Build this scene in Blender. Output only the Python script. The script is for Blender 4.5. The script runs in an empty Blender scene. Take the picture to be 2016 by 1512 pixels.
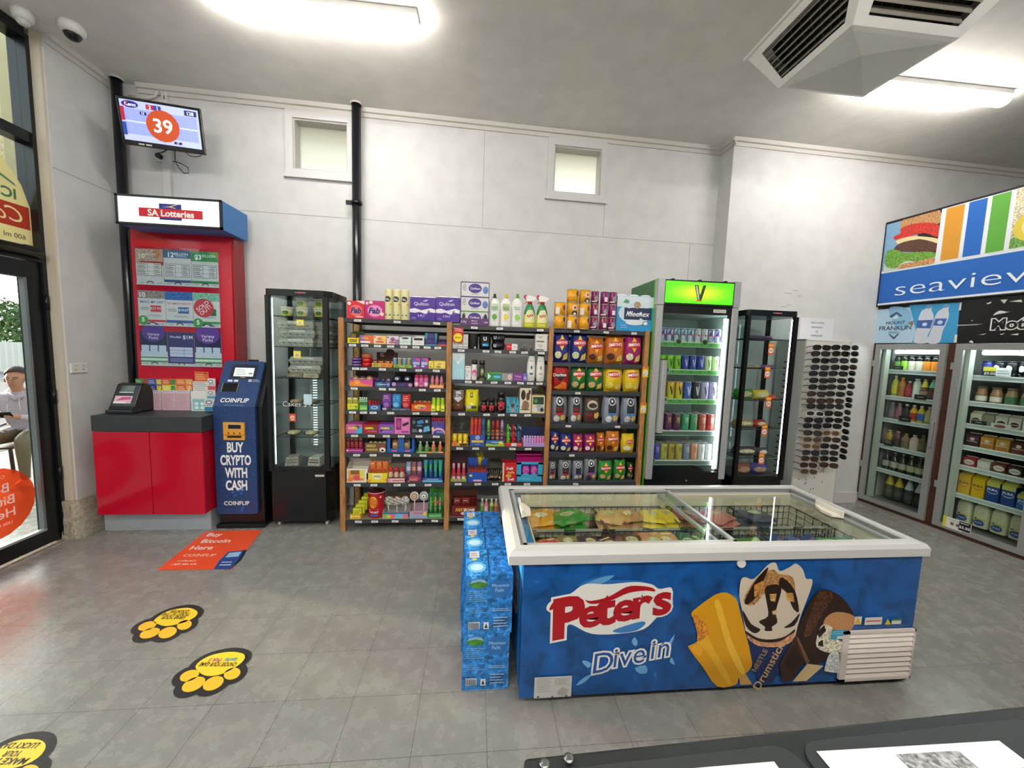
import bpy, math, random
from mathutils import Vector, Matrix
from mathutils.geometry import tessellate_polygon
random.seed(7)
SC = bpy.context.scene
COL = SC.collection
# ------------------------------------------------------------------ camera
FPX, W, H = 742.0, 2016, 1512
PIT, ROL, YAW, CAMZ = math.radians(5.24), math.radians(1.856), math.radians(5.4), 1.5
_f0 = Vector((math.sin(YAW), math.cos(YAW), 0)); _r0 = Vector((math.cos(YAW), -math.sin(YAW), 0)); _z = Vector((0, 0, 1))
CF = math.cos(PIT)*_f0 - math.sin(PIT)*_z
_u0 = math.sin(PIT)*_f0 + math.cos(PIT)*_z
CR = math.cos(ROL)*_r0 + math.sin(ROL)*_u0
CU = math.cos(ROL)*_u0 - math.sin(ROL)*_r0
CC = Vector((0, 0, CAMZ))
cam_d = bpy.data.cameras.new('camera'); cam = bpy.data.objects.new('camera', cam_d); COL.objects.link(cam)
cam_d.sensor_fit = 'HORIZONTAL'; cam_d.sensor_width = 36.0; cam_d.lens = FPX/W*36.0; cam_d.clip_start = 0.02
mw = Matrix.Identity(4)
for i, c in enumerate((CR, CU, -CF)):
    for j in range(3): mw[j][i] = c[j]
mw.translation = CC
cam.matrix_world = mw
SC.camera = cam
# ------------------------------------------------------------------ world, sun, exposure
SC.view_settings.view_transform = 'Standard'; SC.view_settings.look = 'None'
SC.view_settings.gamma = 1.0; SC.view_settings.use_curve_mapping = False
SC.view_settings.exposure = 0.0
BATTEN_W, SKY_W, SUN_W = 44.0, .7, 14.0
wd = bpy.data.worlds.new('sky'); SC.world = wd; wd.use_nodes = True
_nt = wd.node_tree; _bg = _nt.nodes['Background']
_sk = _nt.nodes.new('ShaderNodeTexSky'); _sk.sky_type = 'NISHITA'; _sk.sun_disc = False
_sk.sun_elevation = math.radians(24); _sk.sun_rotation = math.radians(-70); _sk.air_density = 1.2; _sk.dust_density = 2.0
_hs = _nt.nodes.new('ShaderNodeHueSaturation'); _hs.inputs['Saturation'].default_value = 0.35
_nt.links.new(_sk.outputs[0], _hs.inputs['Color']); _nt.links.new(_hs.outputs[0], _bg.inputs['Color'])
_bg.inputs['Strength'].default_value = SKY_W
_sd = bpy.data.lights.new('sun', 'SUN'); _sd.energy = SUN_W; _sd.angle = math.radians(1.2); _sd.color = (1.0, 0.78, 0.52)
_so = bpy.data.objects.new('sun', _sd); COL.objects.link(_so)
_so.rotation_euler = Vector((3.0, -0.95, -0.235)).to_track_quat('-Z', 'Y').to_euler()
# ------------------------------------------------------------------ helpers: rays from pixels of the 2016x1512 frame
def ray(px, py): return CR*((px-1008)/FPX) - CU*((py-756)/FPX) + CF
def onp(px, py, p0, n):
    d = ray(px, py); p0 = Vector(p0); n = Vector(n)
    return CC + d*((p0-CC).dot(n)/d.dot(n))
def atY(px, py, Y): return onp(px, py, (0, Y, 0), (0, 1, 0))
def atZ(px, py, z=0.0): return onp(px, py, (0, 0, z), (0, 0, 1))
def atX(px, py, x): return onp(px, py, (x, 0, 0), (1, 0, 0))
def proj(P):
    d = Vector(P)-CC; return 1008+FPX*d.dot(CR)/d.dot(CF), 756-FPX*d.dot(CU)/d.dot(CF)
# ------------------------------------------------------------------ materials
_mc = {}
def _lin(h):
    o = []
    for i in (0, 2, 4):
        c = int(h[i:i+2], 16)/255
        o.append(c/12.92 if c <= .04045 else ((c+.055)/1.055)**2.4)
    return tuple(o)+(1.0,)
def mt(spec):
    """'rrggbb', 'rrggbb/rough', 'rrggbb/rough/metal', 'rrggbb*strength' (gives off light), 'rrggbb:kind'"""
    if not isinstance(spec, str): return spec
    if spec in _mc: return _mc[spec]
    m = bpy.data.materials.new('m_'+spec.replace('/', '_')); m.use_nodes = True
    nt = m.node_tree; b = nt.nodes['Principled BSDF']; N = nt.nodes.new; LK = nt.links.new
    kind = ''; e = 0; s = spec
    if ':' in s: s, kind = s.split(':')
    if '*' in s: s, e = s.split('*'); e = float(e)
    q = s.split('/'); col = _lin(q[0])
    b.inputs['Base Color'].default_value = col
    b.inputs['Roughness'].default_value = float(q[1]) if len(q) > 1 else .5
    b.inputs['Metallic'].default_value = float(q[2]) if len(q) > 2 else 0
    m.diffuse_color = col
    if e:
        b.inputs['Emission Color'].default_value = col; b.inputs['Emission Strength'].default_value = e
    def tex(t, scale, co='Object', **kw):
        tc = N('ShaderNodeTexCoord'); mp = N('ShaderNodeMapping'); x = N(t)
        LK(tc.outputs[co], mp.inputs[0]); LK(mp.outputs[0], x.inputs['Vector'])
        mp.inputs['Scale'].default_value = scale if isinstance(scale, tuple) else (scale,)*3
        for k, v in kw.items(): x.inputs[k].default_value = v
        return x
    def ramp(src, stops):
        r = N('ShaderNodeValToRGB'); el = r.color_ramp.elements
        while len(el) < len(stops): el.new(.5)
        for i, (p, c) in enumerate(stops): el[i].position = p; el[i].color = _lin(c) if isinstance(c, str) else c
        LK(src, r.inputs[0]); return r
    def bump(src, st, dist=.01):
        bp = N('ShaderNodeBump'); bp.inputs['Strength'].default_value = st; bp.inputs['Distance'].default_value = dist
        LK(src, bp.inputs['Height']); LK(bp.outputs[0], b.inputs['Normal'])
    def sh(c, f):  # a near shade of a hex colour
        v = [max(0, min(255, int(int(c[i:i+2], 16)*f))) for i in (0, 2, 4)]; return '%02x%02x%02x' % tuple(v)
    c0 = q[0]
    if kind in ('glass', 'frost', 'film'):
        for n in list(nt.nodes):
            if n.type == 'BSDF_PRINCIPLED': nt.nodes.remove(n)
        tr = N('ShaderNodeBsdfTransparent'); gl = N('ShaderNodeBsdfGlossy'); mx = N('ShaderNodeMixShader'); out = nt.nodes['Material Output']
        tr.inputs[0].default_value = col; gl.inputs['Roughness'].default_value = .01
        lw = N('ShaderNodeLayerWeight'); lw.inputs[0].default_value = .5
        pw = N('ShaderNodeMath'); pw.operation = 'POWER'; pw.inputs[1].default_value = 4.5; LK(lw.outputs['Facing'], pw.inputs[0])
        ma = N('ShaderNodeMath'); ma.operation = 'MULTIPLY_ADD'; ma.inputs[1].default_value = .8; ma.inputs[2].default_value = .025; LK(pw.outputs[0], ma.inputs[0])
        LK(ma.outputs[0], mx.inputs[0]); LK(tr.outputs[0], mx.inputs[1]); LK(gl.outputs[0], mx.inputs[2]); LK(mx.outputs[0], out.inputs[0])
        if kind in ('frost', 'film'):
            di = N('ShaderNodeBsdfTranslucent') if kind == 'frost' else N('ShaderNodeBsdfDiffuse'); m2 = N('ShaderNodeMixShader')
            di.inputs[0].default_value = col; m2.inputs[0].default_value = .85 if kind == 'frost' else .6
            LK(mx.outputs[0], m2.inputs[1]); LK(di.outputs[0], m2.inputs[2]); LK(m2.outputs[0], out.inputs[0])
            if kind == 'frost': bn = tex('ShaderNodeTexNoise', 60); bp = N('ShaderNodeBump'); bp.inputs['Strength'].default_value = .6; LK(bn.outputs[0], bp.inputs['Height']); LK(bp.outputs[0], gl.inputs['Normal']); gl.inputs['Roughness'].default_value = .2
    elif kind == 'clearfilm':  # tinted film on glass: part of the light goes straight through, coloured
        di = N('ShaderNodeBsdfTransparent'); di.inputs[0].default_value = col; mx = N('ShaderNodeMixShader'); mx.inputs[0].default_value = .4
        LK(b.outputs[0], mx.inputs[1]); LK(di.outputs[0], mx.inputs[2]); LK(mx.outputs[0], nt.nodes['Material Output'].inputs[0])
    elif kind == 'paper2':   # a printed film one can see the light through
        di = N('ShaderNodeBsdfTranslucent'); di.inputs[0].default_value = col; mx = N('ShaderNodeMixShader'); mx.inputs[0].default_value = .55
        LK(b.outputs[0], mx.inputs[1]); LK(di.outputs[0], mx.inputs[2]); LK(mx.outputs[0], nt.nodes['Material Output'].inputs[0])
    elif kind == 'wall':
        n = tex('ShaderNodeTexNoise', 1.3, Detail=6.0); r = ramp(n.outputs[0], [(.3, sh(c0, .97)), (.7, sh(c0, 1.02))]); LK(r.outputs[0], b.inputs['Base Color'])
        n2 = tex('ShaderNodeTexNoise', 90); bump(n2.outputs[0], .06, .004)
    elif kind == 'wood':
        n = tex('ShaderNodeTexNoise', (9, 9, 1.6), Detail=5.0, Roughness=.6); w = tex('ShaderNodeTexNoise', (70, 70, 3), Detail=3.0)
        mx = N('ShaderNodeMix'); mx.data_type = 'FLOAT'; mx.inputs[0].default_value = .45; LK(n.outputs[0], mx.inputs[2]); LK(w.outputs[0], mx.inputs[3])
        r = ramp(mx.outputs[0], [(.36, sh(c0, .74)), (.5, c0), (.62, sh(c0, 1.16))]); LK(r.outputs[0], b.inputs['Base Color'])
    elif kind == 'brush':
        n = tex('ShaderNodeTexNoise', (3, 3, 220), Detail=4.0); r = ramp(n.outputs[0], [(.3, sh(c0, .93)), (.7, sh(c0, 1.05))]); LK(r.outputs[0], b.inputs['Base Color'])
    elif kind == 'concrete':
        n = tex('ShaderNodeTexNoise', 9, Detail=9.0, Roughness=.7); r = ramp(n.outputs[0], [(.32, sh(c0, .72)), (.5, c0), (.7, sh(c0, 1.12))]); LK(r.outputs[0], b.inputs['Base Color']); bump(n.outputs[0], .5, .02)
    elif kind == 'water':    # printed water and smoke swirls
        n = tex('ShaderNodeTexNoise', 7.0, Detail=4.0, Distortion=1.2); r = ramp(n.outputs[0], [(.32, sh(c0, .6)), (.5, c0), (.64, sh(c0, 1.22)), (.76, '8cc8ec')]); LK(r.outputs[0], b.inputs['Base Color'])
    elif kind == 'swirl':    # fainter swirls on the freezer print
        n = tex('ShaderNodeTexNoise', 1.6, Detail=3.0, Distortion=.8); r = ramp(n.outputs[0], [(.28, sh(c0, .72)), (.5, c0), (.66, sh(c0, 1.12)), (.76, '3f86c0')]); LK(r.outputs[0], b.inputs['Base Color'])
    elif kind == 'food':     # mottled print of food
        n = tex('ShaderNodeTexNoise', 26, Detail=5.0, Distortion=.8); r = ramp(n.outputs[0], [(.34, sh(c0, .62)), (.5, c0), (.66, sh(c0, 1.32))]); LK(r.outputs[0], b.inputs['Base Color'])
    elif kind == 'speck':
        v = tex('ShaderNodeTexVoronoi', 42); r = ramp(v.outputs['Distance'], [(.18, '2a1710'), (.24, c0)]); LK(r.outputs[0], b.inputs['Base Color'])
    elif kind == 'facet':    # triangular facets printed on the kiosk
        v = tex('ShaderNodeTexVoronoi', (44, 44, 44)); v.distance = 'MANHATTAN'; r = ramp(v.outputs['Color'], [(.15, sh(c0, .78)), (.5, c0), (.85, sh(c0, 1.2))]); LK(r.outputs[0], b.inputs['Base Color'])
    elif kind == 'leaf':
        n = tex('ShaderNodeTexNoise', 2.0, Detail=5.0); r = ramp(n.outputs[0], [(.3, sh(c0, .5)), (.55, c0), (.75, sh(c0, 1.5))]); LK(r.outputs[0], b.inputs['Base Color'])
    elif kind == 'cloth':
        n = tex('ShaderNodeTexNoise', 30, Detail=4.0); r = ramp(n.outputs[0], [(.3, sh(c0, .86)), (.7, sh(c0, 1.08))]); LK(r.outputs[0], b.inputs['Base Color']); bump(n.outputs[0], .25, .01)
    elif kind == 'foil':
        n = tex('ShaderNodeTexNoise', 38, Detail=2.0, Distortion=1.2); bump(n.outputs[0], .35, .012); b.inputs['Roughness'].default_value = .28; b.inputs['Metallic'].default_value = .25
    elif kind == 'grain':
        n = tex('ShaderNodeTexNoise', 500); bump(n.outputs[0], .25, .002)
    elif kind == 'paving':
        br = tex('ShaderNodeTexBrick', 4.0); br.inputs['Color1'].default_value = _lin(c0); br.inputs['Color2'].default_value = _lin(sh(c0, .86)); br.inputs['Mortar'].default_value = _lin(sh(c0, .55)); LK(br.outputs[0], b.inputs['Base Color'])
    elif kind == 'floor':
        # square vinyl tiles: fine flecks and scuffs, thin dark joints
        tc = N('ShaderNodeTexCoord'); sx = N('ShaderNodeSeparateXYZ'); LK(tc.outputs['Object'], sx.inputs[0])
        def joint(o, off, per):
            a = N('ShaderNodeMath'); a.operation = 'ADD'; a.inputs[1].default_value = off; LK(o, a.inputs[0])
            d = N('ShaderNodeMath'); d.operation = 'DIVIDE'; d.inputs[1].default_value = per; LK(a.outputs[0], d.inputs[0])
            f = N('ShaderNodeMath'); f.operation = 'FRACT'; LK(d.outputs[0], f.inputs[0])
            g = N('ShaderNodeMath'); g.operation = 'LESS_THAN'; g.inputs[1].default_value = .009; LK(f.outputs[0], g.inputs[0]); return g
        jx = joint(sx.outputs[0], .21+28*.28, .28); jy = joint(sx.outputs[1], -1.53+28*.255, .255)
        mxj = N('ShaderNodeMath'); mxj.operation = 'MAXIMUM'; LK(jx.outputs[0], mxj.inputs[0]); LK(jy.outputs[0], mxj.inputs[1])
        n1 = tex('ShaderNodeTexNoise', 2.2, Detail=6.0, Roughness=.65); n2 = tex('ShaderNodeTexNoise', (18, 44, 18), Detail=1.0); n3 = tex('ShaderNodeTexNoise', (40, 15, 18), Detail=1.0)
        r1 = ramp(n1.outputs[0], [(.3, sh(c0, .94)), (.7, sh(c0, 1.05))])
        r2 = ramp(n2.outputs[0], [(.27, (.74, .74, .74, 1)), (.33, (1, 1, 1, 1)), (.7, (1, 1, 1, 1)), (.76, (1.35, 1.35, 1.35, 1))])
        r3 = ramp(n3.outputs[0], [(.22, (.84, .84, .84, 1)), (.26, (1, 1, 1, 1)), (.74, (1, 1, 1, 1)), (.79, (1.3, 1.3, 1.3, 1))])
        def mul(a, bb):
            x = N('ShaderNodeMix'); x.data_type = 'RGBA'; x.blend_type = 'MULTIPLY'; x.inputs[0].default_value = 1; LK(a, x.inputs[6]); LK(bb, x.inputs[7]); return x.outputs[2]
        cc = mul(mul(r1.outputs[0], r2.outputs[0]), r3.outputs[0])
        x = N('ShaderNodeMix'); x.data_type = 'RGBA'; LK(mxj.outputs[0], x.inputs[0]); LK(cc, x.inputs[6]); x.inputs[7].default_value = _lin(sh(c0, .62)); LK(x.outputs[2], b.inputs['Base Color'])
        rr = ramp(n1.outputs[0], [(.35, (.17, .17, .17, 1)), (.65, (.34, .34, .34, 1))]); LK(rr.outputs[0], b.inputs['Roughness'])
        bump(n1.outputs[0], .08, .02)
    _mc[spec] = m
    return m
# ------------------------------------------------------------------ text outlines (built-in face), turned into flat polygons
_tx = {}
def tx(s, bold=0.0, shear=0.0, space=1.0):
    k = (s, bold, shear, space)
    if k in _tx: return _tx[k]
    cu = bpy.data.curves.new('t', 'FONT'); cu.body = s; cu.size = 1.0; cu.offset = bold; cu.shear = shear; cu.space_character = space; cu.resolution_u = 3; cu.align_x = 'CENTER'
    ob = bpy.data.objects.new('t', cu); COL.objects.link(ob)
    dg = bpy.context.evaluated_depsgraph_get(); me = bpy.data.meshes.new_from_object(ob.evaluated_get(dg))
    vs = [(v.co.x, v.co.y) for v in me.vertices]; fs = [tuple(p.vertices) for p in me.polygons]
    bpy.data.objects.remove(ob); bpy.data.curves.remove(cu); bpy.data.meshes.remove(me)
    xs = [v[0] for v in vs] or [0]; x0 = (min(xs)+max(xs))/2; wd_ = (max(xs)-min(xs))/.7
    _tx[k] = ([((x-x0)/.7, y/.7) for x, y in vs], fs, wd_)   # capital height is about 1
    return _tx[k]
# ------------------------------------------------------------------ mesh builder
class M:
    def __init__(s): s.v = []; s.f = []; s.i = []; s.m = []; s.sm = []
    def mi(s, spec):
        k = mt(spec)
        if k not in s.m: s.m.append(k)
        return s.m.index(k)
    def add(s, vs, fs, spec, smooth=False):
        n = len(s.v); s.v += [tuple(v) for v in vs]; k = s.mi(spec)
        for f in fs: s.f.append(tuple(i+n for i in f)); s.i.append(k); s.sm.append(smooth)
        return s
    def box(s, x0, x1, y0, y1, z0, z1, spec, T=None):
        vs = [(x, y, z) for z in (z0, z1) for y in (y0, y1) for x in (x0, x1)]
        if T: vs = [T @ Vector(v) for v in vs]
        return s.add(vs, [(0, 2, 3, 1), (4, 5, 7, 6), (0, 1, 5, 4), (2, 6, 7, 3), (0, 4, 6, 2), (1, 3, 7, 5)], spec)
    def hexa(s, lo, hi, spec):      # lo/hi: four corners each, same winding
        return s.add(list(lo)+list(hi), [(3, 2, 1, 0), (4, 5, 6, 7)]+[(i, (i+1) % 4, 4+(i+1) % 4, 4+i) for i in range(4)], spec)
    def lathe(s, prof, spec, n=16, c=(0, 0, 0), T=None, smooth=True, cap=True, sx=1.0, sy=1.0):
        vs = []; fs = []
        for r, z in prof:
            for k in range(n):
                a = 2*math.pi*k/n; p = Vector((c[0]+r*sx*math.sin(a), c[1]-r*sy*math.cos(a), c[2]+z)); vs.append(T @ p if T else p)
        for j in range(len(prof)-1):
            for k in range(n): a = j*n+k; b = j*n+(k+1) % n; fs.append((a, b, b+n, a+n))
        s.add(vs, fs, spec, smooth)
        if cap:
            q = len(s.v)-len(vs); k = s.mi(spec)
            s.f.append(tuple(q+i for i in range(n-1, -1, -1))); s.i.append(k); s.sm.append(False)
            s.f.append(tuple(q+(len(prof)-1)*n+i for i in range(n))); s.i.append(k); s.sm.append(False)
        return s
    def cyl(s, r, z0, z1, spec, n=16, c=(0, 0, 0), T=None): return s.lathe([(r, z0), (r, z1)], spec, n, c, T)
    def ball(s, r, c, spec, n=12, sx=1, sy=1, sz=1):
        pr = [(max(1e-4, r*math.sin(math.pi*j/8)), -r*sz*math.cos(math.pi*j/8)) for j in range(9)]
        return s.lathe(pr, spec, n, c, sx=sx, sy=sy, cap=False)
    def tube(s, pts, r, spec, n=7, closed=False, smooth=True):
        pts = [Vector(p) for p in pts]; vs = []; fs = []; L = len(pts); rr = r if isinstance(r, (list, tuple)) else [r]*L
        up = Vector((0, 0, 1))
        for i, p in enumerate(pts):
            d = (pts[(i+1) % L] - pts[i-1]) if closed else (pts[min(i+1, L-1)] - pts[max(i-1, 0)])
            d.normalize(); u = up if abs(d.dot(up)) < .95 else Vector((0, 1, 0))
            a = d.cross(u).normalized(); b = a.cross(d)
            for k in range(n): t = 2*math.pi*k/n; vs.append(p+(a*math.cos(t)+b*math.sin(t))*rr[i])
        for i in range(L if closed else L-1):
            for k in range(n): a = i*n+k; b = i*n+(k+1) % n; j = ((i+1) % L)*n; fs.append((a, b, j+(k+1) % n, j+k))
        if not closed: fs += [tuple(range(n-1, -1, -1)), tuple((L-1)*n+k for k in range(n))]
        return s.add(vs, fs, spec, smooth)
    def prism(s, poly, a0, a1, spec, ax='y', T=None):   # poly in the two other axes (x,z for y; x,y for z; y,z for x)
        def P(p, a): return {'y': (p[0], a, p[1]), 'z': (p[0], p[1], a), 'x': (a, p[0], p[1])}[ax]
        n = len(poly); vs = [P(p, a0) for p in poly]+[P(p, a1) for p in poly]
        if T: vs = [T @ Vector(v) for v in vs]
        return s.add(vs, [tuple(range(n-1, -1, -1)), tuple(range(n, 2*n))]+[(i, (i+1) % n, n+(i+1) % n, n+i) for i in range(n)], spec)
    def grid(s, nx, ny, fn, spec, smooth=True):    # fn(u,v) -> point; spec a string or a function of (u,v)
        n = len(s.v)
        for j in range(ny+1):
            for i in range(nx+1): s.v.append(tuple(fn(i/nx, j/ny)))
        for j in range(ny):
            for i in range(nx):
                a = n+j*(nx+1)+i; s.f.append((a, a+1, a+nx+2, a+nx+1))
                s.i.append(s.mi(spec((i+.5)/nx, (j+.5)/ny) if callable(spec) and not hasattr(spec, 'node_tree') else spec)); s.sm.append(smooth)
        return s
    def mesh(s, name):
        me = bpy.data.meshes.new(name); me.from_pydata(s.v, [], s.f)
        for k in s.m: me.materials.append(k)
        me.polygons.foreach_set('material_index', s.i); me.polygons.foreach_set('use_smooth', s.sm)
        me.update(); return me
def flat(y=0.0):            # a front face looking towards -y
    return lambda u, v, o: (u, y-o, v)
def round_(r, z0=0.0):      # the front of an upright cylinder
    return lambda u, v, o: ((r+o)*math.sin(u/r), -(r+o)*math.cos(u/r), v+z0)
def deco(m, S, w, h, items, o0=.0006, step=.0004, sub=1):
    """printed shapes on a surface: fractions of width w and height h, origin at the lower left"""
    X = lambda x: (x-.5)*w
    for li, it in enumerate(items):
        o = o0+step*li; k = it[0]
        if k == 'r':
            x0, y0, x1, y1, c = it[1:6]; n = sub
            m.grid(n, n, lambda u, v: S(X(x0+(x1-x0)*u), (y0+(y1-y0)*v)*h, o), c, False)
        elif k == 'e':
            cx, cy, rx, ry, c = it[1:6]; N_ = 20 if sub == 1 else 16; vs = [S(X(cx), cy*h, o)]; fs = []
            rings = (1.0,) if sub == 1 else (.5, 1.0)
            for q in rings:
                for t in range(N_): a = 2*math.pi*t/N_; vs.append(S(X(cx+rx*q*math.cos(a)), (cy+ry*q*math.sin(a))*h, o))
            for t in range(N_):
                a, b = 1+t, 1+(t+1) % N_; fs.append((0, a, b))
                if sub > 1: fs.append((a, a+N_, b+N_, b))
            m.add(vs, fs, c)
        elif k == 'p':
            pts, c = it[1:3]; tr = tessellate_polygon([[Vector((x*w, y*h, 0)) for x, y in pts]])
            P2 = list(pts)
            for _ in range(2 if sub > 1 else 0):
                nx = []
                for a, b, d in tr:
                    n = len(P2); P2 += [tuple((P2[p][q]+P2[r][q])/2 for q in (0, 1)) for p, r in ((a, b), (b, d), (d, a))]; nx += [(a, n, n+2), (n, b, n+1), (n+2, n+1, d), (n, n+1, n+2)]
                tr = nx
            pts = P2; vs = [S(X(x), y*h, o) for x, y in pts]; fx = []
            for a, b, d in tr:
                A, B, D_ = pts[a], pts[b], pts[d]
                fx.append((a, b, d) if (B[0]-A[0])*(D_[1]-A[1])-(B[1]-A[1])*(D_[0]-A[0]) > 0 else (a, d, b))
            m.add(vs, fx, c)
        elif k == 't':
            s_, cx, cy, hh, c = it[1:6]; op = it[6] if len(it) > 6 else {}
            vs, fs, tw = tx(s_, op.get('b', .012), op.get('s', 0), op.get('k', 1.0)); sc = hh*h; mw_ = op.get('w', .92)*w
            sxx = op.get('x', 1.0)*sc
            if tw*sxx > mw_: f = mw_/(tw*sxx); sxx *= f; sc *= f if op.get('keep', 1) else 1
            a = op.get('a', 0); ca, sa = math.cos(a), math.sin(a); mir = -1 if op.get('mir') else 1
            P = []
            for x, y in vs:
                x *= sxx*mir; y = (y-.5)*sc; P.append(S(X(cx)+x*ca-y*sa, cy*h+x*sa+y*ca, o))
            m.add(P, fs, c)
        elif k == 'l':       # rows of small print: thin bars
            x0, y0, x1, y1, n, c = it[1:7]
            for q in range(n):
                yy = y0+(y1-y0)*(q+.5)/n; e = x1-(x1-x0)*((q*37) % 5)*.06
                m.add([S(X(x0), (yy-.16*(y1-y0)/n)*h, o), S(X(e), (yy-.16*(y1-y0)/n)*h, o), S(X(e), (yy+.16*(y1-y0)/n)*h, o), S(X(x0), (yy+.16*(y1-y0)/n)*h, o)], [(0, 1, 2, 3)], c)
    return m
def obj(name, m, parent=None, loc=None, rz=0.0, label=None, cat=None, group=None, kind=None, bevel=0, rot=None):
    o = bpy.data.objects.new(name, m.mesh(name) if isinstance(m, M) else m); COL.objects.link(o)
    if parent: o.parent = parent
    if loc is not None: o.location = loc
    if rz: o.rotation_euler = (0, 0, rz)
    if rot: o.rotation_euler = rot
    for k, v in (('label', label), ('category', cat), ('group', group), ('kind', kind)):
        if v: o[k] = v
    if bevel:
        md = o.modifiers.new('b', 'BEVEL'); md.width = bevel; md.segments = 2; md.limit_method = 'ANGLE'; md.angle_limit = math.radians(40)
    return o
def struct(name, m, **k): return obj(name, m, kind='structure', **k)
def dup(o, loc=None, rz=None, label=None, group=None, parent=None):
    c = o.copy(); COL.objects.link(c)
    if parent: c.parent = parent
    for ch in KIDS.get(o.name, []): d = dup(ch, parent=c)
    if loc is not None: c.location = loc
    if rz is not None: c.rotation_euler = (0, 0, rz)
    if label: c['label'] = label
    if group: c['group'] = group
    return c
KIDS = {}
def part(name, m, parent, **k):
    o = obj(name, m, parent=parent, **k); KIDS.setdefault(parent.name, []).append(o); return o
ORD = 'first second third fourth fifth sixth seventh eighth ninth tenth eleventh twelfth'.split()
# ================================================================== the setting
CEIL = 3.50
WALLC = 'd0d0d0:wall'
AW = math.radians(2.05)
def bw(X): return 3.656+.0358*(X-2.31)          # the long wall
def jw(X): return 3.474+.0358*(X-2.331)         # the wall right of the jog
m = M(); m.box(-9, 7.5, -4.5, 3.9, -.1, 0, '8b8a84/.35:floor'); struct('floor', m)
m = M(); m.box(-3.2, 7.2, -4.5, 4.0, CEIL, CEIL+.1, 'e6e3dd/.55:wall'); struct('ceiling', m)
# long wall with two small window openings, its own frame: x along the wall from the jog corner, y into the wall
WIN = [(-3.90, -3.46, 2.965, 3.375), (-1.65, -1.20, 2.965, 3.375)]
m = M(); xs = [-5.35]+[v for w in WIN for v in w[:2]]+[0.0]
for i in range(5):
    if i % 2 == 0: m.box(xs[i], xs[i+1], 0, .13, 0, CEIL, WALLC)
    else:
        w = WIN[i//2]; m.box(xs[i], xs[i+1], 0, .13, 0, w[2], WALLC); m.box(xs[i], xs[i+1], 0, .13, w[3], CEIL, WALLC)
JC = '9fa0a2/.6'
m.box(-4.34, 0, -.0012, 0, 2.592, 2.597, JC)
for x, z0, z1 in ((-2.292, 2.597, 3.44), (-1.145, 2.597, 2.9), (-4.343, .1, 2.592), (-.25, .1, 2.592)): m.box(x-.0022, x+.0022, -.0012, 0, z0, z1, JC)
LW = dict(loc=(2.31, 3.656, 0), rz=AW)
struct('wall_back', m, **LW)
m = M(); m.box(0.0, .15, -.185, .13, 0, CEIL, WALLC); struct('wall_jog', m, **LW)
m = M(); m.box(0.0, 5.0, 0, .12, 0, CEIL, WALLC)
for x, z, l in ((.62, 2.0, .07), (.74, 2.16, .05), (.64, 2.13, .09), (.80, 2.11, .03), (.69, 2.02, .04)): m.box(x, x+l, -.0006, 0, z, z+.008, 'a9aaaa')
struct('wall_right', m, loc=(2.331, 3.474, 0), rz=AW)
# cornice: two small steps under the ceiling
def cornice(m, x0, x1, y=0.0):
    m.prism([(y, CEIL), (y, CEIL-.062), (y-.012, CEIL-.062), (y-.02, CEIL-.034), (y-.036, CEIL-.030), (y-.046, CEIL)], x0, x1, 'cbc8c2/.5', 'x')
m = M(); cornice(m, -5.05, -.004); struct('trim_1', m, **LW)
m = M(); cornice(m, -.045, 5.0); struct('trim_2', m, loc=(2.331, 3.474, 0), rz=AW)
m = M(); m.prism([(-.0, CEIL), (-.0, CEIL-.062), (-.012, CEIL-.062), (-.02, CEIL-.034), (-.036, CEIL-.030), (-.046, CEIL)], -.22, .0, 'cbc8c2/.5', 'y'); struct('trim_3', m, **LW)
m = M(); m.box(.0, 1.74, -.016, 0, 0, .11, 'c9c8c4/.5'); struct('baseboard_right', m, loc=(2.331, 3.474, 0), rz=AW)
for n, w in enumerate(WIN):
    m = M(); x0, x1, z0, z1 = w; F = 'd0d0d0/.45'
    for a in ((x0-.06, x0, z0-.06, z1+.06), (x1, x1+.05, z0-.06, z1+.06), (x0, x1, z1, z1+.06), (x0, x1, z0-.06, z0)):
        m.box(a[0], a[1], -.018, 0, a[2], a[3], F)
    m.box(x0-.075, x1+.065, -.03, 0, z0-.072, z0-.06, F)
    for a in ((x0, x0+.012, z0, z1), (x1-.012, x1, z0, z1), (x0+.012, x1-.012, z1-.012, z1), (x0+.012, x1-.012, z0, z0+.012)):
        m.box(a[0], a[1], 0, .11, a[2], a[3], 'b9b6b2/.5')
    wo = struct('window_%d' % (n+1), m, **LW)
    g = M(); g.box(x0+.012, x1-.012, .095, .10, z0+.012, z1-.012, 'f4f4ea:frost'); part('frosted_glass', g, wo)
    if n == 0: g = M(); g.box(x1-.10, x1-.014, .090, .0945, z0+.014, z0+.045, 'f4f4f0'); part('paper_strip', g, wo)
# eaves outside the long wall, over the small windows
m = M(); m.box(-5.6, 5, .13, .5, 3.42, 3.5, 'b0a894'); struct('trim_4', m, **LW)
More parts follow.
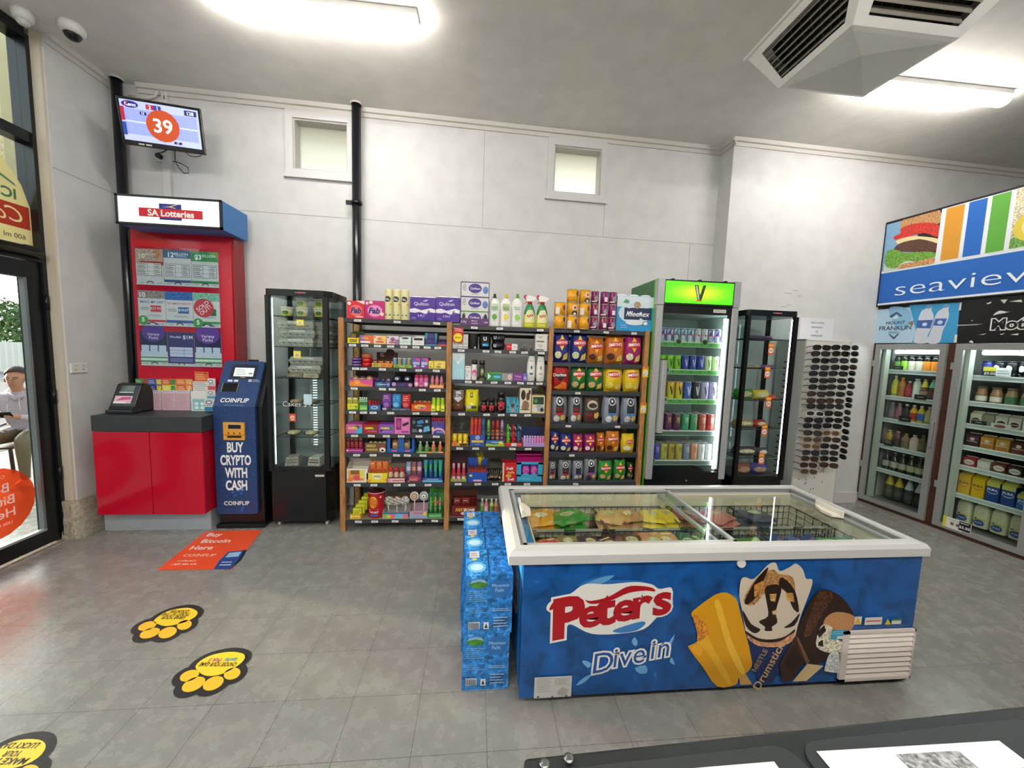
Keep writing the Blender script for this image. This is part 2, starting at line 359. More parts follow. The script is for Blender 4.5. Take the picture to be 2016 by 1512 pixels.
# left wall, its raw cement foot, and the shopfront
m = M(); m.box(-3.06, -2.93, 2.99, 3.52, .28, CEIL, WALLC); m.box(-3.0, -2.94, 2.975, 2.99, .28, CEIL, 'c9c0ae/.6'); m.box(-2.9305, -2.9285, 2.99, 3.46, 2.64, 2.645, JC)
struct('wall_left', m)
m = M(); m.prism([(-2.93, CEIL), (-2.93, CEIL-.06), (-2.918, CEIL-.06), (-2.91, CEIL-.034), (-2.89, CEIL-.03), (-2.885, CEIL)], 2.99, 3.46, 'cbc8c2/.5', 'y'); struct('trim_5', m)
random.seed(3)
m = M(); jj = {}
def foot(u, v):
    b = [(-3.05, 2.955), (-2.925, 2.945), (-2.895, 2.965), (-2.89, 3.2), (-2.9, 3.5)]
    t = u*4; i = min(3, int(t)); f = t-i; x = b[i][0]+(b[i+1][0]-b[i][0])*f; y = b[i][1]+(b[i+1][1]-b[i][1])*f
    k = (round(u, 3), round(v, 3)); j = jj.setdefault(k, (random.uniform(-.006, .006), random.uniform(-.006, .006)))
    return (x+j[0]-.012*v, y+j[1]+.006*v, .285*v)
m.grid(24, 6, foot, 'b3aa98:concrete')
m.add([foot(i/24, 1) for i in range(25)]+[(-3.05, 3.5, .285)], [tuple(range(26))], 'aca392:concrete'); struct('wall_foot', m)
DK = '101416/.3'
YJ0, YJ1 = 2.95, 3.02
m = M()
m.box(-3.11, -3.0, YJ0, YJ1, -.02, 3.46, DK); m.box(-3.11, -3.0, 1.88, 1.96, -.02, 3.46, DK)
m.box(-3.11, -3.0, 1.96, YJ0, 3.43, 3.5, DK); m.box(-3.10, -3.01, 1.96, YJ0, 2.772, 2.842, DK); m.box(-3.11, -3.0, 1.96, YJ0, 1.99, 2.085, DK)
m.box(-3.0, -2.955, 2.985, 3.02, .2, 2.1, '0a0c0d/.25')
m.box(-3.11, -3.0, 1.96, YJ0, -.02, .002, '7b7670:concrete')
m.tube([(-2.985, 1.9, 2.035), (-2.985, 2.93, 2.035)], .026, '0d1012/.2', 10)
dr = struct('door_frame', m)
for nm, z0, z1 in (('transom_glass', 2.842, 3.43), ('transom_glass', 2.085, 2.772)):
    g = M(); g.box(-3.058, -3.052, 1.96, YJ0, z0, z1, 'eef4f2:glass'); part(nm, g, dr)
m = M()
m.box(-3.08, -3.02, 2.868, 2.945, .01, 1.985, DK); m.box(-3.08, -3.02, 1.965, 2.05, .01, 1.985, DK); m.box(-3.08, -3.02, 2.05, 2.868, 1.875, 1.985, DK); m.box(-3.08, -3.02, 2.05, 2.868, .01, .11, DK)
m.box(-3.052, -3.02, 2.852, 2.868, .125, 1.875, '8a9496/.3/.6'); m.box(-3.052, -3.02, 2.05, 2.868, .11, .126, 'c4c8c8/.3/.6')
d1 = struct('door_1', m)
g = M(); g.box(-3.056, -3.050, 2.05, 2.868, .11, 1.875, 'eef4f2:glass'); part('door_glass', g, d1)
for z in (.50, 1.06, 1.72):
    g = M(); g.cyl(.013, z-.05, z+.05, '2b2f31/.3/.8', 10, (-3.0, 2.958, 0)); part('hinge', g, d1)
# decals on the glass, read from outside
GX = -3.0495
def onglass(y0, z0, u, v, o): return (GX+o, y0+u, z0+v)
S = lambda u, v, o: onglass(2.608, .165, u, v, o)
m = M(); deco(m, S, .47, .47, [('e', .5, .5, .5, .5, 'f4592c:clearfilm'), ('t', 'COINFLIP', .52, .86, .045, 'ffd9c8', {'mir': 1}), ('t', 'Buy', .56, .70, .125, 'fff0e6', {'mir': 1}), ('t', 'Bitcoin', .5, .52, .125, 'fff0e6', {'mir': 1}), ('t', 'Here', .56, .34, .125, 'fff0e6', {'mir': 1}), ('t', '1300 484 526', .54, .19, .04, 'ffd9c8', {'mir': 1})])
obj('glass_sticker', m, label='round orange sticker with reversed white writing low on the glass door', cat='sticker')
S = lambda u, v, o: onglass(2.70, 2.10, u, v, o)
m = M(); deco(m, S, .5, .62, [('p', [(.0, 0), (1.0, 0), (1.0, .40), (.92, .62), (.72, .86), (.40, .99), (0, 1.0)], 'f0df9e:paper2'), ('r', .0, .16, .985, .40, 'c8483a:paper2'),
    ('t', 'Coffee', .55, .29, .15, 'f7e6a8', {'mir': 1, 's': .35, 'w': .8, 'b': .0}), ('t', 'ICED', .66, .50, .10, '4d7a5c', {'mir': 1, 'b': .03}), ('t', '600 ml', .80, .07, .05, '6d6a4a', {'mir': 1}),
    ('p', [(.1, .60), (.5, .72), (.86, .58), (.84, .61), (.5, .76), (.1, .64)], '5a8a66'), ('e', .25, .72, .05, .03, '5a8a66'), ('e', .6, .67, .05, .03, '5a8a66'), ('p', [(.0, .93), (.22, .9), (.34, .82), (.2, .86), (0, .88)], 'd9b25c')])
obj('window_poster', m, label='cream and red iced drink poster with reversed writing on the glass above the door', cat='poster')
# rest of the shell, behind and beside the camera
m = M()
for a in ((-4.5, -1.4, 0, CEIL), (-1.4, 1.88, 0, .35), (-1.4, 1.88, 2.6, CEIL)): m.box(-3.12, -3.0, a[0], a[1], a[2], a[3], WALLC)
struct('wall_front', m)
m = M()
for y in (-1.4, -.32, .76, 1.82): m.box(-3.1, -3.0, y, y+.06, .35, 2.6, DK)
m.box(-3.1, -3.0, -1.34, 1.82, .35, .42, DK); m.box(-3.1, -3.0, -1.34, 1.82, 2.53, 2.6, DK)
w3 = struct('window_3', m)
for y in (-1.34, -.26, .82): g = M(); g.box(-3.056, -3.05, y, y+1.02, .42, 2.53, 'eef4f2:glass'); part('pane', g, w3)
m = M(); m.box(-3.2, 7.2, -4.6, -4.5, 0, CEIL, WALLC); struct('wall_rear', m)
m = M(); m.box(7.1, 7.2, -4.5, 4.0, 0, CEIL, WALLC); struct('wall_far_right', m)
# ------------------------------------------------------------------ outside, beyond the door
m = M(); m.box(-40, -3.12, -10, 40, -.15, -.05, '8d8882:paving'); struct('pavement', m)
m = M(); m.box(-40, -6.2, -10, 40, -.05, -.045, '77757a/.8:concrete'); struct('road', m)
m = M(); m.box(-10, -9, -8, 4.2, -.1, 4.2, 'a79c8a:concrete'); struct('sun_blocking_wall', m)  # unseen wall, added to keep the low sun off the nearer glass
m = M(); m.box(-4.75, -4.6, 2.6, 6.2, 2.2, 4.4, 'e0c898:concrete'); m.box(-4.6, -4.59, 3.0, 6.2, 2.9, 3.06, '8d7a5e:concrete'); struct('verandah_wall', m)
def py(px, py_, x): return atX(px, py_, x).y
m = M(); y0, y1 = py(19, 160, -3.4), py(44, 160, -3.4); m.box(-3.44, -3.36, y0, y1+.03, 2.1, 4.2, '3fd0a8/.5'); m.box(-3.44, -3.36, y0-.03, y0, 2.1, 4.2, 'd9c79a'); struct('verandah_trim', m)
m = M()
for i in range(130):
    x = -26+i*.12; a = .03 if i % 2 else 0
    m.add([(x, 16.9-a, -.05), (x+.12, 16.9-(.03-a), -.05), (x+.12, 16.9-(.03-a), 1.15), (x, 16.9-a, 1.15)], [(0, 1, 2, 3)], 'd8d6cc/.6')
m.box(-26, -10.4, 16.93, 16.97, 1.08, 1.14, 'c0beb4')
obj('fence', m, label='pale corrugated fence across the road beyond the glass door', cat='fence')
def tree(x, y, s, lab, hue):
    random.seed(int(x*10)); m = M()
    for b in range(9):
        c = Vector((x+random.uniform(-1, 1)*s*.8, y+random.uniform(-.6, .6)*s*.6, 1.0+random.uniform(0, 1.6)*s)); r = random.uniform(.55, .9)*s
        for q in range(240):
            d = Vector((random.gauss(0, 1), random.gauss(0, 1), random.gauss(0, 1))).normalized()*r*random.uniform(.7, 1.05); p = c+d; l = .10*s
            a = Vector((random.uniform(-1, 1), random.uniform(-1, 1), random.uniform(-1, 1))).normalized()*l; e = Vector((random.uniform(-1, 1), random.uniform(-1, 1), random.uniform(-1, 1))).normalized()*l*.6
            m.add([p-a, p+e, p+a, p-e], [(0, 1, 2, 3)], hue+'/.6:leaf')
    o = obj('tree_crown', m); e = bpy.data.objects.new('tree', None); COL.objects.link(e); o.name = 'crown'; o.parent = e
    t = M(); t.tube([(x, y, -.05), (x+.1, y, .8), (x-.1, y, 1.6)], [.14, .11, .07], '5b4a3a:wood'); part('trunk', t, e)
    e['label'] = lab; e['category'] = 'tree'
tree(-20.0, 18.9, 1.05, 'bushy green tree standing behind the pale fence', '5d7d44')
tree(-17.1, 18.4, .7, 'dry brownish bush behind the pale fence near the door frame', '9a8a5c')
# ================================================================== lamps, ceiling and wall fittings
def batten(x0, x1, y, lab=None):
    e = M(); e.box(x0, x1, y-.05, y+.05, CEIL-.032, CEIL, 'd9d9d6/.4')
    o = obj('ceiling_batten', e, label=lab, cat='ceiling light', bevel=.004) if lab else obj('ceiling_batten', e, label='white tube batten on the ceiling behind the counter', cat='ceiling light', group='battens behind the counter', bevel=.004)
    d = M(); n = 8; pr = [(y+.046*math.cos(math.pi*k/n), CEIL-.032-.058*math.sin(math.pi*k/n)**.5) for k in range(n+1)]
    d.prism(pr, x0+.006, x1-.006, 'fffaf2*%g' % (BATTEN_W*(1 if lab else 2.2)), 'x'); part('diffuser', d, o, label='lit white diffuser')
    return o
batten(-1.585, -.405, 2.53, 'lit white batten light on the ceiling above the shelving')
batten(2.66, 3.84, 2.63, 'lit white batten light partly behind the ceiling air diffuser')
for x, y in ((-1.4, -.7), (.6, -.7), (2.6, -.7), (-1.0, -2.6), (1.3, -2.6)): batten(x-.59, x+.59, y)
# evaporative cooler diffuser
m = M(); FL = [(1.756, 1.72), (2.68, 1.72), (2.68, 2.56), (1.756, 2.56)]; RM = [(1.915, 1.97), (2.55, 1.97), (2.52, 2.46), (1.915, 2.46)]; ZR = 3.25; AC = 'e8e6e2/.4'
m.box(1.74, 2.70, 1.70, 2.58, CEIL-.018, CEIL, AC)
up = [Vector((x, y, CEIL-.018)) for x, y in FL]; lo = [Vector((x, y, ZR)) for x, y in RM]
def lerp(a, b, t): return a+(b-a)*t
LV = []
for k in range(4):
    a, b, c, d = up[k], up[(k+1) % 4], lo[(k+1) % 4], lo[k]      # a b above, d c below
    P = lambda u, v, a=a, b=b, c=c, d=d: lerp(lerp(d, c, u), lerp(a, b, u), v)
    q = [(0, 0), (1, 0), (1, 1), (0, 1)]; r = [(.11, .12), (.89, .12), (.89, .86), (.11, .86)]
    m.add([P(*t) for t in q]+[P(*t) for t in r], [(0, 1, 5, 4), (1, 2, 6, 5), (2, 3, 7, 6), (3, 0, 4, 7)], AC); LV.append((P, (c-d).cross(a-d).normalized()))
ap = Vector((2.232, 2.215, 3.305)); md = [lerp(lo[k], lo[(k+1) % 4], .5) for k in range(4)]
inn = [lerp(v, ap, .10)-Vector((0, 0, .012)) for v in lo]
m.add(lo+inn, [(k, (k+1) % 4, 4+(k+1) % 4, 4+k) for k in range(4)], AC); m.add(inn+[ap], [(k, (k+1) % 4, 4) for k in range(4)], AC)
acu = obj('ceiling_diffuser', m, label='white four sided cooler vent with dark slatted openings on the ceiling', cat='air vent')
for P, n in LV:
    t = M(); cn = (up[0]+up[2]+lo[0]+lo[2])/4; n = n if (P(.5, .5)-cn).dot(n) > 0 else -n
    t.add([P(u, v)-n*.07 for u, v in ((.11, .12), (.89, .12), (.89, .86), (.11, .86))], [(0, 1, 2, 3)], '14120f/.8')
    for k in range(6):
        v = .15+k*.122; t.add([P(.11, v)+n*.004, P(.89, v)+n*.004, P(.89, v+.055)-n*.035, P(.11, v+.055)-n*.035, P(.11, v+.015)+n*.004, P(.89, v+.015)+n*.004, P(.89, v+.07)-n*.035, P(.11, v+.07)-n*.035], [(0, 1, 2, 3), (5, 4, 7, 6), (0, 4, 5, 1), (3, 2, 6, 7)], '8f8a80/.5')
    for k in range(9):
        u = .15+k*.085; t.box(-.0015, .0015, -.0015, .0015, 0, 1, '4a463f', Matrix.Translation(P(u, .13)-n*.05) @ (P(u, .86)-P(u, .13)).to_track_quat('Z', 'Y').to_matrix().to_4x4() @ Matrix.Scale((P(u, .86)-P(u, .13)).length, 4, (0, 0, 1)))
    part('louvre', t, acu, label='dark slatted air opening')
# security cameras
def dome(x, y, r, lab, dark):
    m = M(); m.lathe([(r, 0), (r, -.022), (r*.93, -.045), (r*.7, -.058)], 'd6d5d2/.35', 22, (x, y, CEIL))
    o = obj('dome_camera', m, label=lab, cat='security camera'); d = M()
    d.lathe([(r*.66*math.cos(t*math.pi/12), -.056-r*.6*math.sin(t*math.pi/12)) for t in range(0, 6)]+[(.001, -.056-r*.6)], '17181a/.08' if dark else 'd0cfcc/.3', 18, (x, y, CEIL)); part('dome', d, o, label='dark glossy dome' if dark else None)
dome(-2.665, 2.90, .065, 'white ceiling dome camera with black bubble near the left corner', True)
p = atZ(44, 22, CEIL); dome(p.x+.0, p.y, .05, 'small white dome sensor on the ceiling beside the door frame', False)
# black pipes
def pipe(x, y, r, z0, lab, clip=()):
    m = M(); m.cyl(r, z0, CEIL, '0c1118/.22', 24, (x, y, 0)); o = obj('downpipe', m, label=lab, cat='pipe')
    for z in clip:
        c = M(); c.cyl(r+.008, z-.012, z+.012, '0a0d12/.3', 24, (x, y, 0)); c.box(x-r-.05, x-r+.01, y-.012, y+.012, z-.016, z+.016, '0a0d12/.3'); part('pipe_clip', c, o)
    w = M(); w.lathe([(r+.006, -.012), (r+.012, 0)], 'c6c3bd/.5', 24, (x, y, CEIL), cap=False); part('ceiling_collar', w, o, label='pale collar at the ceiling')
pipe(-1.054, 3.455, .037, 0, 'tall black pipe from the ceiling down behind the cake cabinet', (2.70,))
pipe(-2.842, 3.405, .034, .0, 'tall black pipe in the left corner behind the television')
# conduit, sockets, television
m = M(); XS = -2.55; y = bw(XS)-.012
m.box(XS-.028, XS+.028, y-.016, y+.012, 2.56, 3.40, 'cfceca/.5'); m.tube([(XS-.012, y, 3.4), (XS-.014, y-.002, 3.44), (XS-.03, y-.01, 3.47)], .009, 'd4d2cc/.5'); m.tube([(XS+.014, y, 3.4), (XS+.012, y-.002, 3.47)], .009, 'd4d2cc/.5')
m.tube([(-2.8, y-.01, 3.405), (XS-.12, y-.01, 3.40), (XS-.06, y-.01, 3.42), (XS-.04, y-.012, 3.46)], .011, 'd4d2cc/.5')
obj('cable_conduit', m, label='pale vertical cable conduit on the wall under the television', cat='conduit')
m = M(); q = atY(325, 313, bw(-2.5)); m.box(q.x-.055, q.x+.055, bw(q.x)-.03, bw(q.x)+.02, q.z-.035, q.z+.035, 'd8d7d3/.4')
so = obj('power_socket', m, label='white power socket on the wall just below the television', cat='socket', bevel=.004)
m = M(); T_ = Matrix.Translation((q.x-.01, bw(q.x)-.03, q.z)) @ Matrix.Rotation(math.pi/2, 4, 'X'); m.cyl(.02, 0, .03, '111111/.5', 14, T=T_)
pl_ = obj('power_plug', m, label='black plug in the socket below the television', cat='plug')
def wall_socket(y, z):
    m = M(); m.box(-2.93, -2.918, y-.058, y+.058, z-.036, z+.036, 'dcdad6/.4'); o = obj('wall_outlet', m, label='white double outlet on the left wall beside the door', cat='socket', bevel=.003)
    for dy in (-.028, .028):
        c = M(); c.box(-2.918, -2.914, y+dy-.012, y+dy+.012, z+.006, z+.024, 'c8c6c2/.4'); part('switch', c, o)
        c = M()
        for a in (-.006, .006): c.box(-2.918, -2.9176, y+dy+a-.0015, y+dy+a+.0015, z-.02, z-.006, '3a3a3a')
        part('pin_slots', c, o)
wall_socket(3.06, 1.262)
TVR = Matrix.Translation((-2.3394, 3.15, 3.0474)) @ Matrix.Rotation(.1611, 4, 'Z') @ Matrix.Rotation(.1717, 4, 'X')
tw, th = .5102, .307
m = M(); m.box(-tw/2, tw/2, .0, .018, -th/2, th/2, '0b0b0d/.18'); m.box(-tw/2+.05, tw/2-.05, .018, .045, -th/2+.04, th/2-.04, '121214/.5')
tv = obj('television', m, label='black television showing a number draw, hung high in the left corner', cat='television', bevel=.003); tv.matrix_world = TVR
s_ = M(); w, h = tw-.035, th-.05
S = lambda u, v, o: (u, -.0008-o, v-h/2+.007)
E_ = '*1.0'
its = [('r', 0, 0, 1, 1, 'aab4f0*.85'), ('r', .02, .16, .97, .80, '8a97e6*.8'), ('r', .02, .46, .97, .50, 'bcc6fa*.9')]
its += [('r', .02+.95*k/10, .16, .023+.95*k/10, .80, 'a3adf0*.8') for k in range(1, 10)]+[('r', .02, .16+.08*k, .97, .165+.08*k, 'a3adf0*.8') for k in range(1, 8)]
its += [('e', .13, .895, .105, .085, '1d1f7a*.6'), ('t', 'Keno', .135, .895, .085, 'f4f4ff*1'), ('p', [(.06, .84), (.085, .95), (.10, .95), (.075, .84)], 'e0533a*.8'),
        ('r', .33, .83, .43, .95, 'a81c3c*.7'), ('r', .43, .83, .52, .95, '24389c*.7'), ('t', '2', .38, .89, .085, 'ffffff*1'), ('t', '1', .475, .89, .085, 'ffffff*1'),
        ('r', .82, .82, .98, .955, '1c2a68*.6'), ('t', '128', .90, .885, .085, 'ffffff*1'), ('r', 0, .48, .05, .82, 'a01c30*.7'), ('r', 0, .12, .05, .44, '1d3d90*.7'), ('r', .245, .67, .325, .745, '20246c*.6'), ('t', '13', .28, .707, .055, 'ffffff*1'),
        ('r', .64, .045, .74, .105, '17184a*.6'), ('t', '17', .69, .075, .045, 'ffffff*1'),
        ('e', .52, .46, .215, .40, 'c04a1c*.45'), ('t', '39', .52, .46, .34, 'ffffff*1', {'b': .015})]
deco(s_, S, w, h, its, step=.00015); sc_ = part('screen', s_, tv, label='lit screen with a big orange number 39')
s_ = M(); 
for x in (-.16, -.115): s_.box(x, x+.035, -.0015, 0, -th/2+.008, -th/2+.018, 'cfcfc8')
part('maker_sticker', s_, tv)
s_ = M(); s_.tube([(-.02, .045, 0), (-.14, .20, .03), (-.34, .21, .05)], .014, '101013/.4'); part('wall_bracket', s_, tv)
m = M(); b = lambda x, z: TVR @ Vector((x, .02, z))
m.tube([b(-.0, -.15), b(-.035, -.175), Vector((q.x-.012, bw(q.x)-.06, q.z+.015)), Vector((q.x-.01, bw(q.x)-.05, q.z))], .004, '0c0c0c/.5', 6)
obj('mains_lead', m, label='short black cord looping from television to the plug', cat='cord')
m = M(); p0 = b(.05, -.15); P_ = [p0]+[atY(x, y, 3.2) for x, y in ((345, 318), (352, 330), (362, 341), (371, 341), (370, 330), (357, 322), (345, 318), (340, 318))]; m.tube(P_, .0035, '0c0c0c/.5', 6)
obj('dangling_cord', m, label='thin black cord with a loop hanging below the television', cat='cord')
m = M(); m.tube([atY(x, y, 3.2) for x, y in ((362, 297), (374, 307), (386, 309), (397, 306))], .003, '0c0c0c/.5', 6)
obj('aerial_lead', m, label='short black lead drooping under the right end of the television', cat='cord')
# ================================================================== lottery stand, kiosk, floor stickers
RED = 'bd0a2a/.15'; SLATE = '34383b/.45:grain'
m = M(); m.box(-2.79, -2.055, 3.01, 3.46, .165, .80, 'a80a1c/.2')
ls = obj('lottery_stand', m, label='red and grey lottery counter with tall red panel in the left corner', cat='counter')
m = M(); m.box(-2.84, -2.07, 3.08, 3.34, 0, .165, 'b9c4cc/.35/.4:brush'); part('kickplate', m, ls, label='pale metal kickplate')
for x0, x1 in ((-2.80, -2.418), (-2.414, -2.05)): m = M(); m.box(x0, x1, 2.99, 3.01, .165, .80, RED); part('door', m, ls, bevel=.002)
m = M(); m.box(-2.80, -2.045, 2.985, 3.46, .803, .92, SLATE); part('countertop', m, ls, label='slate grey thick countertop', bevel=.003)
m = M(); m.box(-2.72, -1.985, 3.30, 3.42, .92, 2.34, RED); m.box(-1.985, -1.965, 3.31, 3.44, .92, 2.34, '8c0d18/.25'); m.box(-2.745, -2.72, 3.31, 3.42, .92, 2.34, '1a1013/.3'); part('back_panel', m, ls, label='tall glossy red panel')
m = M(); X0, X1, Y0, Z0, Z1 = -2.64, -1.92, 3.10, 2.322, 2.533
m.box(X0, X1, Y0+.005, 3.42, Z0, Z1, '2f6fae/.4')
for a in ((X0, X1, Z1-.014, Z1), (X0, X1, Z0, Z0+.014), (X0, X0+.014, Z0, Z1), (X1-.012, X1, Z0, Z1)): m.box(a[0], a[1], Y0-.008, Y0+.012, a[2], a[3], '16191c/.4')
hd = part('sign_box', m, ls, label='lit white sign box with red lettering band')
m = M(); w, h = X1-X0-.028, Z1-Z0-.028; S = lambda u, v, o: ((X0+X1)/2+u, Y0-o, Z0+.014+v)
deco(m, S, w, h, [('r', 0, 0, 1, 1, 'e8edf2*.75'), ('r', .40, .17, .62, .80, '23308c'), ('r', .20, .26, .83, .60, 'd0222e'), ('t', 'SA Lotteries', .515, .43, .24, 'ffffff', {'w': .58, 'b': .03}),
   ('p', [(.43, .66), (.50, .70), (.58, .80), (.585, .78), (.52, .68), (.57, .645), (.555, .63), (.50, .665)], 'f3cf8c')]); part('sign_face', m, hd)
PX0, PW = -2.69, .2035; PZ = [(1.917, 2.195), (1.597, 1.872), (1.277, 1.551)]
WH = 'dcdad4'
def table(c): return [('r', .06, .25, .94, .62, c), ('r', .075, .26, .925, .61, 'e2e0da')]+[('r', .075, .26+.117*k, .925, .266+.117*k, c) for k in (1, 2)]+[('r', x, .26, x+.012, .61, c) for x in (.42, .66)]+[('l', .1, .27, .38, .60, 6, '5a5a5a'), ('l', .7, .27, .9, .60, 6, '5a5a5a')]
logo = [('e', .5, .055, .13, .055, '23262a'), ('e', .5, .05, .10, .035, 'd0ccc0'), ('r', 0, 0, 1, .03, WH), ('l', .08, .04, .28, .07, 1, '555555'), ('l', .78, .04, .94, .07, 1, '555555')]
posters = [
 ([('r', 0, .60, 1, 1, 'b9a58e:food'), ('e', .80, .86, .16, .12, 'c98a5c:food'), ('r', .15, .56, 1, .66, 'c5262c'), ('t', '10', .24, .80, .13, 'f4efe2', {'b': .03}), ('t', 'MILLION', .55, .85, .05, 'f4efe2')]+table('33302c')+logo, 'lottery sheet with a brown picture band and big 10, top row'),
 ([('r', 0, .78, 1, 1, '3d6f94'), ('t', '12', .28, .87, .13, 'ffffff', {'b': .03}), ('t', 'MILLION', .65, .90, .07, 'ffffff'), ('l', .45, .80, .9, .86, 2, 'cfe0ea')]+table('3a4650')+[('r', 0, .10, 1, .17, '3c5a86')]+logo, 'blue headed lottery sheet reading 12 million, top row'),
 ([('r', 0, .72, 1, 1, '3d9a4d'), ('p', [(.6, 1), (1, .8), (1, 1)], '7fb04a'), ('t', '$3', .26, .84, .13, 'ffffff', {'b': .03}), ('t', 'BILLION', .66, .88, .07, 'ffffff')]+table('34503a')+[('r', 0, .10, 1, .17, '2f8a48')]+logo, 'green headed lottery sheet with table, top row'),
 ([('r', 0, .78, 1, 1, '9a8f86:food'), ('t', '10', .18, .88, .13, 'f4efe2', {'b': .03}), ('t', '"MAKE MY LIFE"', .5, .68, .07, '3f6fa8'), ('r', .45, .40, .84, .58, 'cc3440'), ('t', '$27.93', .64, .50, .07, 'f6dcdc'), ('l', .08, .44, .4, .54, 2, '777777'), ('l', .3, .26, .85, .32, 2, '888888'), ('r', .3, .11, 1, .17, 'cc3440')]+logo+[('e', .17, .15, .19, .14, '4f9a48'), ('t', '5', .17, .17, .12, 'ffffff', {'b': .03})], 'lottery sheet with green 5 badge and a red price box, middle row'),
 ([('r', 0, .76, 1, 1, '3a6fae:food'), ('t', '"ULTIMATE CHOICE"', .5, .66, .05, 'c8505a'), ('r', .45, .38, .85, .56, '2f5f9a'), ('t', '$18.07', .65, .48, .07, 'ffffff'), ('l', .08, .42, .4, .52, 2, '777777'), ('l', .3, .26, .85, .32, 2, '888888'), ('r', 0, .10, 1, .18, '3565a8')]+logo, 'lottery sheet with blue sky band and blue price box, middle row'),
 ([('r', 0, .76, 1, 1, '86c0a0:food'), ('r', .6, .34, .86, .54, '2f7a44'), ('l', .4, .26, .85, .32, 2, '888888'), ('r', 0, .10, 1, .17, '3d9a4d')]+logo+[('e', .40, .56, .38, .27, 'cf4046'), ('t', 'SOLD', .36, .62, .15, 'fbeeee', {'a': .7, 'w': .55}), ('t', 'OUT!', .46, .50, .15, 'fbeeee', {'a': .7, 'w': .5}), ('e', .17, .12, .19, .14, '4f9a48'), ('t', '5', .17, .14, .12, 'ffffff', {'b': .03})], 'lottery sheet covered by a red sold out disc, middle row'),
 ([('r', 0, .42, 1, 1, '1f2347'), ('e', .5, .98, .44, .28, '55388a'), ('t', 'Variety', .5, .92, .08, 'e6dcf2'), ('t', 'Packs', .5, .82, .08, 'e6dcf2')]+[('r', .04+.32*k, .30, .32+.32*k, .60, 'ccd6e4') for k in range(3)]+[('r', 0, .10, 1, .26, '4f9a5c'), ('r', 0, .15, 1, .22, 'dfe6d8')]+logo, 'purple topped variety sheet at the left of the bottom row'),
 ([('r', 0, .08, 1, 1, '393a70'), ('t', 'Windfall', .29, .86, .08, 'e6dcf2', {'w': .42}), ('t', '$1M', .76, .86, .12, 'ffffff', {'w': .36}), ('r', .07, .28, .93, .56, 'd6d9e6')]+[('r', .07, .28+.093*k, .93, .29+.093*k, '6a6a98') for k in (1, 2)]+[('r', .6, .28, .615, .56, '6a6a98'), ('r', .07, .12, .93, .24, '6f74a4')]+logo, 'dark violet lottery sheet reading $1M, bottom row'),
 ([('r', 0, .42, 1, 1, '2a2452'), ('e', .5, .98, .46, .30, '6b3f96'), ('t', 'Variety', .5, .91, .09, 'f0e4f8'), ('t', 'Packs', .5, .80, .09, 'f0e4f8')]+[('r', .04+.32*k, .30, .32+.32*k, .58, 'd4dce8') for k in range(3)]+[('r', 0, .10, 1, .26, '4f9a5c'), ('r', 0, .15, 1, .22, 'e6ece0')]+logo, 'purple topped variety sheet at the right of the bottom row')]
for k, (d, lab) in enumerate(posters):
    z0, z1 = PZ[k//3]; x = PX0+PW*(k % 3); m = M(); w, h = PW-.003, z1-z0
    m.box(-w/2, w/2, 0, .002, 0, h, WH); deco(m, flat(), w, h, d, step=.0002)
    obj('lottery_poster', m, loc=(x+w/2, 3.2975, z0), label=lab, cat='poster')
m = M(); m.box(-2.70, -2.07, 3.286, 3.289, 1.262, 2.21, 'f6fbff:glass'); part('clear_cover', m, ls, label='clear cover over the sheets')
# slips and cards along the back of the counter
def card(x0, x1, y0, y1, Y, d, lab, cat='leaflet', t=.004, c=WH, lean=0.0, grp=None):
    a = atY(x0, (y0+y1)/2, Y); b = atY(x1, (y0+y1)/2, Y); zt = atY((x0+x1)/2, y0, Y).z; zb = atY((x0+x1)/2, y1, Y).z
    m = M(); w, h = b.x-a.x, zt-zb; m.box(-w/2, w/2, 0, t, 0, h, c); deco(m, flat(), w, h, d, step=.0002)
    return obj('leaflet', m, loc=((a.x+b.x)/2, Y, zb), rot=(-lean, 0, 0), label=lab, cat=cat, group=grp)
SL = .9215
bz = proj((-2.4, 3.255, SL))[1]
for i, (x0, x1) in enumerate(((274, 290), (291, 317), (319, 346), (347, 374))):
    m = M(); a, b = atY(x0, 790, 3.255).x, atY(x1, 790, 3.255).x; h = atY((x0+x1)/2, 769, 3.255).z-SL; w = b-a
    m.box(-w/2, w/2, 0, .03, 0, h, 'd8cdd2'); deco(m, flat(), w, h, [('r', 0, 0, 1, .90, 'd6b4be'), ('r', 0, .90, 1, 1, 'e6dde2'), ('l', .1, .91, .9, .99, 1, '8a6a90')]+[('l', .08, .08, .9, .84, 12, 'b98d9c')], step=.0002)
    obj('slip_pad', m, loc=((a+b)/2, 3.255, SL), label='pad of pink lined entry slips, %s from left along the counter back' % ORD[i], cat='slip pad')
cc = [('3f9a4a', '3f9a4a', 'c33a3a', 'green'), ('2c3c96', '4a54a8', 'd9c23a', 'blue'), ('d9d23c', 'd2622c', '3f8a4a', 'yellow and orange'), ('d2622c', 'd97a34', 'e8b070', 'plain orange')]
for i, (x0, x1) in enumerate(((267, 291), (291, 319), (319, 347), (347, 379))):
    a_, b_, c_, nm = cc[i]
    card(x0, x1, 746, 770, 3.29, [('r', 0, 0, 1, .5, a_), ('r', 0, .5, 1, 1, b_), ('r', .62, .05, .95, .45, c_+':food'), ('r', .62, .55, .95, .95, c_+':food'), ('l', .08, .1, .5, .4, 2, 'f0ead8'), ('l', .08, .6, .5, .9, 2, 'f0ead8')], 'folded %s number game card standing behind the slip pads' % nm)
card(383, 410, 732, 752, 3.285, [('r', 0, 0, 1, 1, 'd9682c'), ('l', .1, .2, .8, .8, 3, 'f2c49c'), ('r', .7, .8, .95, .95, 'a83a20')], 'orange card standing above the white bags by the kiosk')
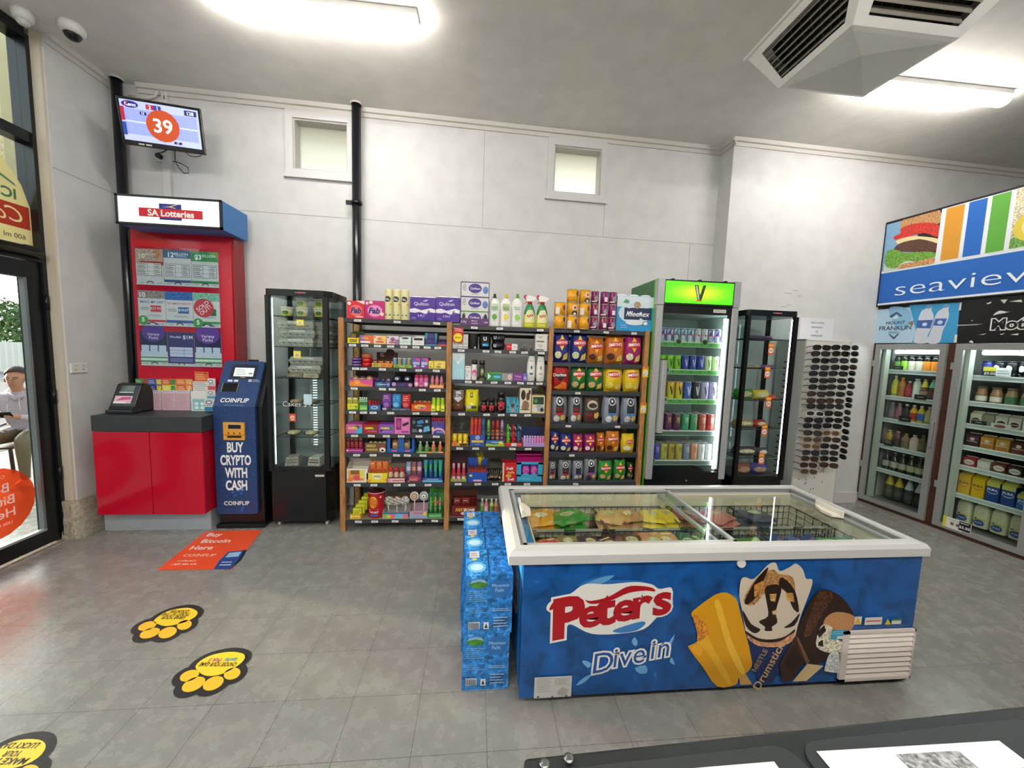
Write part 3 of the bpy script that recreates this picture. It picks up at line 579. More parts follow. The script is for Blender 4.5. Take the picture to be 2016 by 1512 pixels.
card(380, 409, 751, 772, 3.27, [('r', 0, .5, 1, .62, 'b9bcc4'), ('l', .1, .66, .9, .95, 2, '8a8a90'), ('l', .1, .1, .9, .45, 2, '9a9aa0')], 'white leaflets standing just under the orange card')
m = M(); a = atY(376, 790, 3.235).x; b = atY(408, 790, 3.235).x; w = b-a; h = atY(392, 771, 3.235).z-SL
m.box(-w/2, w/2, 0, .05, 0, h, 'e4e2de'); deco(m, flat(), w, h, [('r', .1, .04, .95, .62, '8cc4c8')]+[('e', .34+.36*(k % 2), .18+.2*(k//2), .13, .085, 'e6f0f0') for k in range(4)])
obj('bag_stack', m, loc=((a+b)/2, 3.235, SL), label='stack of white and teal paper bags beside the kiosk', cat='bags')
for i, (x0, y0, y1) in enumerate(((409, 745, 768), (408, 768, 786), (403, 785, 810))):
    card(x0, 424, y0, y1, 3.24-.02*i, [('r', 0, 0, 1, .35, '3f7fae' if i == 2 else 'c8505e' if i == 0 else '5aa0c4'), ('e', .4, .72, .3, .16, '20406e'), ('e', .4, .72, .22, .10, 'e8eef2'), ('l', .1, .4, .9, .55, 1, '9aa0a8')], ('white and red ringed card, highest of three beside the kiosk', 'white and pale blue card, middle of three beside the kiosk', 'white and blue card, lowest of three beside the kiosk')[i])
# ticket checker
m = M(); a, b = atY(223, 800, 3.12).x, atY(273, 800, 3.12).x; w = b-a; xc = (a+b)/2
pf = [(0, 0), (.20, 0), (.20, .12), (.165, .20), (.12, .225), (.085, .215), (.012, .055), (0, .045)]
m.prism(pf, -w/2, w/2, '141618/.3', 'x')
tk = obj('ticket_checker', m, loc=(xc, 3.075, SL), label='black ticket checking machine on the left end of the red counter', cat='ticket machine', bevel=.01)
sl = Vector((0, .073, .16)).normalized(); nn = Vector((0, -.16, .073)).normalized()
S = lambda u, v, o: Vector((u, .012, .055))+sl*v+nn*(o+.0006)
m = M(); deco(m, S, w, .176, [('r', .12, .12, .80, .46, 'e2b8c8'), ('r', .12, .12, .6, .2, 'f0eae8'), ('p', [(.2, .25), (.75, .3), (.75, .42), (.4, .40)], 'c8507e')]); part('pink_ticket', m, tk)
m = M(); deco(m, S, w, .176, [('r', .24, .66, .78, .94, '58665c/.1'), ('r', .22, .60, .78, .645, 'c8ccc8')]); part('display', m, tk)
m = M(); m.box(-w/2-.006, w/2+.006, -.02, .06, .0, .03, '22262a/.35'); part('paper_tray', m, tk, bevel=.008)
m = M(); p0, p1 = atY(183, 832, 3.2), atY(178, 966, 3.2); m.tube([(p1.x, 3.2, .0), (p1.x+.002, 3.2, p1.z), (p0.x, 3.22, p0.z), (p0.x+.012, 3.24, 1.0)], .014, 'd8a818/.4', 10)
obj('broom_handle', m, label='yellow pole standing between the red counter and left wall', cat='pole')
# kiosk
KX0, KX1 = -2.036, -1.728; kw = KX1-KX0; kc = (KX0+KX1)/2; BK = '0c0d0f/.3'
m = M(); m.prism([(3.125, .03), (3.292, .03), (3.292, 1.33), (3.285, 1.33), (3.125, .985)], KX0+.004, -1.69, BK, 'x')
kk = obj('crypto_kiosk', m, label='blue patterned cash kiosk with slanted screen beside the red counter', cat='kiosk', bevel=.004)
m = M(); m.box(-2.042, -1.675, 3.09, 3.296, 0, .03, BK); m.box(KX0+.02, -1.70, 3.14, 3.2, .03, .12, BK); part('base', m, kk, bevel=.003)
def rr(x0, x1, z0, z1, r, n=5, tl=1, bl=1):
    P = []
    for cx, cz, a0, on in ((x1-r, z0+r, -90, bl), (x1-r, z1-r, 0, tl), (x0+r, z1-r, 90, tl), (x0+r, z0+r, 180, bl)):
        for k in range(n+1) if on else (0,):
            a = math.radians(a0+90*k/n)
            P.append((cx+r*math.cos(a), cz+r*math.sin(a)) if on else {(-90): (x1, z0), 0: (x1, z1), 90: (x0, z1), 180: (x0, z0)}[a0])
    return P
m = M(); m.prism(rr(KX0, KX1, .115, .985, .02, tl=0), 3.10, 3.125, '243f70/.35:facet')
ft = part('front_panel', m, kk)
sv = Vector((0, .165, .35)).normalized(); sn = Vector((0, -.35, .165)).normalized(); SLN = .387
SP = lambda u, v, o: Vector((kc+u, 3.10, .985))+sv*v+sn*o
m = M(); R_ = rr(-kw/2, kw/2, 0, SLN, .025, bl=0); n = len(R_); m.add([SP(x, z, 0) for x, z in R_]+[SP(x, z, -.025) for x, z in R_], [tuple(range(n)), tuple(range(2*n-1, n-1, -1))]+[(i, i+n, (i+1) % n+n, (i+1) % n) for i in range(n)], '243f70/.35:facet')
tp = part('slanted_panel', m, kk)
m = M(); deco(m, SP, kw, SLN, [('r', .21, .60, .86, .92, '1b2236/.3'), ('r', .30, .655, .78, .845, 'cfdcd0*.8'), ('l', .34, .68, .6, .82, 3, '93a896'), ('r', .66, .70, .76, .74, '93a896'), ('r', .48, .625, .6, .64, 'e09a3c'), ('r', .47, .935, .52, .975, '1c120a'), ('e', .495, .948, .012, .01, 'd07a30')], o0=.001); part('touch_screen', m, tp, label='lit touch screen in a dark bezel')
m = M(); deco(m, SP, kw, SLN, [('r', .11, .315, .47, .50, '16120f/.15'), ('r', .09, .31, .11, .505, '9a7a4a'), ('r', .47, .31, .485, .505, '9a7a4a')], o0=.001); part('scanner_window', m, tp)
m = M(); deco(m, SP, kw, SLN, [('t', 'COINFLIP', .48, .135, .088, 'f4f4f2', {'b': .02, 's': .1}), ('e', .255, .135, .004, .004, 'e0883c'), ('l', .25, .02, .72, .04, 1, '8aa0c0'), ('r', .2, .53, .31, .575, 'e6e8ea'), ('r', .35, .53, .45, .575, 'e6e8ea'), ('r', .70, .535, .78, .59, 'c0cad8'), ('l', .80, .53, .99, .595, 3, 'c0cad8')], o0=.001); part('lettering', m, tp)
SF = lambda u, v, o: (kc+u, 3.10-o, .115+v)
m = M()
for z0, z1 in ((.765, .862), (.722, .762)): m.box(kc-.078, kc+.078, 3.088, 3.10, z0, z1, 'e8a13a/.4')
S2 = lambda u, v, o: (kc+u, 3.088-o, .722+v)
deco(m, S2, .156, .14, [('r', .2, .62, .85, .92, 'c8bca8'), ('r', .24, .64, .84, .87, '17130f'), ('r', .18, .13, .86, .25, '17130f'), ('p', [(.2, .36), (.25, .46), (.3, .36)], '2a1a08'), ('p', [(.46, .36), (.51, .46), (.56, .36)], '2a1a08'), ('p', [(.74, .36), (.79, .46), (.84, .36)], '2a1a08')]); part('cash_slot', m, ft, label='orange cash slot unit')
m = M(); W_ = 'f6f6f4'
deco(m, SF, kw, .87, [('t', s, .5, y, .088, W_, {'b': .035, 'x': .70, 'w': wd_, 'keep': 0}) for s, y, wd_ in (('BUY', .628, .40), ('CRYPTO', .510, .74), ('WITH', .392, .54), ('CASH', .274, .52))]
   + [('t', 'COINFLIP', .49, .105, .036, W_, {'b': .02, 'w': .62})]+[('p', [(x, y), (x+.09, y), (x+.09, y+.026)], '2f6ac0') for x, y in ((.40, .17), (.55, .19), (.5, .215), (.35, .2), (.58, .055), (.56, .03), (.6, .235))], o0=.001); part('lettering', m, ft)
m = M(); m.box(kc+.02, kc+.09, 3.27, 3.29, 1.33, 1.348, BK); part('top_cap', m, kk)
# stickers on the floor
q = [atZ(*p) for p in ((309, 1123), (457, 1121), (516, 1044), (405, 1046))]
def SFL(u, v, o):
    a = u+.5; p = lerp(lerp(q[0], q[1], a), lerp(q[3], q[2], a), v); return (p.x, p.y, .0012+o)
m = M(); deco(m, SFL, 1, 1, [('r', 0, 0, 1, 1, 'f2552a/.4'), ('t', 'Buy', .24, .885, .10, 'f8ece6', {'x': 1.2}), ('t', 'Bitcoin', .38, .70, .10, 'f8ece6', {'x': 1.2}), ('t', 'Here', .27, .52, .10, 'f8ece6', {'x': 1.2}), ('t', 'COINFLIP', .36, .33, .06, 'f8ded2', {'x': 1.3, 'b': .0}), ('t', 'coinflip.tech', .26, .20, .030, 'f8ded2', {'x': 1.3}), ('t', '1300 484 526', .28, .12, .034, 'f8ded2', {'x': 1.3}),
   ('p', [(.75, 0), (.98, 0), (1.0, .22), (.96, .44), (.74, .40), (.72, .2)], '23488c'), ('p', [(.77, .26), (.95, .28), (.94, .40), (.77, .37)], '9cc0dc'), ('p', [(.98, 0), (1.03, .2), (1.0, .44), (.96, .44), (.99, .22)], '14181f'), ('l', .78, .06, .94, .18, 2, 'c8d4e8')], step=.0002)
obj('floor_sticker', m, label='orange floor sticker with white writing in front of the blue kiosk', cat='sticker')
def paw(pts_main, toes, txt, lab, bl):
    m = M()
    def grow(c, f, d): return c
    def F(px, py): p = atZ(px, py); return p
    m_pts = [F(*p) for p in pts_main]; c = sum(m_pts, Vector())/len(m_pts)
    def smooth(P, n=4):
        out = []; L_ = len(P)
        for i in range(L_):
            a, b, c_, d = P[i-1], P[i], P[(i+1) % L_], P[(i+2) % L_]
            for k in range(n):
                t = k/n; out.append(.5*((2*b)+(-a+c_)*t+(2*a-5*b+4*c_-d)*t*t+(-a+3*b-3*c_+d)*t**3))
        return out
    els = []
    for (x, y, rx, ry, a) in toes:
        ca, sa = math.cos(a), math.sin(a); els.append([F(x+rx*math.cos(t)*ca-ry*math.sin(t)*sa, y+rx*math.cos(t)*sa+ry*math.sin(t)*ca) for t in [2*math.pi*k/24 for k in range(24)]])
    shp = [smooth(m_pts)]+els
    for k, poly in enumerate(shp):      # dark border first
        cc_ = sum(poly, Vector())/len(poly); n = len(poly)
        big = [p+(p-cc_).normalized()*bl for p in poly]
        m.add([(p.x, p.y, .0006+.0002*k) for p in big]+[(cc_.x, cc_.y, .0006+.0002*k)], [(i, (i+1) % n, n) for i in range(n)], '121314/.6')
    for k, poly in enumerate(shp):
        cc_ = sum(poly, Vector())/len(poly); n = len(poly)
        m.add([(p.x, p.y, .0018) for p in poly]+[(cc_.x, cc_.y, .0018)], [(i, (i+1) % n, n) for i in range(n)], 'f2cf30/.45' if k == 0 else 'f0bd2c/.45')
    for s, x, y, h, wpx, c_ in txt:     # writing faces the door: upside down from here
        o = F(x, y); ux = (F(x-wpx/2, y)-F(x+wpx/2, y)); L_ = ux.length; ux.normalize(); uy = Vector((ux.y, -ux.x, 0))*-1
        hh = (F(x, y+h/2)-F(x, y-h/2)).length
        deco(m, lambda u, v, oo: (o.x+ux.x*u+uy.x*(v-hh/2), o.y+ux.y*u+uy.y*(v-hh/2), .0023+oo), L_, hh, [('t', s, .5, .5, 1.0, c_, {'w': 1.0, 'b': .03, 'x': 1.6, 'keep': 0})], o0=0)
    return obj('paw_sticker', m, label=lab, cat='sticker')
paw([(303, 1222), (330, 1204), (368, 1197), (388, 1204), (384, 1215), (362, 1226), (330, 1233), (313, 1230)], [(290, 1233, 19, 8, -.3), (295, 1247, 21, 9, -.32), (330, 1246, 19, 10, -.35), (363, 1231, 15, 9, -.3)],
    [('GRAB YOUR', 341, 1217, 4.2, 46, '1a1a1a'), ('TICKET AT THE', 347, 1210.5, 4.2, 54, '1a1a1a'), ('COUNTER', 354, 1204.5, 3.8, 36, '1a1a1a')], 'yellow paw floor sticker farthest from the counter, three lines of writing', .028)
paw([(385, 1312), (412, 1292), (452, 1284), (479, 1288), (480, 1300), (462, 1315), (432, 1329), (402, 1330)], [(373, 1331, 20, 10, -.35), (381, 1348, 25, 12, -.45), (420, 1346, 22, 12, -.45), (457, 1327, 17, 11, -.35)],
    [('CHOOSE YOUR GAME', 429, 1309, 6, 72, '1a1a1a'), ('SuperPick', 454, 1300, 6, 24, '2a8a96'), ('Pick 3', 423, 1301, 6, 24, 'a03a7a')], 'yellow paw floor sticker in the middle with coloured game names', .028)
paw([(0-8, 1480), (20, 1463), (50, 1456), (80, 1458), (90, 1470), (78, 1490), (45, 1508), (0, 1516), (-20, 1506)], [(-30, 1516, 30, 14, -.3), (-28, 1545, 32, 16, -.4), (22, 1542, 30, 16, -.4), (58, 1520, 20, 13, -.3)],
    [('MAKE IT', 18, 1500, 8, 70, '1a1a1a'), ('YOUR', 24, 1485, 7, 34, '1a1a1a'), ('LUCKY DAY!', 36, 1469, 7, 78, '1a1a1a')], 'yellow paw floor sticker cut by the lower left edge', .030)
# ================================================================== goods: builders (origin: middle of the front, at the base; the front looks to -y)
def pbox(w, d, h, c, D=(), side=None):
    m = M(); m.box(-w/2, w/2, 0, d, 0, h, side or c)
    if side: D = [('r', 0, 0, 1, 1, c)]+list(D)
    deco(m, flat(), w, h, D); return m
def tray(w, d, hf, hb, c, D=(), head=None, hc=None):
    """open card display tray; head = height of a card standing up at its back"""
    m = M(); t = .003; m.box(-w/2, w/2, 0, d, 0, t, c); m.box(-w/2, w/2, 0, t, t, hf, c)
    for s in (-1, 1): m.prism([(0, t), (d, t), (d, hb), (d*.55, hb), (0, hf)], s*w/2-(t if s > 0 else 0), s*w/2+(0 if s > 0 else t), c, 'x')
    m.box(-w/2, w/2, d-t, d, t, hb, c)
    if head: m.box(-w/2, w/2, d-t, d, hb, head, hc or c)
    deco(m, flat(), w, hf, D); return m
def bag(w, h, t, c, D=(), seed=0):
    m = M(); R_ = random.Random(seed); ph = [R_.uniform(0, 6.3) for _ in range(4)]
    def sx(v): return .93+.07*math.cos((v-.5)*6.0)
    def th(u, v):
        a = abs(2*u-1); b = abs(2*v-1); e = max(0, 1-a**3.2)**.6*max(0, 1-b**3.4)**.75
        return t*.5*e+.012*w*math.sin(7*u+ph[0]+4*v)*(1-a*a)+.014*w*math.sin(11*v+ph[1]-5*u)*(1-a*a)
    def S(u, v, o): f = u/w+.5; g = v/h; return (u*sx(g), t*.5-th(f, g)-o, v+.012*h*math.sin(9*f+ph[2])*(g > .9))
    cc = c if ':' in c or '/' in c else c+':foil'
    m.grid(14, 18, lambda u, v: S((u-.5)*w, v*h, 0), cc)
    m.grid(8, 10, lambda u, v: ((.5-u)*w*sx(v), t*.5+th(1-u, v)*.8, v*h), cc)
    deco(m, S, w, h, D, o0=.0012, step=.0006, sub=5); return m
def smith(c, pic='d9b25c', over=True):
    D = [('p', [(.5, .93), (.72, .66), (.5, .40), (.28, .66)], 'f2c52c/.35'), ('e', .5, .66, .37, .115, 'c8202a/.3'), ('t', "SMITH'S", .5, .66, .105, 'fbf6ee', {'w': .66, 'b': .03, 'a': .06})]
    D += [('e', .28, .25, .2, .12, pic+':food'), ('p', [(.55, .06), (.9, .12), (.86, .34), (.62, .26)], 'e0b860:food')] if over else []
    return D
def kettle(c1, c2, pic):
    return [('r', .30, .36, .74, .96, '1d1b1d/.4'), ('e', .5, .80, .22, .15, 'c9ccd2/.3'), ('e', .5, .80, .16, .11, '1b1b1d/.4'), ('e', .5, .80, .06, .045, 'e6e8ea'), ('l', .34, .44, .72, .60, 3, c1), ('r', .30, .32, .74, .40, c2), ('e', .34, .18, .19, .12, pic+':food'), ('e', .72, .22, .15, .10, 'd8b062:food')]
def can(r, h, c, D=(), n=20):
    b = M(); b.lathe([(r*.86, 0), (r, .006), (r, h-.014), (r*.9, h-.004)], c, n); deco(b, round_(r), 2*r*1.35, h, D, sub=3)
    t = M(); t.lathe([(r*.9, h-.004), (r*.92, h), (r*.86, h), (r*.84, h-.004)], 'c8cccf/.25/.8', n); t.box(-.006, .006, -.012, .010, h-.004, h-.002, 'a8acae/.3/.8'); return b, t
def tin(r, h, c, D=(), n=20):
    b = M(); b.lathe([(r, 0), (r, h)], c, n); deco(b, round_(r), 2*r*1.4, h, D, sub=3)
    for z in (0, h-.004): b.lathe([(r+.001, z), (r+.002, z+.002), (r+.001, z+.004)], 'b9b49c/.3/.7', n, cap=z > 0)
    return b
def bottle(r, h, c, cap, lab=None, sh=.62, nr=.36, ch=.10, D=(), lz=(.12, .5), sq=1.0, capr=None, n=14):
    b = M(); b.lathe([(r*.9, 0), (r, h*.03), (r, h*sh), (r*.86, h*(sh+.08)), (r*nr, h*(sh+.24 if sh < .7 else 1-ch-.03)), (r*nr, h*(1-ch))], c, n, sy=sq)
    if lab: b.lathe([(r+.0006, h*lz[0]), (r+.0006, h*lz[1])], lab, n, sy=sq, cap=False)
    deco(b, round_(r+.0008), 2*r*1.3, h, D, sub=3)
    k = M(); cr = capr or r*nr*1.12; k.lathe([(cr, h*(1-ch)), (cr*1.02, h*(1-ch*.5)), (cr*.96, h)], cap, n); return b, k
def ball_(r, c, c2=None):
    m = M(); m.ball(r, (0, r, r), c)
    if c2: m.lathe([(r*1.01, -.12*r), (r*1.01, .12*r)], c2, 12, (0, r, r), cap=False)
    return m, None
# ------------------------------------------------------------------ placing on shelves
def put(spec, loc, rz=0, label=None, cat=None, group=None, name=None, cap='cap', rot=None):
    b, k = spec if isinstance(spec, tuple) else (spec, None)
    o = obj(name or cat.replace(' ', '_'), b, loc=loc, rz=rz, label=label, cat=cat, group=group, rot=rot)
    if k: part(cap, k, o)
    return o
class Bay:
    def __init__(s, zs, names, Y=3.028): s.z, s.n, s.Y = zs, names, Y
    def at(s, k, x0, x1, yt, dy=0.0):
        Y = s.Y+dy; z = s.z[k]; xm = (x0+x1)/2
        a0 = atY(xm, yt, Y); pb = proj((a0.x, Y, z))[1]; ym = (yt+pb)/2
        a, b = atY(x0, ym, Y), atY(x1, ym, Y)
        return (a.x+b.x)/2, b.x-a.x, a0.z-z
    def put(s, k, x0, x1, yt, fn, lab, cat, dy=0.0, name=None, grp=None, cap='cap', tail=None):
        x, w, h = s.at(k, x0, x1, yt, dy); return put(fn(w, h), (x, s.Y+dy, s.z[k]), 0, lab+(s.n[k] if tail is None else tail), cat, grp, name, cap)
    def row(s, k, x0, x1, yt, n, fn, lab, cat, inn, dy=.03, zup=.004, gap=.0, grp=None, name=None, cols=None, cap='cap'):
        """n alike goods side by side; fn(w, h, i) -> mesh (body[, cap])"""
        x, w, h = s.at(k, x0, x1, yt, dy); p = w/n
        for i in range(n):
            nm = lab if isinstance(lab, str) else lab[i]
            put(fn(p-gap, h-zup, i), (x-w/2+p*(i+.5), s.Y+dy, s.z[k]+zup), 0, '%s, %s from left %s' % (nm, ORD[i], inn), cat, grp or 'goods '+inn, name, cap)
# ================================================================== shelving rack and its goods
RY0, RY1 = 3.01, 3.42
Z1_ = [1.699, 1.509, 1.329, 1.174, .986, .80, .645, .401, .098]
Z2_ = [1.677, 1.494, 1.247, .985, .705, .408, .11]
Z3_ = [1.679, 1.407, 1.176, .90, .653, .408, .11]
rk = obj('shelving_rack', (lambda m: m.box(-1.02, 1.37, RY1-.03, RY1-.026, 1.60, 1.63, '2c2f33/.5'))(M()), label='long three bay rack with timber posts and dark metal shelves', cat='shelving')
PX = [(-1.061, -1.020), (-.241, -.2), (.571, .609), (1.373, 1.414)]
for i, (x0, x1) in enumerate(PX):
    zt = 1.70-.004*i
    m = M(); m.box(x0, x1, RY0, RY0+.04, 0, zt, 'a87644:wood'); part('post', m, rk, bevel=.003)
    m = M(); dx = .0; m.box(x0+dx, x1+dx, RY1-.04, RY1, 0, zt-.02, 'b8904c:wood')
    for k in range(24): m.box((x0+x1)/2-.004, (x0+x1)/2+.004, RY1-.0405, RY1-.04, .06+k*.065, .068+k*.065, '2a2016')
    part('post', m, rk)
SHC = '33363b/.45'
TK = {0: [(704, 782, 860), (694, 718, 743, 769, 795, 819, 841, 862), (700, 716, 753, 793, 824.5, 859), (697, 753, 772, 831.5, 861), (694, 715.6, 734.6, 769, 819, 855.5), (698, 731, 760.5, 790, 825, 859), (702, 734.5, 780.6, 802, 833), (703, 736, 782, 811, 842.7), (705.5, 737.5, 778, 825, 856)],
      1: [(934, 984, 1064), (908, 957, 980.6, 1009.5, 1033, 1066), (922, 943, 973, 1000, 1025, 1044, 1062), (909, 958, 987, 1011, 1039), (905, 936.6, 968, 1009, 1040), (902, 940.7, 975, 1000, 1037.7), (907, 960)],
      2: [(1136, 1194, 1249), (), (1138,), (1119, 1216), (1126,), (1133.5,), ()]}
random.seed(11)
for bi, (zs, (x0, x1)) in enumerate(((Z1_, (PX[0][1], PX[1][0])), (Z2_, (PX[1][1], PX[2][0])), (Z3_, (PX[2][1], PX[3][0])))):
    for k, z in enumerate(zs):
        m = M(); m.box(x0, x1, RY0+.004, RY1-.042, z-.004, z, '8a7a66/.6' if k == len(zs)-1 else '4a4c50/.5'); m.box(x0, x1, RY0+.002, RY0+.006, z-.031, z, SHC); m.box(x0, x1, RY1-.046, RY1-.042, z-.031, z, SHC)
        for s in (x0, x1-.003): m.box(s, s+.003, RY0+.004, RY1-.042, z-.031, z-.004, SHC)
        sh_ = part('shelf', m, rk)
        for px in TK[bi][k]:
            X = atY(px, proj((0, RY0, z))[1]+.03*(px-1008), RY0).x; t = M(); a = random.uniform(-.05, .05); tw2 = .026 if bi < 2 else .022
            T = Matrix.Translation((X, RY0+.001, z-.0165)) @ Matrix.Rotation(a, 4, 'Y'); t.box(-tw2, tw2, -.0008, .0008, -.0085, .0085, 'eceae4', T)
            for q in (0, 1): t.add([T @ Vector(v) for v in ((-tw2*.7, -.0011, -.004+.005*q), (tw2*.5, -.0011, -.004+.005*q), (tw2*.5, -.0011, -.0015+.005*q), (-tw2*.7, -.0011, -.0015+.005*q))], [(0, 1, 2, 3)], '8c8c8a')
            part('price_ticket', t, sh_)
SN = ['top shelf', 'second shelf', 'third shelf', 'fourth shelf', 'fifth shelf', 'sixth shelf', 'seventh shelf', 'eighth shelf', 'bottom shelf']
A = Bay(Z1_, [' on %s of left bay' % s for s in SN])
B = Bay(Z2_, [' on %s of middle bay' % s for s in SN[:6]+['bottom shelf']])
C = Bay(Z3_, [' on %s of right bay' % s for s in SN[:6]+['bottom shelf']])
def bx(c, D=(), d=.14, side=None): return lambda w, h: pbox(w-.002, d, h, c, D, side)
W0 = 'f2f0ea'
# ---- left bay, top shelf
A.put(0, 683.3, 718, 592, bx('d8222c', [('e', .5, .45, .36, .32, 'e86a70'), ('t', 'Fab', .5, .46, .30, '23306e', {'b': .045, 's': .2, 'w': .66}), ('e', .12, .84, .10, .10, W0), ('p', [(.5, 1), (1, .8), (1, 1)], 'f6d8d0'), ('e', .7, .1, .25, .05, 'f0b0a8')]), 'red washing powder box with white splash', 'carton')
A.put(0, 718.5, 757.5, 592, bx('c01f74', [('e', .5, .45, .38, .32, 'e58fc0'), ('t', 'Fab', .47, .46, .30, '23306e', {'b': .045, 's': .2, 'w': .6}), ('e', .87, .28, .09, .10, 'f0d8b0'), ('e', .3, .9, .10, .08, 'f0e0d0'), ('e', .1, .85, .08, .08, 'f0c8d8'), ('p', [(0, 0), (.4, 0), (0, .3)], 'a01860')]), 'magenta washing powder box with pale flowers', 'carton')
def ycan(w, h):
    b = M(); r = w*.485; b.lathe([(r*.97, 0), (r, .004), (r, h*.93), (r*.98, h*.97), (r*.9, h)], 'e3dca6/.35', 20)
    deco(b, round_(r), 2*r*1.3, h, [('e', .42, .67, .33, .095, '1b1b1b'), ('t', 'No.', .42, .67, .08, 'f4f4ee', {'w': .5}), ('e', .78, .50, .12, .04, 'd8b62c'), ('l', .15, .36, .75, .44, 3, '8c8a70'), ('e', .3, .15, .08, .03, '6a6a58'), ('e', .65, .15, .08, .03, '6a6a58')], sub=3); return b
for i, (a, b) in enumerate(((757.8, 773.8), (774, 789.8), (790, 806.3))): A.put(0, a, b, 569.8+i*.6, ycan, 'tall cream can with black disc, %s of three' % ORD[i], 'can', grp='cream cans')
def rolls(c, n, D, top='ece8ee'):
    def f(w, h):
        m = M(); d = .12; r = w/n/2
        for q in range(n):
            m.lathe([(r*.9, 0), (r, .012), (r, h*.9), (r*.93, h*.97), (r*.6, h), (r*.2, h*.985)], top, 16, (-w/2+r*(2*q+1), r, 0)); m.lathe([(r*.95, 0), (r, h*.9), (r*.93, h*.97)], top, 16, (-w/2+r*(2*q+1), d-.01, 0))
        def sf(u, v, o): return (u, r*.03*(1-math.cos(2*math.pi*n*(u/w+.5)))*-.5-.003-o, v)
        m.grid(24, 4, lambda u, v: sf((u-.5)*w, v*h*.93+.003, 0), c)
        for s in (-1, 1): m.grid(4, 2, lambda u, v: (s*w/2, .004+u*d, .003+v*h*.93), c)
        deco(m, sf, w, h*.93, D, o0=.0025, sub=8); return m
    return f
for i, (a, b) in enumerate(((807, 857.5), (858.5, 905.5))):
    A.put(0, a, b, 583, rolls('452092/.3', 2, [('p', [(0, .50), (.2, .54), (.45, .46), (.6, .50), (.8, .56), (1, .5), (1, .36), (.8, .38), (.6, .30), (.4, .38), (.2, .34), (0, .36)], 'ece8f2'), ('t', 'Quilton', .45, .74, .145, 'efeaf6', {'b': .0, 'w': .72}), ('p', [(.5, .86), (.6, .90), (.72, .93), (.66, .86), (.56, .84)], 'd9d2ec'), ('e', .74, .42, .05, .06, 'b89a86'), ('e', .74, .36, .06, .05, '5a4aa0'), ('t', '3 PLY', .45, .22, .09, 'ddd6f0', {'w': .4}), ('l', .08, .06, .25, .16, 2, 'b8aae0')]), 'purple toilet roll pack with white wave, %s of two' % ORD[i], 'toilet roll pack', tail=' on top shelf', grp='purple toilet roll packs')
# ---- second shelf
def backed(c, D, hf, hc, hd=None, d=.13):   # box with torn open front: low lip and a taller back card
    def f(w, h): return tray(w-.002, d, h*hf, h*(hf+.1), c, D, head=h, hc=hc)
    return f
A.put(1, 683.3, 707.3, 651, backed('e2d21e', [('r', .2, .25, .8, .75, '2a2a16'), ('t', 'NUTS', .5, .5, .4, 'e8dc60', {'w': .5})], .42, '35401c'), 'yellow lipped display box with dark green back card', 'display box')
A.put(1, 687, 703, 655, lambda w, h: bag(w, h, .04, '4a5a24', [('e', .5, .6, .36, .14, '8a5a30:food'), ('r', .15, .1, .85, .35, 'd9cf30'), ('l', .2, .75, .8, .9, 2, 'b8b060')], 5), 'green and brown pouch in the yellow lipped box', 'pouch', dy=.02)
A.put(1, 708, 734.2, 660, bx('e0672c', [('p', [(0, 0), (.45, 0), (.3, 1), (0, 1)], '8a5aa0'), ('r', .06, .08, .8, .30, W0), ('l', .12, .5, .7, .8, 2, 'f6d8b0')]), 'orange and purple chewing gum carton', 'carton')
A.put(1, 734.8, 760.4, 661, bx('edd2ae', [('r', .62, 0, 1, 1, 'eebf6a'), ('e', .5, .62, .2, .22, 'dd8a52:food'), ('e', .5, .25, .34, .12, 'd06a40'), ('e', .12, .82, .06, .1, 'c86a30')]), 'peach coloured small carton with orange badge', 'carton')
A.put(1, 761, 785, 661.5, bx('e2d6da', [('r', .7, 0, 1, .6, '9a70a8'), ('e', .5, .6, .2, .24, '84608a:food'), ('e', .5, .25, .34, .12, 'c85a60'), ('e', .12, .82, .06, .1, '444444')]), 'lilac and white small carton with dark fruit', 'carton')
A.put(1, 785.5, 810, 661, backed('dfeae4', [('p', [(0, .2), (.15, .35), (0, .6)], '7cc8b0'), ('p', [(1, .2), (.85, .35), (1, .6)], '7cc8b0'), ('l', .2, .25, .8, .55, 2, '8ab8a8'), ('e', .5, .85, .3, .12, '22343a')], .85, 'eef0ee'), 'white and mint open carton', 'carton')
A.put(1, 811, 836, 660.5, backed('ecebe8', [('l', .2, .2, .8, .5, 2, 'b0a8a8'), ('r', .15, .62, .85, .92, '1c1c1e')], .80, 'e8e6e2'), 'white open carton with black band', 'carton')
A.put(1, 836.9, 861, 656, bx('20286a', [('p', [(0, .5), (0, 1), (.2, 1), (.15, .5)], '2a8a84'), ('p', [(1, .5), (1, 1), (.8, 1), (.85, .5)], '2a8a84'), ('l', .25, .65, .75, .92, 3, '6a5aa8'), ('l', .1, .25, .6, .42, 2, 'a04a80'), ('r', 0, 0, 1, .10, '2f8fa0'), ('e', .85, .35, .1, .08, '3a50a0')]), 'navy and teal tall carton', 'carton')
A.put(1, 861.3, 879, 667, backed('23296a', [('r', 0, 0, 1, .34, 'd8523a'), ('l', .1, .5, .6, .7, 1, 'b03a4a')], .6, '3a2f2c'), 'navy low carton with red base stripe', 'carton')
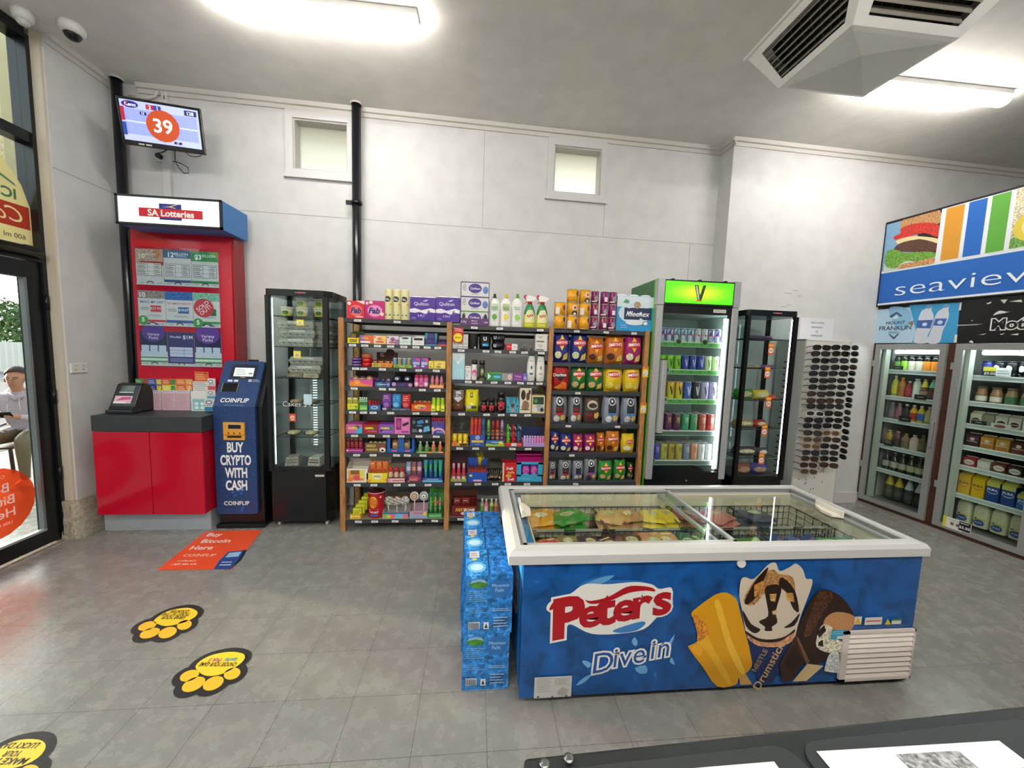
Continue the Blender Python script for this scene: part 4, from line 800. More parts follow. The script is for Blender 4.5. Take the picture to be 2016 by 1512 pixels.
# ---- third shelf
def rollstack(c, c2, n=3):
    def f(w, h):
        m = M(); r = w/2; q = h/n
        for k in range(n): m.lathe([(r*.86, q*k), (r, q*(k+.2)), (r, q*(k+.78)), (r*.86, q*(k+1)-.001)], c2 if k == n-1 and c2 else c, 20, (0, r, 0)); m.lathe([(r*1.005, q*(k+.42)), (r*1.005, q*(k+.5))], 'efe8f4', 20, (0, r, 0), cap=False) if c2 is None else None
        return m
    return f
A.put(2, 690, 708, 704, rollstack('54247e/.3', None), 'stack of purple round gum tape packs', 'gum tape')
A.put(2, 709.5, 730.6, 697, rollstack('c0161e/.3', 'b85a3a/.35'), 'stack of red round gum tape packs', 'gum tape')
def monsters(w, h):
    m = tray(w-.002, .16, h*.22, h*.3, 'd9a838', [('e', .2, .5, .14, .4, '8a9a30'), ('e', .55, .5, .14, .4, 'd8702c'), ('r', .72, .1, .96, .9, 'e07a28')], head=h*.80, hc='3a1a14'); m.prism([(-w*.16+w*.1, h*.8), (w*.36, h*.8), (w*.3, h*.93), (w*.18, h), (w*.04, h), (-w*.03, h*.93)], .155, .158, '3a1512'); deco(m, flat(.156), w, h, [('e', .25, .66, .16, .12, '7a2418'), ('e', .2, .70, .04, .04, W0), ('e', .28, .70, .04, .04, W0), ('p', [(.14, .60), (.38, .62), (.3, .54)], 'e8c8a0'), ('e', .62, .72, .16, .14, '54180f'), ('r', .8, .4, .97, .78, '6a3a18')]); return m
A.put(2, 731, 775, 687, monsters, 'yellow tray with tall dark brown back card', 'display tray')
def face(w, h, i): m = M(); r = min(w, h)*.48; m.ball(r, (0, r, r*1.0), '8a2216/.3', sz=1.2); m.ball(r*.24, (-r*.3, r*.12, r*1.5), W0, 8); m.ball(r*.24, (r*.3, r*.12, r*1.5), W0, 8); return m
A.row(2, 732, 770, 706, 3, face, 'red jelly ball with white eyes', 'sweet', 'in the yellow tray on left bay', dy=.03)
A.put(2, 770.6, 811.4, 718.5, lambda w, h: tray(w-.002, .13, h, h*1.1, '8cc83c', [('e', .5, .5, .4, .35, '6a9a2c'), ('p', [(.1, .3), (.4, .7), (.8, .5), (.9, .8)], 'a0402c'), ('t', 'Tarantula', .5, .5, .4, 'e8f0c0', {'w': .6, 's': .3})]), 'lime green tray with dark lettering', 'display tray')
tc = ['6a9ac8', 'a8946a', '7aa4c4', 'a89a6c']
A.row(2, 773, 810, 705, 4, lambda w, h, i: bottle(w*.42, h, tc[i]+'/.35', 'd8dcd8', sh=.8, nr=.8, ch=.12), ['pale blue candy tube', 'tan candy tube', 'light blue candy tube', 'brown candy tube'], 'candy tube', 'in the lime green tray', dy=.03)
for i, (a, b) in enumerate(((812, 827.4), (828, 843.2))): A.put(2, a, b, 705, bx('5a58b0', [('p', [(.2, 1), (1, 1), (1, .55)], 'd8488a'), ('r', .1, .36, .9, .60, W0), ('t', 'WEB', .5, .48, .2, '3a4a9a', {'w': .7, 's': .3}), ('p', [(0, 0), (1, 0), (1, .3), (0, .12)], '8a3f9a'), ('e', .3, .2, .2, .07, 'f0f0f4')]), 'violet and pink small box, %s of two' % ORD[i], 'carton', grp='violet and pink boxes')
for i, (a, b) in enumerate(((843.6, 853.4), (853.8, 877.4))): A.put(2, a, b, 710.5, bx('eed04a', [('e', .5, .62, .34, .2, 'f4e6a0'), ('e', .5, .6, .22, .14, 'e0a22c'), ('e', .4, .22, .2, .12, '6a8a3a'), ('e', .7, .35, .14, .1, 'f4e8b0')]), ['yellow narrow sweet box with green fruit', 'yellow wide sweet box with orange ring'][i], 'carton')
# ---- fourth shelf
A.put(3, 688, 735, 747, lambda w, h: tray(w-.002, .15, h, h*1.15, 'd84f9a', [('p', [(0, 0), (.7, 0), (1, .1), (.5, .5), (0, .7)], 'ee8a3a'), ('e', .32, .55, .15, .42, 'f09a30'), ('l', .24, .4, .4, .7, 2, 'f8d8a0')], head=h*2.7, hc='3a2a22'), 'pink and orange tray with dark back card', 'display tray')
A.row(3, 691, 733, 733, 3, lambda w, h, i: ball_(min(w, h)*.48, ['b8906a/.3/.4', '5a4434/.4', 'c89a6c/.3/.4'][i], 'e8d8d0'), ['gold chocolate ball', 'dark chocolate ball', 'pale gold chocolate ball'], 'chocolate ball', 'in the pink and orange tray', dy=.05, zup=.03)
A.put(3, 736.7, 769.3, 752, lambda w, h: tray(w-.002, .14, h, h*1.2, '3a4a8a', [('e', .3, .5, .2, .4, '4a8a9a'), ('l', .25, .3, .7, .7, 1, 'dfe6f4'), ('e', .85, .5, .1, .3, '8a94c0')]), 'blue tray with white lettering', 'display tray')
A.row(3, 738, 769, 742, 3, lambda w, h, i: ball_(min(w*.5, h*.36), ['48527a/.35', '525a86/.35', 'a88a9a/.35'][i]), ['dark blue surprise egg', 'slate blue surprise egg', 'dusky pink surprise egg'], 'surprise egg', 'in the blue tray', dy=.03, zup=.035)
A.put(3, 770, 813, 753, lambda w, h: tray(w-.002, .14, h, h*1.2, '33265a', [('e', .12, .6, .1, .4, 'b89ac0'), ('l', .3, .3, .7, .7, 2, '6a4a9a'), ('e', .88, .5, .1, .35, 'c88aa0')], head=h*2.9, hc='191420'), 'deep purple tray with black back card', 'display tray')
A.row(3, 770, 811, 737.5, 2, lambda w, h, i: (lambda m: (m.ball(w*.44, (0, .03, h*.56), '241c3a/.35', sy=.5, sz=1.05), m.lathe([(.001, .06), (w*.40, .10)], 'c8b070/.35', 14, (0, .03, h*.52)), deco(m, flat(.03-w*.22), w*.6, h, [('e', .5, .62, .30, .1, 'e8e4ea'), ('e', .42, .6, .08, .06, '241c3a')]))[0] and m)(M()), 'dark round mask sweet with gold top', 'sweet', 'in the deep purple tray', dy=.03)
A.row(3, 815.5, 843.6, 738, 3, lambda w, h, i: bottle(w*.47, h, 'd8659c/.3', 'd6246a/.35', lab='e8a4c4', sh=.72, nr=.66, ch=.20, lz=(.08, .4), D=[('e', .5, .28, .3, .13, ['f4d4e4', 'c04a86', 'f0e0ea'][i])]), 'pink drinking candy bottle', 'candy bottle', 'on the fourth shelf of left bay', dy=.02)
A.put(3, 844.6, 874.4, 758, lambda w, h: tray(w-.002, .12, h, h*1.2, 'eaa06a', [('l', .1, .3, .9, .7, 1, 'f6d4b0')]), 'orange low tray with pink cones', 'display tray')
A.row(3, 846, 873, 740, 3, lambda w, h, i: (lambda m: (m.lathe([(w*.34, 0), (w*.38, h*.1), (w*.34, h*.42), (w*.42, h*.46), (w*.40, h*.6), (w*.26, h*.78), (w*.28, h*.82), (w*.14, h)], 'e58aa6/.35', 12, (0, .03, 0)), m.lathe([(w*.385, h*.08), (w*.37, h*.36)], 'c8906a/.5', 12, (0, .03, 0), cap=False)) and m)(M()), 'pink ice cone candy', 'candy cone', 'in the orange low tray', dy=.02)
# ---- fifth shelf
A.put(4, 683, 705.5, 795, lambda w, h: tray(w-.002, .12, h, h*1.15, 'e6dc3a', [('p', [(0, 0), (1, 0), (1, .25), (0, .1)], '4a9a3a'), ('t', 'SOUR', .4, .6, .4, '6aa83a', {'w': .5, 's': .2}), ('e', .8, .55, .1, .2, '3a8a30')]), 'yellow tray with green base', 'display tray')
A.row(4, 683.5, 705, 781, 2, lambda w, h, i: tin(w*.45, h, 'dcd27a/.35', [('e', .5, .6, .3, .2, 'a8a23a'), ('l', .2, .5, .8, .75, 2, '8a8a3a')], 16), 'pale yellow round sweet tin', 'sweet tin', 'in the yellow tray', dy=.025)
A.put(4, 707, 724, 800, lambda w, h: tray(w-.002, .1, h, h*1.2, '7cc850', [('l', .1, .3, .9, .7, 1, 'e0f0c8')]), 'light green small tray', 'display tray')
A.row(4, 707.5, 723.5, 782, 4, lambda w, h, i: bottle(w*.46, h, '9ccf9a/.3', 'e8f0e0', lab='3f8a4a', sh=.8, nr=.7, ch=.14, lz=(.35, .6)), 'thin green candy tube', 'candy tube', 'in the light green small tray', dy=.015)
A.put(4, 725, 749.4, 798, lambda w, h: tray(w-.002, .11, h, h*1.2, '2f6aa8', [('e', .5, .55, .3, .35, '9ac4e4'), ('e', .42, .55, .08, .12, '22344a'), ('e', .58, .55, .08, .12, '22344a')]), 'mid blue small tray with pale emblem', 'display tray')
A.row(4, 725.5, 749, 786.5, 4, lambda w, h, i: bottle(w*.46, h, ['c81f28', '8a1c28', '7a1f30', '6a1a2a'][i]+'/.3', '3a1014', lab='b03040', sh=.86, nr=.8, ch=.08), ['bright red candy tube', 'dark red candy tube', 'wine red candy tube', 'maroon candy tube'], 'candy tube', 'in the mid blue small tray', dy=.015)
A.put(4, 751, 809.6, 803, lambda w, h: tray(w-.002, .12, h, h*1.2, '2a2f3e', [('e', .1, .6, .08, .4, 'b8a8b8'), ('t', "CRAZY SAUCE", .6, .5, .5, '9cc8e8', {'w': .5, 's': .2}), ('e', .88, .5, .1, .3, '6a5a8a')]), 'dark tray holding three coloured pouches', 'display tray')
A.row(4, 751.5, 809, 776, 3, lambda w, h, i: bag(w, h, .03, ['7c3f9a', '2a8ac8', 'c0242c'][i], [('l', .15, .55, .8, .92, 3, ['d8b8e8', 'bfe4f6', 'f4b8b0'][i]), ('e', .45, .3, .3, .16, ['a874c4', '7cc4e8', 'e06a60'][i])], i), ['purple sour candy pouch', 'blue sour candy pouch', 'red sour candy pouch'], 'pouch', 'in the dark tray', dy=.012, zup=.006)
A.put(4, 809, 849, 796, lambda w, h: tray(w-.002, .14, h, h*1.15, 'd9541f', [('e', .45, .62, .3, .34, 'e8c060:food'), ('e', .6, .45, .16, .2, 'd070a8'), ('t', 'XOX', .45, .5, .4, '2a1a10', {'w': .3})]), 'orange tray with bright splash print', 'display tray')
A.row(4, 812, 850, 785, 4, lambda w, h, i: ball_(min(w*.5, h*.3), 'c09a62/.3/.4'), 'gold wrapped ball', 'chocolate ball', 'in the orange splash tray', dy=.04, zup=.055)
A.row(4, 850, 875.5, 783, 3, lambda w, h, i: bottle(w*.44, h, 'a8cf2c/.3', 'c8e05a', lab='e4ea4a', sh=.84, nr=.8, ch=.1, lz=(.0, .42)), 'lime green sour candy tube', 'candy tube', 'at the right of fifth shelf, left bay', dy=.02)
for i, (a, b) in enumerate(((848.5, 857), (867.5, 875.5))): A.put(4, a, b, 797, bx('dfe02c', [('e', .5, .5, .3, .3, 'f4f4a0'), ('r', .2, .25, .8, .4, '5a6a1a')], .018), 'tiny yellow box before lime tubes, %s of two' % ORD[i], 'carton', grp='tiny yellow boxes')
# ---- sixth shelf
for i, (a, b, c, D, nm) in enumerate(((681, 713.5, 'd066a8', [('p', [(.5, 0), (1, 0), (1, .6), (.8, .75)], '4aaed8'), ('e', .7, .7, .14, .18, '1f5a3a')], 'pink and blue'), (714, 744.7, 'a01c30', [('e', .72, .6, .16, .2, '3a5a2a'), ('l', .3, .15, .95, .35, 2, 'e0a0a0')], 'dark red'), (745, 776, '8a4fb0', [('e', .78, .6, .14, .18, '3a7a50'), ('l', .2, .15, .95, .3, 2, 'c8a8e0'), ('p', [(.05, .35), (.3, .5), (.2, .2)], '2a1a3a')], 'purple'))):
    A.put(5, a, b, 835.5, lambda w, h: pbox(w-.002, .16, h, c, D+[('t', 'ZAPPO', .42, .58, .36, 'f2e62c', {'w': .58, 'b': .05})]), nm+' chew box with yellow lettering', 'carton')
A.put(5, 776.5, 807.5, 822, bx('e27ab2', [('r', .1, .25, .44, .95, '7a2a6a'), ('e', .27, .6, .12, .25, 'b04a8a'), ('p', [(.5, .6), (.9, .75), (.92, .6), (.55, .45)], '2a1a2a'), ('r', .45, .08, .92, .18, '8a3aa0'), ('l', .5, .78, .9, .95, 2, 'f4c0dc')], .1), 'bubblegum pink box with dark window', 'carton')
A.put(5, 809, 848, 821, bx('14161c', [('p', [(.3, .75), (.6, .85), (.66, .65), (.34, .58)], '3a8ac0'), ('p', [(.62, .1), (.98, .2), (.92, .5), (.66, .42)], '5aa8d4'), ('e', .48, .2, .09, .1, 'd8dde2'), ('l', .05, .1, .36, .3, 3, 'b0b8c0'), ('r', .3, .46, .56, .53, '4a9ac8'), ('e', .15, .7, .08, .1, '5a6a7a'), ('e', .8, .75, .08, .1, '9ab0c0')], .1), 'black box scattered with blue shapes', 'carton')
A.put(5, 848.5, 875.8, 838, lambda w, h: tray(w-.002, .12, h, h*1.2, '4a4aa8', [('e', .55, .15, .48, .6, 'e8a8d0'), ('e', .55, .1, .40, .42, '3a3f9a'), ('e', .12, .6, .09, .24, 'e8c850'), ('l', .4, .15, .9, .4, 2, 'd8dcf0')]), 'blue tray with pink arch print', 'display tray')
A.row(5, 849, 875.6, 822, 7, lambda w, h, i: bottle(w*.44, h, '7a6ab8/.3', 'c02a34', sh=.9, nr=.9, ch=.22), 'thin violet stick with red cap', 'candy stick', 'in the pink arch tray', dy=.03)
# ---- seventh shelf
A.put(6, 680.5, 715.5, 883, lambda w, h: tray(w-.002, .12, h, h*1.9, 'b02a78', [('r', 0, .0, 1, .5, '8a2a86'), ('l', .2, .35, .95, .65, 1, 'f0c0e0'), ('e', .1, .5, .06, .2, 'f4e8f4')]), 'magenta tray of dark red tubes', 'display tray')
A.row(6, 682, 714.5, 861, 4, lambda w, h, i: bottle(w*.44, h, '6a1c26/.25', '9a6a5a', lab='8a2a30', sh=.84, nr=.86, ch=.14, lz=(.3, .7), D=[('l', .3, .5, .7, .7, 2, 'd8b0a8')]), 'dark red candy tube with pale print', 'candy tube', 'in the magenta tray', dy=.02)
A.put(6, 717.5, 761, 872, lambda w, h: tray(w-.002, .14, h, h*1.1, '6a5238', [('t', 'GOLD', .3, .7, .26, 'e8d050', {'w': .42, 's': .1, 'b': .03}), ('t', 'NUGGETS', .34, .32, .22, 'e8d050', {'w': .5, 's': .1, 'b': .03}), ('e', .82, .30, .14, .24, 'f0ece4'), ('e', .82, .24, .06, .12, '1a1a1a'), ('r', .7, .55, .95, .7, 'b03a2c')]), 'brown tray with yellow gold lettering', 'display tray')
A.row(6, 724, 760, 868, 4, lambda w, h, i: (lambda m: m.ball(w*.45, (0, .03, h*.74), 'cbbfa8:cloth', sz=.8) or m)(M()), 'cream cloth sweet pouch', 'pouch', 'in the brown tray', dy=.03)
def win2(w, h):
    m = M(); d = .13; F = '1e5aa8'
    for x0, x1 in ((-.5, -.38), (-.08, .12), (.42, .5)): m.box(x0*w, x1*w, 0, .003, 0, h, F)
    for x0, x1 in ((-.38, -.08), (.12, .42)): m.box(x0*w, x1*w, 0, .003, 0, h*.27, F); m.box(x0*w, x1*w, 0, .003, h*.96, h, F)
    m.box(-w/2, w/2, d-.003, d, 0, h*.9, F); m.box(-w/2, w/2, 0, d, 0, .003, F)
    for s in (-1, 1): m.box(s*w/2-.0015, s*w/2+.0015, 0, d, 0, h, F)
    deco(m, flat(), w, h, [('r', .17, .08, .37, .17, 'e85a8a'), ('r', .66, .08, .86, .17, 'e85a8a')]); return m
A.put(6, 762, 815.4, 861, win2, 'blue box with two cut out windows', 'display box')
A.row(6, 766, 811, 864, 2, lambda w, h, i: bag(w*.62, h*.95, .05, ['d8b878', 'cfc090'][i], [('r', 0, .72, 1, .9, ['c03a34', '2a2a2a'][i]), ('e', .5, .4, .3, .14, 'b88a4a:food'), ('l', .2, .5, .8, .66, 2, W0)], i+20), ['tan biscuit pouch with red band', 'tan biscuit pouch with black band'], 'pouch', 'in the blue window box', dy=.03)
A.put(6, 818, 873.6, 889, lambda w, h: tray(w-.002, .13, h, h*1.3, '5a9a48', [('r', .45, 0, 1, 1, 'e87a34'), ('e', .7, .5, .12, .4, '5aa088'), ('e', .25, .5, .2, .3, '9ac86a'), ('e', .9, .5, .08, .3, 'f2c08a')]), 'green and orange low tray', 'display tray')
A.row(6, 821, 873, 869, 4, lambda w, h, i: bottle(w*.28, h, ['8aa878', '7a9a72', 'e0805a', 'd8744c'][i]+'/.3', ['c8d4b0', 'c0d0b0', 'f0d0c0', 'f0d0c0'][i], sh=.6, nr=.5, ch=.2), ['pale green sweet bottle', 'dull green sweet bottle', 'orange sweet bottle', 'deep orange sweet bottle'], 'candy bottle', 'in the green and orange tray', dy=.03)
# ---- eighth shelf
A.put(7, 681.8, 724.8, 923, lambda w, h: tray(w-.002, .15, h, h*1.35, 'ece4d8', [('r', .08, .12, .82, .90, 'd8a050'), ('e', .5, .35, .2, .2, 'd84a5a'), ('r', .62, .3, .84, .92, 'e4dc5a'), ('r', .2, .6, .6, .9, '8a5a2a'), ('e', .18, .2, .14, .14, 'e87a30')], head=h*1.42, hc='d8d6d0'), 'cream open box with fruit pictures', 'display box')
A.put(7, 721.3, 763.5, 931.5, lambda w, h: tray(w-.002, .13, h, h*1.4, 'ecd432', [('p', [(.25, .9), (.75, .9), (.68, .4), (.5, .25), (.32, .4)], 'f6eeb0'), ('t', 'WIZZ', .5, .65, .3, '5a4a1a', {'w': .34, 'b': .03}), ('e', .12, .2, .12, .15, 'e8a030'), ('e', .88, .3, .1, .12, 'f0b03a')], head=h*2.35, hc='d8ccc0'), 'yellow tray of orange snack packets', 'display tray')
A.row(7, 727, 764, 909, 3, lambda w, h, i: bag(w*1.05, h, .03, 'd8702a', [('l', .15, .75, .85, .93, 2, 'f4d8b0'), ('e', .5, .5, .38, .14, 'a8481c'), ('l', .2, .46, .8, .54, 1, 'f0c890')], i+30), 'orange snack packet', 'packet', 'in the yellow tray, eighth shelf', dy=.02)
A.put(7, 761, 797.5, 942, lambda w, h: tray(w-.002, .11, h, h*1.2, 'e8b4b8', [('l', .3, .25, .95, .75, 1, '6a4a3a'), ('e', .12, .5, .1, .3, 'd88a9a')], head=h*4.0, hc='7a6e64'), 'pale pink tray with red capped bottles', 'display tray')
A.row(7, 764, 797, 920, 3, lambda w, h, i: bottle(w*.43, h, 'c8a488/.35', 'd01f30/.35', lab='6a4430', sh=.52, nr=.62, ch=.34, lz=(.12, .34)), 'brown candy bottle with big red cap', 'candy bottle', 'in the pale pink tray', dy=.02)
A.put(7, 797.8, 831, 934, lambda w, h: tray(w-.002, .12, h, h*1.2, '6a2a4a', [('e', .5, .5, .36, .3, 'b04a6a'), ('l', .25, .2, .75, .5, 2, 'e8d08a'), ('e', .12, .5, .1, .3, '2a2a4a'), ('e', .2, .15, .06, .1, 'e07a3a')]), 'plum tray with three clear pouches', 'display tray')
A.row(7, 798.5, 830.5, 910, 3, lambda w, h, i: bag(w, h, .03, ['8a94b4', '8a5a58', '94688a'][i], [('r', .1, .55, .9, .75, ['c8cce0', 'c89a60', 'd8b8d0'][i]), ('l', .2, .6, .8, .7, 1, '3a3a5a')], i+40), ['bluish toy sweet pouch', 'brownish toy sweet pouch', 'mauve toy sweet pouch'], 'pouch', 'in the plum tray', dy=.03)
A.put(7, 831, 871.5, 941, lambda w, h: tray(w-.002, .12, h, h*1.3, '3a55a8', [('r', 0, .1, 1, .45, '6ac0d8'), ('l', .2, .5, .8, .85, 1, 'a8d8e8')], head=h*3.6, hc='1f5a6a'), 'blue tray of squeeze candy tubes', 'display tray')
def sq(w, h, i):
    m = M(); c = ['2aa0a8', '1a6a8a', '2a9a90', '34a8a4'][i]; n = 12; vs = []; fs = []
    for j in range(7):
        f = j/6; a = w*(.2+.26*f); b = w*.2*(1-f)+.001
        for k in range(n): t = 2*math.pi*k/n; vs.append((a*math.cos(t), .03+b*math.sin(t), h*(.16+.84*f)))
    for j in range(6):
        for k in range(n): q = j*n+k; e = j*n+(k+1) % n; fs.append((q, e, e+n, q+n))
    m.add(vs, fs, c+'/.3', True); deco(m, flat(.03-w*.12), w*.7, h, [('e', .5, .66, .3, .12, '5aa84a'), ('l', .25, .4, .75, .55, 2, 'a8e0d8')]); k = M(); k.cyl(w*.2, 0, h*.17, '16344a', 10, (0, .03, 0)); return m, k
A.row(7, 832.5, 871, 907, 4, sq, 'teal upside down squeeze tube', 'squeeze tube', 'in the blue tray, eighth shelf', dy=.02)
# ---- bottom shelf
A.put(8, 688, 711, 1012, lambda w, h: tray(w-.002, .2, h, h*1.2, 'e0b024', [('e', .15, .5, .1, .3, 'f0e070'), ('l', .3, .3, .9, .7, 1, 'f4ecc0')]), 'small yellow tray with stepped packets', 'display tray')
for k in range(5):
    x, w, h = A.at(8, 692, 711, 998, 0)
    put((lambda m: (deco(m, flat(), w, .075, [('l', .15, .2, .8, .8, 4, '6a7a1a'), ('r', .55, .6, .92, .9, 'b8b83a')])) and m)(pbox(w*.9, .022, .075, 'd6d92a')), (x+.012*k+.004, A.Y+.012+.034*k, Z1_[8]+.006+.018*k), 0, 'yellow sherbet packet, %s from front in the small yellow tray' % ORD[k], 'packet', 'stepped yellow packets')
def tub(w, h):
    m = M(); r = w*.47; m.lathe([(r*.90, 0), (r*.92, .01), (r*.985, h*.80), (r, h*.82)], 'b8141f/.25', 28, (0, r, 0))
    S = lambda u, v, o: ((r*(.9+.09*v/h)+o)*math.sin(u/r), r-(r*(.9+.09*v/h)+o)*math.cos(u/r), v)
    deco(m, S, 2*r, h, [('p', [(0, .1), (.4, .05), (.6, .3), (.4, .62), (0, .7)], 'd8401f'), ('e', .40, .53, .27, .20, 'f2c81e'), ('e', .40, .53, .21, .155, 'e88a1c'), ('t', 'Chupa', .40, .58, .085, 'c8202a', {'w': .34, 's': .2}), ('t', 'Chups', .40, .48, .085, 'c8202a', {'w': .34, 's': .2}), ('t', 'THE BEST', .45, .20, .10, 'f0eaf0', {'w': .6, 's': .1, 'b': .03}), ('p', [(.16, .12), (.72, .14), (.66, .06), (.2, .06)], '3a4a9a'), ('l', .15, .24, .7, .32, 1, 'e8d8d8'), ('e', .85, .7, .06, .04, 'f0d8d8')], sub=6)
    k = M(); k.lathe([(r, h*.82), (r*1.03, h*.83), (r*1.03, h*.97), (r*1.0, h*.985), (r*.4, h)], 'e6e2e0:glass', 28, (0, r, 0)); k.lathe([(r*1.035, h*.825), (r*1.035, h*.85)], 'c8c4c0/.2', 28, (0, r, 0), cap=False); return m, k
A.put(8, 719, 755.3, 962, tub, 'big red lollipop tub with clear lid', 'tub', cap='lid')
A.put(8, 752, 804.5, 1009, lambda w, h: tray(w-.002, .16, h, h*1.3, 'b8b4b2', [('r', 0, .72, 1, 1, '3a6a9a'), ('e', .12, .4, .1, .35, '8ab04a'), ('e', .4, .4, .1, .35, 'e06a7a'), ('e', .62, .4, .12, .4, '6ac0e8'), ('e', .88, .4, .1, .3, 'e07a8a'), ('e', .25, .35, .08, .3, 'd8c83a')], head=h*3.2, hc='6a5240'), 'grey box with brown flap and picture strip', 'display box')
def lolly(w, h, i, cols):
    m = M(); r = w*.46; cz = h-r*1.05
    for q, c in enumerate(cols): m.lathe([(r*(1-q/len(cols)), -.012+.0015*q), (r*(1-q/len(cols)), .012+.0015*q)], c+'/.3', 20, T=Matrix.Translation((0, .02-.002*q, cz)) @ Matrix.Rotation(math.pi/2, 4, 'X'))
    k = M(); k.tube([(0, .022, 0), (0, .022, cz-r*.9)], .0035, 'ece8e4', 6); k.add([(-r*.25, .02, cz-r), (r*.25, .02, cz-r), (r*.12, .02, cz-r*1.35), (-r*.12, .02, cz-r*1.35)], [(0, 1, 2, 3)], 'e6e6ea'); return m, k
def wrap(w, h, i):
    m = M(); rr_ = random.Random(i+70); r = w*.62; cz = h*.60; jit = {}
    def P(u, v):
        a = 2*math.pi*u; b = math.pi*v; q = jit.setdefault((round(u % 1, 3), round(v, 3)), rr_.uniform(.82, 1.1)); return (r*q*math.sin(b)*math.cos(a), .03+r*.4*q*math.sin(b)*math.sin(a), cz+r*1.05*q*math.cos(b))
    m.grid(14, 10, P, lambda u, v: ['b8bab4/.18/.3', 'd8d6d0/.2', ['6a9a6a', 'c88a7a', 'b0a89a'][i]+'/.25', '8a8c88/.2/.3'][int(u*97+v*57) % 4], False)
    k = M(); k.tube([(0, .03, 0), (.01*(i-1), .03, cz-r)], .004, 'ece8e4', 6); return m, k
A.row(8, 757, 803, 972, 3, wrap, 'lollipop in crumpled silver wrap', 'lollipop', 'in the grey box, bottom shelf', dy=.04, cap='stick')
A.put(8, 805, 842, 1006, lambda w, h: tray(w-.002, .14, h, h*1.25, 'b89aa8', [('l', .25, .55, .8, .9, 1, 'd83a8a'), ('p', [(0, 0), (.5, .2), (1, 0), (1, .25), (.5, .45), (0, .25)], '7ab0d8'), ('e', .85, .6, .1, .25, 'e8d04a')]), 'mauve tray holding swirl lollipops', 'display tray')
A.row(8, 806, 843, 969, 2, lambda w, h, i: lolly(w, h, i, ['d8d8dc', 'e8a03a', '5aa0c8', 'e8d8a0', 'd0603a'] if i == 0 else ['e0dce0', '3a8ac0', 'f0d03a', 'f0f0e8', '3a6ab0']), ['orange and blue swirl lollipop', 'yellow and blue swirl lollipop'], 'lollipop', 'in the mauve tray', dy=.03, cap='stick')
A.put(8, 841.5, 871, 1011, lambda w, h: tray(w-.002, .13, h, h*1.3, '4a9a5a', [('l', .1, .3, .9, .7, 1, 'c8e4b0')], head=h*5.6, hc='4a9a34:leaf'), 'green tray with leafy green back card', 'display tray')
A.row(8, 843, 870.5, 971, 3, lambda w, h, i: (lambda m: (m.lathe([(w*.30, 0), (w*.32, h*.4)], '4a8a4a/.25', 10, (0, .02, 0)), m.lathe([(w*.42, h*.56), (w*.42, h*.60)], ['4ac04a', 'e8742c', 'e0409a'][i], 12, (0, .02, 0)), m.lathe([(w*.2, h*.38), (w*.24, h*.56), (w*.1, h*.6), (w*.1, h*.8)], ['7ad07a', 'f0a080', 'f0a0c8'][i], 10, (0, .02, 0)), m.tube([(0, .02, h*.8), (0, .02, h*.95), (-w*.35, .02, h*.99), (-w*.4, .02, h*.9)], w*.09, '3a9ac0', 6)) and m)(M()), ['green syringe candy', 'orange syringe candy', 'pink syringe candy'], 'toy candy', 'in the leafy backed tray', dy=.03)
# ---- middle bay, top shelf
def tissue(i):
    def f(w, h):
        D = [('e', .5, .55, .24, .33, '3f2a86'), ('t', 'Quilton', .5, .55, .24, 'f0ecf6', {'w': .36}), ('r', 0, .93, 1, 1, '4a2a7a'), ('e', .88, .45, .10, .26, '5a7ab8:food'), ('e', .12, .6, .06, .25, 'b0b0b4:food'), ('l', .36, .08, .64, .22, 1, '9a9aa2')]
        return pbox(w, .12, h, 'd9d8da:food' if 0 else 'dad9da', D)
    return f
x, w, h = B.at(0, 906.5, 963, 553)
m = M(); zc = h
for s in (-1, 1): m.prism([(0, 0), (.13, 0), (.13, h), (.09, h), (0, h*.98)], s*w/2-(.003 if s > 0 else 0), s*w/2+(0 if s > 0 else .003), '5a4a66', 'x')
m.box(-w/2, w/2, .127, .13, 0, h*.97, '8a80a0'); m.box(-w/2, w/2, 0, .127, 0, .003, '5a4a66'); m.box(-w/2, w/2, 0, .003, 0, h*.165, '5c2f68')
deco(m, flat(), w, h*.165, [('t', '2 Ply', .12, .5, .34, 'e8e0f0', {'w': .2}), ('t', 'Made in', .5, .66, .24, 'e8e0f0', {'w': .2}), ('t', 'Australia', .5, .34, .24, 'e8e0f0', {'w': .22}), ('t', '110', .9, .5, .34, 'e8e0f0', {'w': .12})])
obj('tissue_case', m, loc=(x, B.Y, Z2_[0]), label='purple display case holding three tissue boxes, top of middle bay', cat='display case')
hb = (h*.985-.004)/3
for i in range(3):
    b_ = tissue(i)(w-.010, hb-.002)
    if i == 0: deco(b_, flat(), w-.01, hb, [('e', .1, .5, .06, .3, '22202a'), ('e', .9, .5, .06, .3, '22202a'), ('r', .02, .93, .98, 1, '6ab04a')], o0=.004)
    obj('tissue_box', b_, loc=(x, B.Y+.005, Z2_[0]+.004+i*hb), label='white and purple tissue box, %s in the purple case' % ('lowest', 'middle', 'topmost')[i], cat='tissue box', group='tissue boxes')
